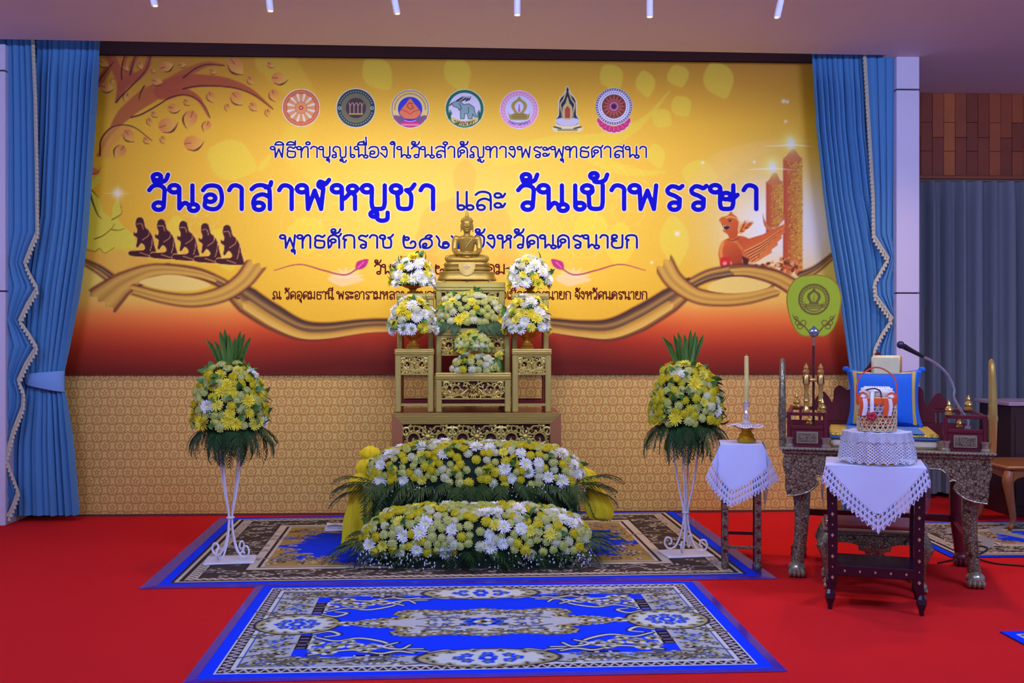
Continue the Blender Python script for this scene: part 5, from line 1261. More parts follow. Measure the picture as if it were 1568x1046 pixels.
# pedestal
def tierring(prof, n=36, sy=.62): return [(r*K, z) for r, z in prof]
def rounded(prof, sx, sy, p=.72, n=40, c=(0, 0, 0)):
    mb = MB(); vs = []; fs = []
    for r, z in prof:
        for k in range(n):
            th = 2*PI*k/n; vs.append((c[0]+r*sx*sq(math.cos(th), p), c[1]+r*sy*sq(math.sin(th), p), c[2]+z))
    for i in range(len(prof)-1):
        for k in range(n): fs.append((i*n+k, i*n+(k+1) % n, (i+1)*n+(k+1) % n, (i+1)*n+k))
    fs.append(tuple(range(n))[::-1]); fs.append(tuple((len(prof)-1)*n+k for k in range(n))); mb.add(vs, fs); return mb
rounded([(1.0, Zp(578)), (1.0, Zp(568)), (.97, Zp(560)), (.94, Zp(540)), (.96, Zp(524)), (.93, Zp(518)), (.5, Zp(516))], 213*K, 120*K).obj('pedestal_base', bronze, st)
rounded([(.86, Zp(519)), (.92, Zp(512)), (1.0, Zp(503)), (1.0, Zp(488)), (.93, Zp(482)), (.99, Zp(474)), (1.0, Zp(462)), (.95, Zp(452)), (.5, Zp(450))], 170*K, 100*K).obj('pedestal_cushion', bronze, st)
for x in (-165, 0, 165):
    MB().box((x-9)*K, (x+9)*K, -85*K, -65*K, 0, Zp(576)).box((x-9)*K, (x+9)*K, 65*K, 85*K, 0, Zp(576)).obj('pedestal_foot', bronze, st, False)
ap = MB()
def apf(u, v):
    x = (-60+120*u)*K*(1-.45*max(0, v-.45)**1.2*1.6); z = Zp(458+92*v*(1-.16*abs(2*u-1)**2)); return (x, -(104+14*v+5*math.sin(PI*u))*K, z)
ap.grid(apf, 14, 10); ao = ap.obj('front_cloth', bronze, st)
ap2 = MB()
for i in range(-2, 3):
    for j in range(-2, 3):
        if abs(i)+abs(j) <= 2: ap2.ell(((i*9)*K, -118*K-.004, Zp(487+j*8)), (3.4*K, 2.5*K, 3.4*K), 6, 4)
ap2.obj('cloth_jewels', mat('silver_bead', (210, 210, 200), .25, .8), st)
b = MB()
E3 = lambda c, r, M=None: b.ell((c[0]*K, c[1]*K, Zp(c[2])), tuple(q*K for q in r), 18, 12, M)
T3 = lambda P, R: b.tube([(p[0]*K, p[1]*K, Zp(p[2])) for p in cr(P, 4)], list(np.interp(np.linspace(0, 1, (len(P)-1)*4+1), np.linspace(0, 1, len(R)), [q*K for q in R])), 12)
# crossed legs, hips, trunk, arms, neck, head
for s in (-1, 1):
    T3([(s*35, 30, 425), (s*90, -10, 424), (s*132, -38, 424), (s*128, -58, 424)], [44, 36, 28, 26])
    T3([(s*128, -55, 430), (s*80, -78, 434), (s*20, -84, 436), (-s*34, -80, 437)], [26, 23, 20, 15])
E3((0, 20, 415), (66, 58, 36))
T3([(0, 26, 410), (0, 22, 365), (0, 18, 318), (0, 18, 280)], [58, 50, 60, 68])
E3((0, 16, 282), (82, 40, 36)); E3((0, 0, 298), (62, 38, 32))
for s in (-1, 1):
    E3((s*78, 18, 276), (27, 27, 27)); T3([(s*80, 18, 274), (s*88, 12, 315), (s*90, 0, 358)], [26, 23, 20]); T3([(s*90, 0, 358), (s*72, -45, 382), (s*34, -72, 390), (0, -80, 393)], [20, 18, 15, 12])
    E3((s*14, -86, 394), (32, 18, 9)); E3((s*30, 0, 292), (26, 18, 22))
T3([(0, 18, 262), (0, 16, 240), (0, 12, 216)], [34, 24, 25])
E3((0, 4, 184), (40, 42, 48)); E3((0, -4, 206), (31, 31, 26)); E3((0, 12, 158), (43, 45, 40)); E3((0, 14, 128), (22, 23, 22))
T3([(0, 14, 118), (0, 14, 96), (0, 14, 80), (0, 14, 62)], [16, 11, 7, 3])
for s in (-1, 1): E3((s*42, 12, 188), (6, 11, 24)); E3((s*43, 10, 214), (5, 7, 12)); E3((s*15, -36, 182), (10, 4, 4)); E3((s*15, -36, 172), (13, 4, 3))
T3([(0, -36, 176), (0, -42, 188), (0, -46, 197)], [5, 6.5, 8]); E3((0, -37, 209), (12, 6, 4)); E3((0, -32, 222), (12, 9, 8))
remesh(b, 'seated_figure', bronze, .0026, st, 2)
hb = MB()                                         # curled hair as rows of tiny knobs
for i in range(7):
    ph = .12+i*.2; n = max(6, int(24*math.sin(ph)+4))
    for k in range(n):
        a = 2*PI*k/n+i; p = (44*math.sin(ph)*math.cos(a), 13+45*math.sin(ph)*math.sin(a), 157-41*math.cos(ph))
        if p[1] < -12 and p[2] > 150: continue
        hb.ell((p[0]*K, p[1]*K, Zp(p[2])), 5.2*K, 6, 4)
hb.obj('curled_hair', bronze, st)
sb = MB(); sp_ = cr([(52, -26, 262), (30, -40, 290), (6, -44, 320), (-10, -46, 345)], 6)
sb.tube([(p[0]*K, (p[1]-2)*K, Zp(p[2])) for p in sp_], 2.2*K, 6); sb.obj('robe_edge', bronze, st)

# ------------------------------------------------------------------ bowls of flowers
gold_bowl = mat('orange_gold_bowl', (208, 140, 34), .32, .45, var=.18, nscale=40, bump=.3, bscale=120)
def flower_bowl(name, label, px, py_base, py_rim, yc, R, bh, bw, mix, seed, n=34, dmin=.055, bd=None, group=None):
    """pedestal bowl with domed bouquet; sizes in metres"""
    p = at(px, py_base, yc); rim = at(px, py_rim, yc).z-p.z
    t = thing(name, label, 'flower bowl', (p.x, p.y, p.z), 0, group)
    MB().lathe([(.001, .0), (R*.42, .0), (R*.44, rim*.05), (R*.36, rim*.14), (R*.38, rim*.18), (R*.26, rim*.26), (R*.22, rim*.38), (R*.30, rim*.44), (R*.24, rim*.50), (R*.55, rim*.60), (R*.86, rim*.80), (R*1.0, rim), (R*.97, rim*1.0), (R*.8, rim*.9), (.001, rim*.88)], 28).obj('bowl', gold_bowl, t)
    for z, rr in ((rim*.16, R*.40), (rim*.46, R*.31), (rim*.985, R*1.0)):
        MB().tube([(rr*math.cos(a), rr*math.sin(a), z) for a in np.linspace(0, 2*PI, 28, endpoint=False)], .003, 6, True).obj('bowl_ring', bronze, t)
    arrangement(t, seed, bw, bd or bw*.8, bh, rim-.012, .9, mix, dmin*.76, int(n*2.2), lambda q, nn: nn.y > .6, nbreath=60, nleaf=16, core=.86)
    r = random.Random(seed)
    for k in range(9):
        a = -PI*k/8; link(LEAF, 'leaf', t, fwd((bw*.75*math.cos(a), bw*.6*math.sin(a), rim), (math.cos(a), math.sin(a)-.2, -.15), (0, 0, 1), r.uniform(.6, .9)))
    return t
MW = {'sw': 5, 'sy': 3.2, 'pw': .6}
g1 = 'of white and yellow chrysanthemums, nearest '
yc = yl+.10
flower_bowl('flower_bowl', 'lower pedestal bowl '+g1+'the yellow cloth swag', 632.5, 534.5, 503, yc, .112, .225, .152, MW, 41)
flower_bowl('flower_bowl', 'lower pedestal bowl '+g1+'the yellow cloth bag', 807, 534.5, 503, yc, .112, .225, .152, MW, 42)
yc = ylb+.10
flower_bowl('flower_bowl', 'upper pedestal bowl '+g1+'the yellow cloth swag', 632, 449.5, 435, yc, .098, .215, .148, MW, 43)
flower_bowl('flower_bowl', 'upper pedestal bowl '+g1+'the yellow cloth bag', 811, 449.5, 435, yc, .098, .205, .140, MW, 44)
# middle arrangements
p = at(719, 502.5, y2_+.09)
t = thing('oval_arrangement', 'wide oval arrangement of yellow-green chrysanthemums with trailing leaves below the statue', 'flowers', tuple(p))
arrangement(t, 51, .235, .10, .20, .045, .85, {'pg': 5, 'sy': 2, 'py': 1.2, 'pw': 1.2}, .039, 110, bk, nbreath=110, nleaf=20)
MB().lathe([(.001, .001), (.07, .001), (.08, .05), (.001, .05)], 20, (0, .0, 0), 1, .7).obj('grey_pot', mat('grey_pot', (96, 92, 88), .7), t)
r = random.Random(9)
for i in range(16):
    u = -1+2*(i+.5)/16
    if abs(u) < .2: continue
    link(LEAFB, 'leaf', t, fwd((u*.20, -.07, .05), (u*.5+r.uniform(-.2, .2), -.5, -.75), (0, -1, .2), r.uniform(.7, .95)))
for o in [x for x in bpy.data.objects if x.parent == t and x.name.startswith('leaf')][-14:]: pass
flower_bowl('small_flower_bowl', 'small gold bowl of white and yellow flowers at the back of the low middle table', 725, 570.5, 533, y1_+.125, .085, .115, .118, {'pg': 3, 'pw': 3, 'py': 1, 'sy': .6}, 55, 34, .043, .07)
p = at(727, 571, y1_+.05)
t = thing('oval_garland_mound', 'low rounded mound of pale chrysanthemums at the front edge of the low middle table', 'flowers', tuple(p))
arrangement(t, 61, .152, .05, .105, .012, .8, {'pg': 4, 'pw': 4, 'py': .7}, .038, 70, bk, nbreath=60, nleaf=14, base_drop=.011)
p = at(763.5, 571, y1_+.09)
t = thing('leaf_cone', 'small green folded-leaf cone topped with yellow blossoms beside the flower mound', 'offering', tuple(p))
MB().lathe([(.001, 0), (.036, 0), (.034, .02), (.024, .07), (.012, .105), (.001, .112)], 14).obj('cone', green_m, t)
for k in range(7): link(FL['sy'][1], 'chrysanthemum', t, orient((.012*math.cos(k), -.008+.01*math.sin(k), .105+.006*k), (math.cos(k)*.6, -.6, .5), k, .52))
for k in range(6): link(LEAF, 'leaf', t, fwd((.02*math.cos(k), -.02+.01*math.sin(k), .012), (math.cos(k), -.5+math.sin(k)*.3, .5), (0, 0, 1), .45))

# ------------------------------------------------------------------ yellow cloth swags at the bed ends
yel = fabric('yellow_silk', (250, 218, 30), .12)
def cloth_column(prof, folds, seed, n=60, sy=.6):
    r = random.Random(seed); mb = MB(); vs = []; fs = []; ph = r.uniform(0, 6)
    for i, (rr, x, z, fd) in enumerate(prof):
        for k in range(n):
            th = 2*PI*k/n; w = 1+fd*math.sin(folds*th+ph+.12*i)+fd*.6*math.sin((folds+4)*th+.25*i)
            vs.append((x+rr*w*math.cos(th), rr*w*sy*math.sin(th), z+fd*.03*math.sin(folds*th*.5+i)))
    for i in range(len(prof)-1):
        for k in range(n): fs.append((i*n+k, i*n+(k+1) % n, (i+1)*n+(k+1) % n, (i+1)*n+k))
    fs.append(tuple(range(n))[::-1]); fs.append(tuple((len(prof)-1)*n+k for k in range(n))); mb.add(vs, fs); return mb
d_ = 7.05; s_ = d_/FPX
c = atd(556, 815, d_); zz = lambda y: 1.4-(y-523)*s_
t = thing('yellow_cloth_swag', 'yellow cloth gathered in puffs and falling to the rug, beside the white folded napkin', 'drapery', (c.x, c.y, 0), -YAW)
xx = lambda x: (x-556)*s_
pr = [(.108, xx(552), .010, .22), (.10, xx(553), zz(800), .20), (.088, xx(555), zz(775), .18), (.076, xx(556), zz(757), .14)]
cloth_column(cr(pr, 4), 9, 1).obj('skirt', yel, t)
pr = [(.078, xx(553), zz(760), .06), (.082, xx(551), zz(748), .10), (.075, xx(553), zz(735), .12), (.05, xx(559), zz(724), .1)]
cloth_column(cr(pr, 4), 7, 2).obj('puff', yel, t)
pr = [(.05, xx(561), zz(728), .06), (.075, xx(563), zz(716), .1), (.062, xx(566), zz(706), .1), (.03, xx(568), zz(702), .1)]
cloth_column(cr(pr, 4), 7, 3).obj('puff', yel, t)
pr = [(.03, xx(566), zz(704), .1), (.062, xx(566), zz(697), .12), (.05, xx(567), zz(688), .12), (.012, xx(568), zz(683), .1)]
cloth_column(cr(pr, 4), 6, 4).obj('knot', yel, t)
c = atd(915, 795, d_); xx = lambda x: (x-915)*s_
t = thing('yellow_cloth_bag', 'yellow cloth tied into a hanging balloon at the bed end under a palm frond', 'drapery', (c.x, c.y, 0), -YAW)
pr = [(.02, xx(925), zz(797), .2), (.075, xx(920), zz(792), .16), (.098, xx(917), zz(778), .10), (.088, xx(913), zz(764), .10), (.062, xx(908), zz(750), .12), (.038, xx(903), zz(741), .14)]
cloth_column(cr(pr, 4), 8, 5).obj('balloon', yel, t)
pr = [(.036, xx(903), zz(743), .14), (.06, xx(902), zz(734), .14), (.05, xx(897), zz(722), .12), (.02, xx(890), zz(715), .1)]
cloth_column(cr(pr, 4), 7, 6).obj('knot', yel, t)
MB().tube([(xx(890), .02, zz(716)), (xx(880), .06, zz(712))], .012, 8).obj('tie_end', yel, t)
# folded white napkin on the rug
c = on(515, 814); t = thing('folded_napkin', 'small folded white napkin lying on the rug beside the yellow cloth', 'napkin', (c.x, c.y, .0085), .15)
nap = mat('white_linen', (238, 238, 244), .8, var=.04, bump=.2, bscale=300)
for i, (w, z) in enumerate(((.085, 0), (.08, .014), (.072, .028))):
    MB().box(-w, w+.05, -.05+.006*i, .05-.004*i, z, z+.016, .007).obj('fold', nap, t)
MB().grid(lambda u, v: (-.07+.17*u, -.052+.10*v, .046+.006*math.sin(5*u+2*v)), 12, 8).obj('top_fold', nap, t)

# ------------------------------------------------------------------ flower stands
wire = mat('white_wire', (232, 230, 240), .4, var=.03)
def flower_stand(label, px, pyf, sc, mix, seed, tip):
    p = on(px, pyf); t = thing('flower_stand', label, 'flower stand', (p.x, p.y, .0085), .12)
    MB().box(-.155, .155, -.115, .115, 0, .012, .004).obj('base_plate', wire, t, False)
    prof = [(.085, .74), (.080, .66), (.050, .46), (.016, .30), (.013, .25), (.022, .17), (.052, .075), (.085, .034), (.118, .032), (.140, .062), (.128, .098), (.100, .096), (.094, .070), (.108, .056)]
    P2 = cr(prof, 6)
    for k in range(4):
        a = PI/4+k*PI/2+.25; MB().tube([(r*math.cos(a), r*math.sin(a), z+.002) for r, z in P2], .0062, 8).obj('curved_rod', wire, t)
    MB().lathe([(.001, .72), (.085, .72), (.105, .86), (.001, .86)], 18).obj('flower_pail', mat('dark_green_pail', (30, 46, 34), .7), t)
    MB().tube([(.02*math.cos(a), .02*math.sin(a), .275) for a in np.linspace(0, 2*PI, 16, endpoint=False)], .006, 6, True).obj('collar', wire, t)
    arrangement(t, seed, .210, .195, .375, .865, .80, mix, .040, 210, lambda q, n: n.y > .6, nbreath=150, nleaf=70, core=.90)
    r = random.Random(seed)
    for k in range(34):
        a = 2*PI*k/34; frond(t, (.12*math.cos(a), .12*math.sin(a), .875), (math.cos(a)*.72, math.sin(a)*.72, -.5+r.uniform(-.3, .15)), k, r.uniform(.60, .80))
    for k in range(18):
        a = 2*PI*k/18+.2; frond(t, (.07*math.cos(a), .07*math.sin(a), .85), (math.cos(a)*.45, math.sin(a)*.45, -.9), k, r.uniform(.6, .75))
    n = len(tip)
    lm = NT('blade_%d' % seed); lm.base(lm.mix(lm.noise(lm.coords('Object', (40, 40, 4)), 3), lin4((40, 92, 40)), lin4((118, 156, 62)))); lm.b.inputs['Roughness'].default_value = .45
    for k, (dx, h) in enumerate(tip):
        yy = r.uniform(-.03, .03); mb = MB(); H0 = 1.20
        for i in range(7):
            q = i/6; w = .019*(1-.35*q) if i < 6 else .008; x = dx*.25+dx*.75*q; z = H0+(h-H0)*q
            if i == 6: mb.v += [(x-w*.9, yy, z-.015), (x, yy+.010, z), (x+w*.3, yy, z-.012)]
            else: mb.v += [(x-w, yy-.006, z), (x, yy+.008, z), (x+w, yy-.006, z)]
        for i in range(6):
            for j in range(2): mb.f.append((3*i+j, 3*i+j+1, 3*i+4+j, 3*i+3+j)); mb.mi.append(0)
        mb.obj('blade_leaf', lm.m, t, True, False)
    return t
d1 = 6.56
tipsL = [(-.145, 1.41), (-.095, 1.40), (-.060, 1.46), (-.035, 1.475), (-.005, 1.44), (.03, 1.42), (.06, 1.46), (.085, 1.445), (.12, 1.42)]
flower_stand('white wire stand with a dome of yellow chrysanthemums nearest the folded napkin', 353, 861, 1, {'sy': 3, 'pg': 4, 'py': 2, 'sw': .5}, 71, tipsL)
tipsR = [(-.15, 1.43), (-.12, 1.41), (-.07, 1.44), (-.045, 1.455), (-.01, 1.44), (.035, 1.47), (.06, 1.46), (.075, 1.43), (.13, 1.44)]
flower_stand('white wire stand with dome of yellow chrysanthemums, standing beside the small candle table', 1050, 851, 1, {'py': 4.5, 'sy': 1.6, 'pg': 3, 'sw': .6, 'pw': .5}, 72, tipsR)
# ------------------------------------------------------------------ mosaic furniture, cloths and ritual things
def mosaic(name, c1, c2, scale=70, metal=.6, rough=.3):
    t = NT(name); v = t.coords('Object'); vo = t.n('ShaderNodeTexVoronoi', feature='DISTANCE_TO_EDGE'); vo.inputs['Scale'].default_value = scale; t.l(v, vo.inputs[0])
    v2 = t.n('ShaderNodeTexVoronoi'); v2.inputs['Scale'].default_value = scale; t.l(v, v2.inputs[0])
    edge = t.math('LESS_THAN', vo.outputs[0], .07)
    bw = t.n('ShaderNodeRGBToBW'); t.l(v2.outputs[1], bw.inputs[0])
    t.base(t.mix(edge, t.mix(bw.outputs[0], lin4(c1), lin4(c2)), lin4((70, 52, 40))))
    t.b.inputs['Metallic'].default_value = metal; t.b.inputs['Roughness'].default_value = rough; t.bump(vo.outputs[0], .5, .003); return t.m
silver = mosaic('mirror_mosaic', (104, 96, 70), (180, 172, 138), 60); silver2 = mosaic('fine_mirror_mosaic', (112, 102, 76), (186, 178, 146), 110)
dred = mat('dark_red_lacquer', (92, 18, 32), .35, var=.15); silver_p = mat('polished_silver', (178, 172, 146), .28, .7, var=.08); gilt = mat('polished_gilt', (206, 170, 90), .25, .7, var=.1)
def lace_mat(name, c, sx, mode):
    """openwork: real see-through holes in a regular knit"""
    t = NT(name); t.base(lin4(c)); t.b.inputs['Roughness'].default_value = .85
    tc = t.n('ShaderNodeTexCoord'); sp = t.n('ShaderNodeSeparateXYZ'); t.l(tc.outputs['UV'], sp.inputs[0])
    def cell(s, off, r):
        a = t.math('SUBTRACT', t.math('FRACT', t.math('ADD', t.math('MULTIPLY', sp.outputs[0], s[0]), off)), .5); b = t.math('SUBTRACT', t.math('FRACT', t.math('ADD', t.math('MULTIPLY', sp.outputs[1], s[1]), off)), .5)
        return t.math('LESS_THAN', t.math('SQRT', t.math('ADD', t.math('MULTIPLY', a, a), t.math('MULTIPLY', b, b))), r)
    h = cell(sx, 0, .27) if mode == 1 else t.math('MAXIMUM', cell(sx, 0, .24), cell(sx, .5, .24))
    if mode == 1: h = t.math('MAXIMUM', h, cell((sx[0]*2, sx[1]*2), .25, .16))
    tr = t.n('ShaderNodeBsdfTransparent'); mx = t.n('ShaderNodeMixShader'); t.l(t.math('MULTIPLY', h, .85), mx.inputs[0]); t.l(t.b.outputs[0], mx.inputs[1]); t.l(tr.outputs[0], mx.inputs[2]); t.l(mx.outputs[0], t.t.nodes['Material Output'].inputs[0])
    return t.m
lace1 = lace_mat('lace_edging', (206, 210, 238), (18, 3), 1); lace2 = lace_mat('crochet_lace', (210, 210, 226), (64, 10), 2); lace3 = lace_mat('crochet_mesh', (200, 200, 216), (90, 4), 2)
cloth = mat('white_tablecloth', (206, 214, 246), .75, var=.03, bump=.15, bscale=400)
def uv_grid(fn, nu, nv, name, m, parent, us=1, vs_=1):
    mb = MB().grid(fn, nu, nv); o = mb.obj(name, m, parent, True, False); me = o.data; uv = me.uv_layers.new(name='UVMap')
    for p in me.polygons:
        for li in p.loop_indices:
            vi = me.loops[li].vertex_index; uv.data[li].uv = ((vi % (nu+1))/nu*us, (vi//(nu+1))/nv*vs_)
    return o
def diamond_cloth(t, hw, hd, zt, drop, tipdx=0.0, side_drop=None, lace_w=.065, side_tip=.5, end=.0, flare=.1):
    """square cloth laid cornerwise: flat top, one pointed flap in front, one at each side, lace along the flap edges"""
    MB().box(-hw, hw, -hd, hd, zt, zt+.004, .0015).obj('cloth_top', cloth, t)
    def flap(P, u, v, tip, side):
        """P: edge points a, b; hangs below with its tip at fraction tip"""
        a, b = P; e = a+(b-a)*u; n = side
        lim = (1-abs(u-tip)/(tip if u < tip else 1-tip))*drop if tip not in (0, 1) else 0
        return e, lim
    def mk(a, b, out, tip, drp, nm, end, flare):
        a, b, out = Vector(a), Vector(b), Vector(out)
        def depth(u): return end+(drp-end)*(u/tip if u < tip else (1-u)/(1-tip))
        def pos(u, dz):
            e = a+(b-a)*u; wob = .006*math.sin(u*9)*min(1, dz*6)
            spread = (2*u-1)*flare*dz
            return e+(b-a).normalized()*spread+out*(.012+.02*dz+wob)+Vector((0, 0, zt+.003-dz))
        def f1(u, v):
            D = max(0, depth(u)-lace_w*1.15); return tuple(pos(u, D*v))
        MB().grid(f1, 28, 8).obj(nm, cloth, t, True, False)
        def f2(u, v):
            D0 = max(0, depth(u)-lace_w*1.15); D1 = depth(u)+.012; tooth = .5+.5*math.cos(2*PI*u*24)
            D1 = D1-.020*tooth*(1 if v > .9 else 0); q = pos(u, D0+(D1-D0)*v)
            return tuple(q+out*.002)
        uv_grid(f2, 96, 4, 'lace_border', lace1, t, 1.6, 1.0)
    mk((-hw, -hd, 0), (hw, -hd, 0), (0, -1, 0), side_tip, drop, 'front_flap', end, flare)
    sd = side_drop or drop
    mk((-hw, hd, 0), (-hw, -hd, 0), (-1, 0, 0), .5, sd, 'side_flap', end, flare); mk((hw, -hd, 0), (hw, hd, 0), (1, 0, 0), .5, sd, 'side_flap', end, flare)
def cam_pt(px, d): return CAM+FW*d+RT*((px-784)/FPX*d)
# ---- candle table
fl_ = (on(1110, 875)+on(1162, 877))/2; ang = math.radians(-12)
ct = fl_+Vector((math.sin(-ang)*.145, math.cos(ang)*.145, 0)); zt_ = .765
t = thing('candle_table', 'small square gilt-legged table under a white lace-edged cloth beside the flower stand', 'table', (ct.x, ct.y, .009), ang)
hw = .122
for sx in (-1, 1):
    m_ = MB().box(sx*.098-.019, sx*.098+.019, -.130, -.092, .03, zt_-.02, .004).lathe([(.001, 0), (.02, 0), (.026, .02), (.020, .045), (.001, .046)], 12, (sx*.098, -.111, 0)); m_.obj('leg', silver2, t, False)
    MB().box(sx*.098-.017, sx*.098+.017, .098, .132, 0, zt_-.02, .004).obj('leg', dred, t, False)
    MB().box(sx*.098-.008, sx*.098+.008, -.09, .10, .16, .18).obj('stretcher', dred, t, False)
    for k in range(8): MB().box(sx*.098-.011, sx*.098+.011, -.1325, -.130, .10+k*.075, .125+k*.075, .001, Matrix.Translation((sx*.098, 0, .11+k*.075)) @ Matrix.Rotation(.6*sx, 4, 'Y') @ Matrix.Translation((-sx*.098, 0, -.11-k*.075))).obj('leg_inlay', dred, t, False)
MB().box(-.085, .085, -.118, -.104, .125, .142, .003).obj('stretcher', silver2, t, False)
MB().box(-.085, .085, .108, .122, .17, .19, .003).obj('stretcher', dred, t, False)
MB().box(-hw, hw, -.14, .14, zt_-.03, zt_-.005, .004).obj('table_top', dred, t, False)
diamond_cloth(t, hw+.006, .146, zt_-.004, .375, side_drop=.40, side_tip=.38, lace_w=.085, end=.20, flare=.45)
p = cam_pt(1143, 6.36); zt2 = .009+zt_+.0035
t = thing('pedestal_tray', 'gold pedestal tray with a white lace doily on the candle table', 'tray', (p.x, p.y, zt2))
MB().lathe([(.001, 0), (.058, 0), (.060, .012), (.048, .028), (.044, .036), (.050, .042), (.034, .056), (.030, .066), (.040, .074), (.070, .092), (.085, .100), (.083, .104), (.001, .100)], 28).obj('pedestal', mat('bright_gold', (214, 164, 34), .25, .6, var=.1), t)
def dl(u, v):
    a = 2*PI*u; r = .118*v*(1+(.06*math.cos(14*a) if v > .8 else 0)); return (r*math.cos(a), r*math.sin(a), .108+.004*math.sin(7*a)*v-.03*max(0, v-.68)**1.4*(1.4+math.sin(3*a)))
uv_grid(dl, 84, 10, 'lace_doily', lace1, t, 2.2, 1.0)
glass = NT('cut_crystal'); glass.base((.95, .95, 1, 1)); glass.b.inputs['Transmission Weight'].default_value = .7; glass.b.inputs['Roughness'].default_value = .12
t = thing('crystal_candlestick', 'cut crystal candlestick standing on the lace doily', 'candlestick', (p.x, p.y, zt2+.1095))
sd_ = 6.36/FPX
MB().lathe([(.001, 0), (.030, 0), (.034, .008), (.020, .022), (.012, .034), (.019, .046), (.012, .056), (.017, .070), (.011, .086), (.020, .108), (.022, .118), (.019, .130), (.014, .146), (.0125, .148), (.0125, .135), (.001, .135)], 8).obj('stem', glass.m, t, False)
MB().lathe([(.013, .128), (.023, .132), (.023, .136), (.013, .138)], 8).obj('drip_ring', glass.m, t, False)
t = thing('candle', 'tall cream candle in the crystal candlestick', 'candle', (p.x, p.y, zt2+.1095+.1355))
top = 1.4-(546-523)*sd_-(zt2+.245)
MB().lathe([(.001, 0), (.0122, 0), (.0145, .01), (.0140, top*.5), (.0130, top), (.006, top+.004), (.001, top+.003)], 14).obj('wax', mat('cream_wax', (232, 214, 130), .45, var=.04), t)
MB().tube([(0, 0, top), (.001, 0, top+.012), (.003, 0, top+.018)], .0015, 6).obj('wick', mat('pink_wick', (216, 150, 160), .8), t)

# ---- preaching seat
C0 = CAM+RT*2.26+FW*6.28; RZ = math.radians(-19.0)
th = thing('preaching_seat', 'ornate dark red preaching seat on mirror-mosaic lion legs before the alcove curtain', 'seat', (C0.x, C0.y, 0), RZ)
def leg_part(sx, sy):
    o = MB(); pts = cr([(0, .745), (-.012, .68), (.0, .60), (.022, .50), (.028, .36), (.020, .22), (.008, .12), (.0, .06)], 5); rad = np.interp(np.linspace(0, 1, len(pts)), [0, .2, .4, .6, .8, 1], [.068, .072, .050, .042, .036, .038])
    vs = []; n = 12
    for (i, (o_, z)) in enumerate(pts):
        for k in range(n):
            a = 2*PI*k/n; r = rad[i]; vs.append((sx*(.49-o_*1.0)+r*sq(math.cos(a), .7), sy*.30+(-sy*o_*.4)+r*.9*sq(math.sin(a), .7), z))
    fs = [(i*n+k, i*n+(k+1) % n, (i+1)*n+(k+1) % n, (i+1)*n+k) for i in range(len(pts)-1) for k in range(n)]+[tuple(range(n)), tuple((len(pts)-1)*n+k for k in range(n))]
    o.add(vs, fs); return o
for sx in (-1, 1):
    for sy in (-1, 1):
        lg = leg_part(sx, sy).obj('leg', silver if sy < 0 else dred, th)
        pw_ = MB(); pw_.ell((sx*.49, sy*.30-.012, .05), (.052, .055, .042), 14, 8)
        for k in range(4): pw_.ell((sx*.49+(-.036+.024*k), sy*.30-.062+abs(k-1.5)*.006, .026), (.014, .026, .024), 8, 6)
        pw_.box(sx*.49-.045, sx*.49+.045, sy*.30-.05, sy*.30+.045, 0, .02, .008)
        pw_.obj('paw_foot', silver_p if sy < 0 else dred, lg)
for sx in (-1, 1):
    MB().box(sx*.455-.018, sx*.455+.018, -.24, .26, .27, .31).obj('stretcher', dred, th, False)
MB().box(-.44, .44, .28, .315, .27, .31).obj('stretcher', dred, th, False)
def apron(sx):
    P = cr([(0, .655), (.12, .66), (.24, .672), (.30, .668), (.335, .640), (.345, .605), (.365, .612), (.385, .60), (.37, .565), (.40, .53), (.44, .505), (.50, .490), (.545, .486)], 4)
    P = P+[(.552, .52), (.545, .58), (.566, .64), (.572, .69), (.555, .735), (0, .735)]
    return [(sx*x, z) for x, z in P]
for sx in (-1, 1):
    MB().prism(apron(sx), -.372, -.345).obj('apron', silver, th, False)
    P = apron(sx)[:-6]; MB().tube([(x, -.372, z) for x, z in P], .006, 6).obj('apron_edge', silver2, th)
    MB().prism([(-.345, .735), (-.345, .52), (-.30, .53), (-.26, .60), (-.1, .66), (.1, .66), (.26, .60), (.345, .52), (.345, .735)], sx*.545-.012, sx*.545+.012, 'yz').obj('side_apron', silver, th, False)
MB().box(-.55, .55, .33, .35, .62, .74).obj('back_apron', dred, th, False)
MB().box(-.575, .575, -.385, .375, .735, .760, .006).obj('seat_deck', silver2, th, False)
MB().box(-.59, .59, -.40, .385, .760, .776, .006).obj('deck_moulding', silver_p, th, False)
mb = MB()
for k in range(58): mb.ell((-.575+1.15*k/57, -.402, .768), (.010, .007, .009), 6, 4)
tag(mb.obj('bead_row', silver_p, th), kind='stuff')
zd = .776
def finial(t, x, y, z, s, m, name='finial'):
    MB().lathe([(.001, 0), (.022*s, 0), (.024*s, .010*s), (.014*s, .018*s), (.022*s, .030*s), (.016*s, .044*s), (.008*s, .052*s), (.012*s, .060*s), (.001, .085*s)], 12, (x, y, z)).obj(name, m, t)
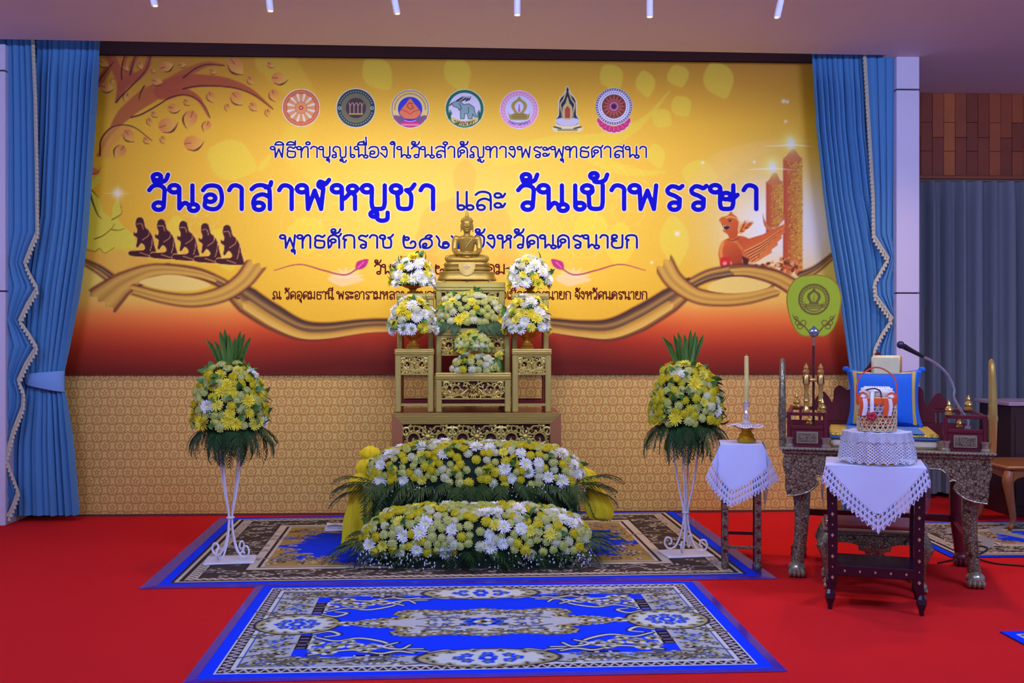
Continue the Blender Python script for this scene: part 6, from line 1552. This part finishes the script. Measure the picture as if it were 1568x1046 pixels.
for sx in (-1, 1):
    bx = MB(); x0, x1 = sorted((sx*.545, sx*.315))
    for xx_ in (x0, x1): bx.box(xx_-.022 if xx_ == x1 else xx_, xx_ if xx_ == x1 else xx_+.022, -.37, -.345, zd, zd+.205, .003)
    bx.box(x0+.022, x1-.022, -.365, -.345, zd, zd+.105, .002).box(x0+.022, x1-.022, -.37, -.345, zd+.185, zd+.205, .002).box(x0+.022, x1-.022, -.37, -.345, zd+.105, zd+.125, .002)
    bx.obj('arm_box', dred, th, False)
    MB().box(sx*.43-.062, sx*.43+.062, -.374, -.364, zd+.022, zd+.092, .003).obj('inlay_frame', silver_p, th, False)
    MB().box(sx*.43-.052, sx*.43+.052, -.378, -.372, zd+.032, zd+.082, .002).obj('inlay_panel', silver2, th, False)
    for xx_ in (x0+.011, x1-.011):
        MB().lathe([(.001, 0), (.026, 0), (.026, .012), (.020, .018), (.022, .045), (.026, .050), (.026, .058), (.001, .058)], 12, (xx_, -.372, zd)).obj('post_base', silver_p, th)
    MB().box(sx*.545-.022 if sx > 0 else sx*.545, sx*.545 if sx > 0 else sx*.545+.022, -.345, .35, zd, zd+.05).box(sx*.545-.022 if sx > 0 else sx*.545, sx*.545 if sx > 0 else sx*.545+.022, -.345, .35, zd+.18, zd+.205).obj('side_rail', dred, th, False)
    finial(th, x0+.03 if sx > 0 else x1-.03, -.357, zd+.205, 1.0, gilt)
    finial(th, sx*.42, -.20, zd+.125, .8, gilt); finial(th, sx*.50, .05, zd+.21, 1.1, gilt)
    # crest blade rising at the arm end, seen on its narrow edge
    P = cr([(-.36, zd), (-.37, zd+.12), (-.375, zd+.24), (-.365, zd+.36), (-.34, zd+.47), (-.315, zd+.515), (-.30, zd+.49), (-.295, zd+.38), (-.29, zd+.24), (-.24, zd+.16), (-.20, zd)], 3)
    cb = MB().prism(P, sx*.572-.014, sx*.572+.014, 'yz').obj('crest_blade', silver2, th, False)
    MB().tube([(sx*.572, y-.004, z) for y, z in P[:17]], list(np.interp(np.linspace(0, 1, 17), [0, .3, .8, 1], [.020, .024, .017, .010])), 8).obj('crest_edge', silver2 if sx < 0 else gilt, cb)
    MB().ell((sx*.572, -.36, zd+.19), (.030, .026, .034), 12, 8).obj('crest_boss', silver_p, cb)
    MB().lathe([(.018, 0), (.020, .02), (.014, .05), (.018, .08), (.014, .17), (.018, .19), (.001, .2)], 10, (sx*.572, -.35, zd)).obj('crest_post', silver_p, cb)
# back rail and red backboard
MB().box(-.54, .54, .32, .345, zd, zd+.11, .003).box(-.54, .54, .325, .345, zd+.175, zd+.20, .003).obj('back_rail', dred, th, False)
for k in range(9): MB().lathe([(.007, 0), (.010, .02), (.007, .035), (.010, .05), (.007, .067)], 8, (-.48+.12*k, .335, zd+.11)).obj('spindle', dred, th)
BBp = cr([(-.34, zd+.20), (-.30, zd+.205), (-.275, zd+.25), (-.27, zd+.31), (-.235, zd+.34), (-.18, zd+.31), (-.15, zd+.37), (-.06, zd+.47), (0, zd+.56), (.06, zd+.47), (.15, zd+.37), (.18, zd+.31), (.235, zd+.34), (.27, zd+.31), (.275, zd+.25), (.30, zd+.205), (.34, zd+.20)], 4)
MB().prism(BBp+[(.34, zd+.11), (-.34, zd+.11)], .318, .342).obj('backboard', dred, th, False)
for x in (-.34, .36):
    MB().prism(cr([(x-.07, zd+.20), (x-.04, zd+.26), (x, zd+.30), (x+.04, zd+.26), (x+.07, zd+.20)], 3), .320, .340).obj('crest_leaf', dred, th, False)
def place_on(th_, x, y, z): return Matrix.LocRotScale(th_.location, th_.rotation_euler, None) @ Vector((x, y, z))
def rest(name, label, cat, x, y, z, rz=0, group=None):
    p = place_on(th, x, y, z); return thing(name, label, cat, tuple(p), RZ+rz, group)
# mattress
t = rest('seat_mattress', 'flat seat mattress covered in yellow and blue brocade', 'cushion', .0, -.02, zd)
MB().box(-.295, .295, -.30, .30, .001, .055, .015).obj('pad', mat('cream_pad', (206, 190, 160), .8), t)
ylw = mosaic('yellow_brocade', (214, 180, 40), (236, 210, 90), 60, .1, .5)
blc = fabric('seat_blue', (60, 120, 190)); bl2 = fabric('cushion_blue', (32, 104, 206))
MB().box(-.30, .30, -.31, .30, .062, .088, .010).obj('yellow_cover', ylw, t); MB().box(-.302, .302, -.312, .30, .054, .064, .004).obj('blue_piping', bl2, t)
MB().box(-.20, .22, -.3115, .28, .0885, .092, .001).obj('blue_cloth', blc, t)
# blue square cushion standing against the backboard
t = rest('blue_cushion', 'square blue cushion with gold stripes leaning against the seat back', 'cushion', .03, .19, zd+.093)
t.rotation_euler = (math.radians(-12), 0, RZ)
gstripe = mat('gold_stripe', (196, 164, 60), .5, var=.15)
def cush(u, v, s):
    x, z = (u-.5)*2, (v-.5)*2; pin = 1+.10*(abs(x)*abs(z))**3-.05*(1-abs(x)**2)*abs(z)**6-.05*(1-abs(z)**2)*abs(x)**6
    b = ((1-abs(x)**3)*(1-abs(z)**3))**.5; return (.212*x*pin, s*(.012+.062*b)*(1 if b > 0 else 0), .175+.175*z*pin)
MB().grid(lambda u, v: cush(u, v, -1), 22, 20).grid(lambda u, v: cush(u, v, 1), 22, 20).obj('cushion_body', bl2, t)
for u0 in (.07, .885):
    MB().grid(lambda u, v: (lambda q: (q[0], q[1]-.002, q[2]))(cush(u0+.045*u, .03+.94*v, -1)), 3, 20).obj('gold_stripe', gstripe, t)
for v0 in (.93,):
    MB().grid(lambda u, v: (lambda q: (q[0], q[1]-.002, q[2]))(cush(.12+.76*u, v0+.03*v, -1)), 20, 2).obj('gold_stripe', gstripe, t)
for sx in (-1, 1): MB().ell((sx*.228, 0, .362), (.022, .014, .018), 8, 6).obj('corner_ear', bl2, t)
t = rest('cream_pillow', 'cream box pillow with orange end resting upright above the blue cushion', 'pillow', .045, .268, zd+.40)
MB().box(-.088, .088, -.035, .035, 0.0, .135, .014).obj('pillow_body', mat('cream_silk', (226, 218, 168), .6, var=.08), t)
MB().box(.084, .094, -.034, .034, .004, .131, .004).obj('end_panel', mat('orange_silk', (226, 138, 60), .6), t)
MB().box(-.09, .09, -.037, .037, .0, .01, .003).obj('seam', mat('olive_braid', (150, 140, 90), .8), t)
# fan holder of two turned posts and the tall fan
t = rest('fan_holder', 'pair of turned gilt posts joined by a crossbar, holding the fan pole', 'fan holder', -.395, -.335, zd+.206)
for sx in (-1, 1):
    MB().lathe([(.001, 0), (.021, 0), (.021, .018), (.015, .026), (.013, .06), (.018, .068), (.012, .085), (.016, .10), (.012, .115), (.014, .16), (.019, .166), (.019, .215), (.014, .222), (.021, .240), (.012, .252), (.016, .262), (.001, .292)], 14, (sx*.041, 0, 0)).obj('post', gilt, t)
    MB().box(sx*.041-.0205, sx*.041+.0205, -.0145, .0145, .168, .212, .003).obj('red_block', dred, t, False)
MB().tube([(-.024, 0, .19), (0, 0, .19), (.024, 0, .19)], [.010, .013, .010], 10).obj('crossbar', gilt, t)
fx, fy = -.395, -.305
pp = place_on(th, fx, fy, zd); dF = (pp-CAM).dot(FW); sF = dF/FPX
t = thing('monk_fan', 'tall yellow-green ceremonial fan with brown seal on a dark pole in the holder', 'fan', tuple(pp), math.radians(-4))
fz = lambda y: 1.4-(y-523)*sF-zd
hf = fz(514)
MB().tube([(0, 0, .0), (0, 0, hf+.03)], .0075, 10).obj('pole', mat('dark_pole', (70, 22, 22), .4), t)
MB().tube([(0, -.001, hf-.06), (0, -.001, hf+.01)], .0085, 10).obj('ferrule', mat('pinkish_metal', (170, 110, 90), .4, .4), t)
half = [(0, 0), (16, 0), (27, 8), (35, 24), (40, 44), (41, 60), (36, 77), (24, 89), (8, 93), (0, 93.5)]
half = [(x*sF, (y+2)*sF) for x, y in half]; outl = cr(half, 5); outl = outl+[(-x, z) for x, z in outl[::-1][1:-1]]
MB().prism([(x, hf-.01+z) for x, z in outl], -.009, .0).obj('fan_rim', mat('fan_rim', (176, 150, 40), .6), t, False)
nf = 130
ux, uz = np.meshgrid(np.linspace(-42, 42, nf+1), np.linspace(0, 97, nf+1)); cf = Canvas(ux.ravel(), uz.ravel(), (160, 178, 40)); cf.A[:] = 0
po = [(x/sF, z/sF) for x, z in outl]; cf.poly(po, (168, 186, 42), .3)
cf.stroke(po+po[:1], 2.4, (168, 130, 30), .5)
BRW = (122, 98, 40); cx, cy = 0, 58
keepA = cf.A.copy()
cf.ring(cx, cy, 22.5, 3.0, BRW, .7); cf.ring(cx, cy, 17.5, .8, BRW, .7)
for k in range(26):
    a = 2*PI*k/26
    if math.sin(a) < -.72: continue
    cf.stroke(cr([(cx+18.5*math.cos(a), cy+18.5*math.sin(a)), (cx+20.5*math.cos(a+.14), cy+20.5*math.sin(a+.14)), (cx+17*math.cos(a+.2), cy+17*math.sin(a+.2))], 3), 1.3, BRW, .6)
def fs(c, x, y, k, col):
    f = lambda L: [(x+a*k, y-b*k) for a, b in L]
    c.poly(cr(f([(0, -22), (4, -17), (11, -12), (13, -4), (8, 6), (16, 8), (18, 2), (17, 12), (12, 17), (-12, 17), (-17, 12), (-18, 2), (-16, 8), (-8, 6), (-13, -4), (-11, -12), (-4, -17)]), 3, True), col, .6)
    c.poly(cr(f([(0, -14), (7, -8), (6, 0), (0, 5), (-6, 0), (-7, -8)]), 3, True), (164, 182, 44), .6); c.stroke(f([(0, -9), (0, 2)]), [.8, 2.4], (150, 140, 40), .6)
    for b_ in (9, 12, 15): c.stroke(f([(-13, b_), (13, b_)]), .7, (176, 190, 50), .5)
fs(cf, 0, 57.5, .80, BRW)
for k in range(9): a = -PI/2+(-4+k)*.14; cf.stroke([(17.8*math.cos(a)-.6, cy+18.4*math.sin(a)), (17.8*math.cos(a)+.6, cy+19.4*math.sin(a))], 1.2, BRW, .5)
for s in (-1, 1):
    cf.stroke(cr([(s*9, 10), (s*15, 17), (s*21, 20), (s*24, 25), (s*30, 30), (s*33, 36)], 4), [2.4, 2, 3.4, 2.4, 1.8, .5], BRW, .6)
    for x, y, r_ in ((16, 22, 4.0), (21, 17, 4.2), (25, 22, 3.4), (27, 29, 2.6)): cf.ring(s*x, y, r_, 1.5, BRW, .6)
cf.A = keepA
Fq = grid_faces(nf, nf); Fq = Fq[cf.A[Fq].min(1) > .5]
Vf = np.stack([cf.X*sF, np.full(len(cf.X), -.0105), hf-.01+cf.Y*sF], 1)
link(fast_mesh('printed_face', Vf, Fq, attr_mat('fan_cloth', .7, .2), lin_np(cf.C), False), 'printed_face', t)
mm = MB(); mm.lathe([(.001, 0), (.022, .004), (.032, .020), (.034, .032), (.024, .046), (.014, .052), (.010, .060), (.001, .066)], 16, (0, -.008, hf-.006), 1, .6); mm.obj('silver_clasp', mat('steel_blue_silver', (150, 158, 180), .25, .8), t)
# microphone on a gooseneck fixed at the other arm box
mx_ = place_on(th, .455, -.30, zd+.126); dM = (mx_-CAM).dot(FW)
t = rest('gooseneck_microphone', 'black microphone on a chrome gooseneck rising from the seat arm', 'microphone', .455, -.30, zd+.1255)
t.rotation_euler = (0, 0, 0); L0 = t.location.copy()
def mp(px, py, d): q = atd(px, py, d)-L0; return (q.x, q.y, q.z)
chrome = mat('chrome', (200, 202, 210), .2, .85)
MB().lathe([(.001, 0), (.020, 0), (.020, .012), (.010, .018), (.009, .05), (.001, .05)], 14).obj('base_socket', chrome, t)
path = [(0, 0, .04), mp(1462, 612, dM), mp(1461, 596, dM), mp(1453, 577, dM), mp(1440, 562, dM-.02), mp(1424, 551, dM-.05), mp(1412, 546, dM-.06)]
MB().tube(cr(path, 6), .0075, 10).obj('gooseneck', chrome, t)
MB().tube([mp(1414, 546.5, dM-.06), mp(1408, 543.5, dM-.065), mp(1392, 535, dM-.08), mp(1384, 530.5, dM-.085)], [.009, .011, .014, .017], 14).obj('handle', mat('black_plastic', (24, 24, 32), .4), t)
hc = mp(1379, 528, dM-.09); MB().ell(hc, (.021, .021, .022), 16, 12).obj('grille', mat('steel_grille', (54, 60, 92), .35, .6, var=.4, nscale=600), t)

# ---- footstool half under the seat
fl_ = (on(1262, 899)+on(1418, 908))/2; ang = math.radians(-17); C1 = Vector((fl_.x+math.sin(-ang)*.145, fl_.y+math.cos(ang)*.145, 0))
t = thing('footstool', 'low mirror-mosaic footstool with red top and paw feet in front of the preaching seat', 'stool', (C1.x, C1.y, 0), ang)
hs, hd, zs = .265, .165, .365
MB().box(-hs, hs, -hd, hd, zs-.022, zs, .006).obj('stool_top', mat('red_seat', (150, 50, 46), .35), t, False)
MB().box(-hs-.012, hs+.012, -hd-.012, hd+.012, zs-.040, zs-.020, .006).obj('moulding', silver_p, t, False)
MB().box(-hs+.012, hs-.012, -hd+.012, hd-.012, zs-.062, zs-.038, .004).obj('frieze', silver2, t, False)
for sx in (-1, 1): finial(t, sx*(hs-.01), -hd+.01, zs-.002, .55, silver_p, 'corner_knob')
A = [(0, .148), (.035, .165), (.055, .19), (.05, .215), (.085, .222), (.09, .25), (.13, .262), (.2, .262), (.25, .25)]
P = [(x, z) for x, z in A]+[(.25, zs-.06)]; P = P+[(-x, z) for x, z in P[::-1][:-1]]
MB().prism(P, -hd+.004, -hd+.022).obj('apron', silver, t, False); MB().prism(P, hd-.022, hd-.004).obj('apron', silver, t, False)
for sx in (-1, 1):
    for sy in (-1, 1):
        lg = MB().tube([(sx*(hs-.02), sy*(hd-.03), zs-.06), (sx*(hs+.004), sy*(hd-.02), .24), (sx*(hs-.015), sy*(hd-.028), .15), (sx*(hs-.02), sy*(hd-.03), .06)], [.040, .048, .026, .024], 10).obj('leg', silver2, t)
        q = MB(); q.ell((sx*(hs-.02), sy*(hd-.03)-.008, .032), (.034, .04, .03), 12, 8)
        for k in range(3): q.ell((sx*(hs-.02)-.022+.022*k, sy*(hd-.03)-.044, .017), (.012, .018, .016), 8, 6)
        q.obj('paw_foot', silver_p, lg)

# ---- inlaid tray stand with cloth, tray, basket
fl_ = (on(1271, 934)+on(1411, 942))/2; ang = math.radians(-20); C2 = Vector((fl_.x+math.sin(-ang)*.18, fl_.y+math.cos(ang)*.18, 0))
t = thing('offering_table', 'dark lacquer offering table with pearl inlay under a white lace-edged cloth', 'table', (C2.x, C2.y, 0), ang)
lac = mat('black_plum_lacquer', (44, 20, 34), .22, var=.15); pearl = mat('pearl_inlay', (196, 168, 130), .3, .3)
hw, hd, zt_ = .235, .19, .752
for sx in (-1, 1):
    for sy in (-1, 1):
        lg = MB(); x, y = sx*(hw-.02), sy*(hd-.02)
        sec = [(.026, .0, .745), (.025, .0, .60), (.024, .006, .35), (.022, .004, .15), (.017, .0, .10)]
        vs = []
        for r_, o_, z in sec: vs += [(x-sx*o_-r_, y-r_, z), (x-sx*o_+r_, y-r_, z), (x-sx*o_+r_, y+r_, z), (x-sx*o_-r_, y+r_, z)]
        lg.add(vs, [(4*i+k, 4*i+(k+1) % 4, 4*i+4+(k+1) % 4, 4*i+4+k) for i in range(4) for k in range(4)]+[(0, 1, 2, 3), (16, 17, 18, 19)])
        lo = lg.obj('leg', lac, t, False)
        MB().lathe([(.001, 0), (.012, 0), (.013, .02), (.027, .060), (.024, .085), (.015, .105), (.001, .106)], 8, (x+sx*.008, y-.005 if sy < 0 else y, 0)).obj('hoof_foot', lac, lo, False)
        if sy < 0:
            for k in range(9):
                z = .17+k*.055; w = .008 if k % 2 == 0 else .004
                MB().prism([(x-sx*.004, z-w*1.3), (x-sx*.004+w, z), (x-sx*.004, z+w*1.3), (x-sx*.004-w, z)], y-.0262, y-.022).obj('pearl_inlay', pearl, lo, False)
MB().box(-hw, hw, -hd, hd, zt_-.03, zt_, .005).obj('table_top', lac, t, False)
MB().box(-hw+.03, hw-.03, -hd+.02, hd-.02, .205, .228, .004).obj('lower_shelf', lac, t, False)
MB().box(-hw+.04, hw-.04, -hd-.002, -hd+.018, .18, .235, .004).obj('shelf_rail', lac, t, False)
for k in range(5): x = -.15+.075*k; MB().prism([(x, .200), (x+.006, .208), (x, .216), (x-.006, .208)], -hd-.004, -hd-.001).obj('pearl_inlay', pearl, t, False)
diamond_cloth(t, hw+.012, hd+.010, zt_+.0005, .335, side_drop=.27, side_tip=.52, lace_w=.075, end=.075, flare=.25)
zc = zt_+.006
R2 = Matrix.Rotation(ang, 4, 'Z')
def rest2(name, label, cat, x, y, z): q = R2 @ Vector((x, y, 0)); return thing(name, label, cat, (C2.x+q.x, C2.y+q.y, z), ang)
t = rest2('lace_covered_tray', 'round pedestal tray draped in a gathered white crochet lace skirt', 'tray', .012, -.02, zc)
hT = .165
MB().lathe([(.001, 0), (.12, 0), (.12, .012), (.07, .03), (.06, .08), (.09, .12), (.165, .145), (.168, hT-.006), (.001, hT-.006)], 32).obj('pedestal_tray', gold_bowl, t)
def lc(u, v):
    a = 2*PI*u; rip = math.sin(20*a)*.55+math.sin(13*a+1)*.45; z = hT-(hT-.012)*v; r = .172+.022*v+.011*rip*min(1, v*1.8); z += .006*math.cos(26*a)*(1 if v > .95 else 0)
    return (r*math.cos(a), r*math.sin(a), z)
uv_grid(lc, 200, 12, 'lace_skirt', lace2, t, 1.0, 1.0)
def l2(u, v):
    a = 2*PI*u; r = .172+.010*v+.005*math.sin(20*a)*v; z = hT+.003-.055*v+.010*abs(math.sin(13*a))*(1 if v > .9 else 0); return (r*1.012*math.cos(a), r*1.012*math.sin(a), z)
uv_grid(l2, 200, 4, 'lace_frill', lace3, t, 1.0, 1.0)
MB().grid(lambda u, v: (.174*v*math.cos(2*PI*u), .174*v*math.sin(2*PI*u), hT+.001+.003*math.sin(9*u*2*PI)*v), 60, 5).obj('lace_top', cloth, t, True, False)
zB = zc+hT+.005
t = rest2('bamboo_basket', 'open-weave bamboo basket with an arched red handle and orange band on the lace tray', 'basket', .012, -.02, zB)
bam = mat('bamboo', (214, 186, 140), .55, var=.2, nscale=30); rb, hb_ = .098, .150; org = mat('orange_ribbon', (232, 92, 30), .5)
def hoop(z, r_=None): return [((r_ or rb)*math.cos(a), (r_ or rb)*math.sin(a), z) for a in np.linspace(0, 2*PI, 32, endpoint=False)]
for k in range(8): MB().tube(hoop(.012+k*.019), .0027, 5, True).obj('weave_hoop', bam, t)
for s in (-1, 1):
    for k in range(22):
        a0 = 2*PI*k/22; MB().tube([((rb+.001*s)*math.cos(a0+s*q*.86), (rb+.001*s)*math.sin(a0+s*q*.86), .004+(hb_-.004)*q) for q in np.linspace(0, 1, 8)], .0030, 5).obj('weave_strand', bam, t)
MB().lathe([(.001, .0), (rb, .0), (rb, .006), (.001, .006)], 28).obj('bottom', bam, t)
MB().lathe([(rb+.004, hb_-.008), (rb+.006, hb_-.006), (rb+.006, hb_+.024), (rb+.002, hb_+.026), (rb-.004, hb_+.02), (rb-.004, hb_-.006)], 36).obj('orange_band', org, t)
MB().lathe([(.001, hb_+.018), (rb-.004, hb_+.016), (rb-.010, hb_+.030), (.001, hb_+.040)], 28).obj('lid', bam, t)
MB().tube(cr([(-rb-.003, 0, hb_-.01), (-rb-.002, 0, hb_+.08), (-rb*.78, 0, hb_+.145), (0, 0, hb_+.185), (rb*.78, 0, hb_+.145), (rb+.002, 0, hb_+.08), (rb+.003, 0, hb_-.01)], 6), .0045, 8).obj('handle', mat('red_cane', (206, 84, 60), .45), t)
r = random.Random(3)
for k, (dx, dy, cc, dz) in enumerate([(-.05, -.045, (236, 110, 40), .0), (.05, -.03, (222, 70, 40), .0), (.02, .05, (120, 160, 60), 0), (-.04, .05, (200, 60, 40), 0), (0, -.01, (230, 200, 90), .0)]):
    MB().ell((dx*.9, dy*.9, .045), (.034, .034, .036), 12, 8).obj('fruit', mat('fruit_%d' % k, cc, .5), t)
pgl = rest2('jasmine_garland', 'white jasmine garland ring with red tassel lying on the basket lid', 'garland', .012, -.02, zB+hb_+.030)
jas = mat('jasmine_white', (244, 242, 234), .8, var=.12, nscale=80, bump=.6, bscale=160)
ring_pts = [(.058*math.cos(a), .046*math.sin(a), .024) for a in np.linspace(0, 2*PI, 26, endpoint=False)]
MB().tube(ring_pts, .025, 10, True).obj('garland_ring', jas, pgl)
mb = MB()
for a in np.linspace(0, 2*PI, 30, endpoint=False):
    for b_ in np.linspace(0, 2*PI, 9, endpoint=False):
        rr = .058+.025*math.cos(b_); mb.ell((rr*math.cos(a+.1*b_), rr*.82*math.sin(a+.1*b_), .024+.025*math.sin(b_)), .0048, 5, 4)
tag(mb.obj('jasmine_buds', jas, pgl), kind='stuff')
MB().tube(cr([(-.02, -.05, .03), (-.024, -.085, .02), (-.026, -.107, -.01), (-.027, -.110, -.05), (-.027, -.112, -.085)], 5), .010, 8).obj('garland_drop', jas, pgl)
MB().tube(cr([(-.055, -.045, .035), (-.04, -.085, .042), (-.01, -.09, .045), (.015, -.075, .03), (.02, -.085, -.005)], 5), .004, 6).obj('dark_cord', mat('maroon_cord', (90, 24, 36), .7), pgl)
for k in range(5): a = k*1.26; MB().ell((-.028+.016*math.cos(a), -.116, -.098+.013*math.sin(a)), (.013, .011, .013), 8, 6).obj('red_rosebud', mat('crimson_petal', (176, 22, 50), .6), pgl)
rib_w = mat('white_ribbon', (240, 234, 240), .5)
tb = rest2('striped_ribbon_bow', 'orange and white ribbon bow with hanging tails on the basket front', 'ribbon', .012, -.02, zB+hb_+.020)
for (x, w, m_) in ((-.062, .011, rib_w), (-.082, .009, org), (.040, .012, org), (.060, .011, rib_w)):
    MB().grid(lambda u, v: (x+w*(2*u-1)+.004*math.sin(v*4), -math.sqrt(max(0, (rb+.010)**2-x*x))-.004-.003*math.sin(v*3), .004-.090*v), 3, 8).obj('ribbon_tail', m_, tb, True, False)
for s in (-1, 1):
    MB().grid(lambda u, v: (s*(.045+.055*u), -.055-.02*math.sin(PI*u)+.004*v, .012+.022*math.sin(PI*u)*(2*v-1)*1.0+.004), 8, 4).obj('bow_loop', org, tb, True, False)
    MB().grid(lambda u, v: (s*(.05+.04*u), -.060-.02*math.sin(PI*u)+.004*v, .012+.009*math.sin(PI*u)*(2*v-1)+.004), 8, 4).obj('bow_stripe', rib_w, tb, True, False)

# ---- wooden table with cabriole leg, and the dark desk behind it, at the frame edge
wd = mat('honey_wood', (150, 92, 48), .35, var=.25, nscale=7); dk = mat('dark_desk_wood', (58, 36, 34), .45, var=.2, nscale=6)
pL = on(1548, 815); zt3 = 1.4-(718-523)*7.35/FPX
t = thing('wooden_side_table', 'low honey-coloured wooden table with curved cabriole legs on the side rug', 'table', (pL.x+.40, pL.y+.25, .009), 0)
for sx in (-1, 1):
    for sy in (-1, 1):
        cab = cr([(-.02, zt3-.05), (-.035, zt3-.12), (-.01, zt3-.24), (.022, .10), (.010, .04), (-.02, .018)], 5)
        MB().tube([(sx*(.40+.0)-sx*o_*1.0, sy*(.25)-sy*o_*.6, z) for o_, z in cab], list(np.interp(np.linspace(0, 1, len(cab)), [0, .2, .5, .8, 1], [.034, .040, .026, .016, .018])), 10).obj('leg', wd, t)
P = cr([(-.40, zt3-.15), (-.36, zt3-.10), (-.25, zt3-.085), (-.1, zt3-.10), (0, zt3-.12), (.1, zt3-.10), (.25, zt3-.085), (.36, zt3-.10), (.40, zt3-.15)], 3)+[(.40, zt3-.03), (-.40, zt3-.03)]
MB().prism(P, -.27, -.25).obj('front_apron', wd, t, False)
MB().prism([(-.24, zt3-.12), (0, zt3-.09), (.24, zt3-.12), (.24, zt3-.03), (-.24, zt3-.03)], -.41, -.395, 'yz').obj('side_apron', wd, t, False)
MB().box(-.455, .455, -.30, .30, zt3-.035, zt3-.008, .010).obj('table_top', wd, t)
pD = atd(1549, 617, 8.15); zt4 = 1.4-(618-523)*8.0/FPX
t = thing('dark_desk', 'dark brown wooden desk with a pale top standing before the alcove curtain', 'desk', (pD.x+.62, pD.y+.30, 0), 0)
MB().box(-.60, .60, -.26, .26, .0, zt4-.03, .006).obj('desk_body', dk, t, False)
for k in range(3): MB().box(-.57+.39*k, -.22+.39*k, -.272, -.258, .08, zt4-.10, .004).obj('desk_panel', dk, t, False)
MB().box(-.635, .635, -.29, .28, zt4-.03, zt4, .005).obj('desk_top', mat('pale_desk_top', (178, 158, 176), .4), t, False)
# ---- cable on the carpet
blk = mat('black_cable', (18, 18, 24), .5)
cp = [on(1436, 862, .007), on(1470, 855, .007), on(1500, 848, .015), on(1512, 840, .016), on(1500, 836, .016), on(1484, 838, .016), on(1490, 852, .016), on(1520, 862, .007), on(1560, 866, .007), on(1620, 872, .007)]
tag(MB().tube(cr([tuple(q) for q in cp], 8), .0055, 8).obj('floor_cable', blk), 'thin black cable looping over the edge of the side rug', 'cable')
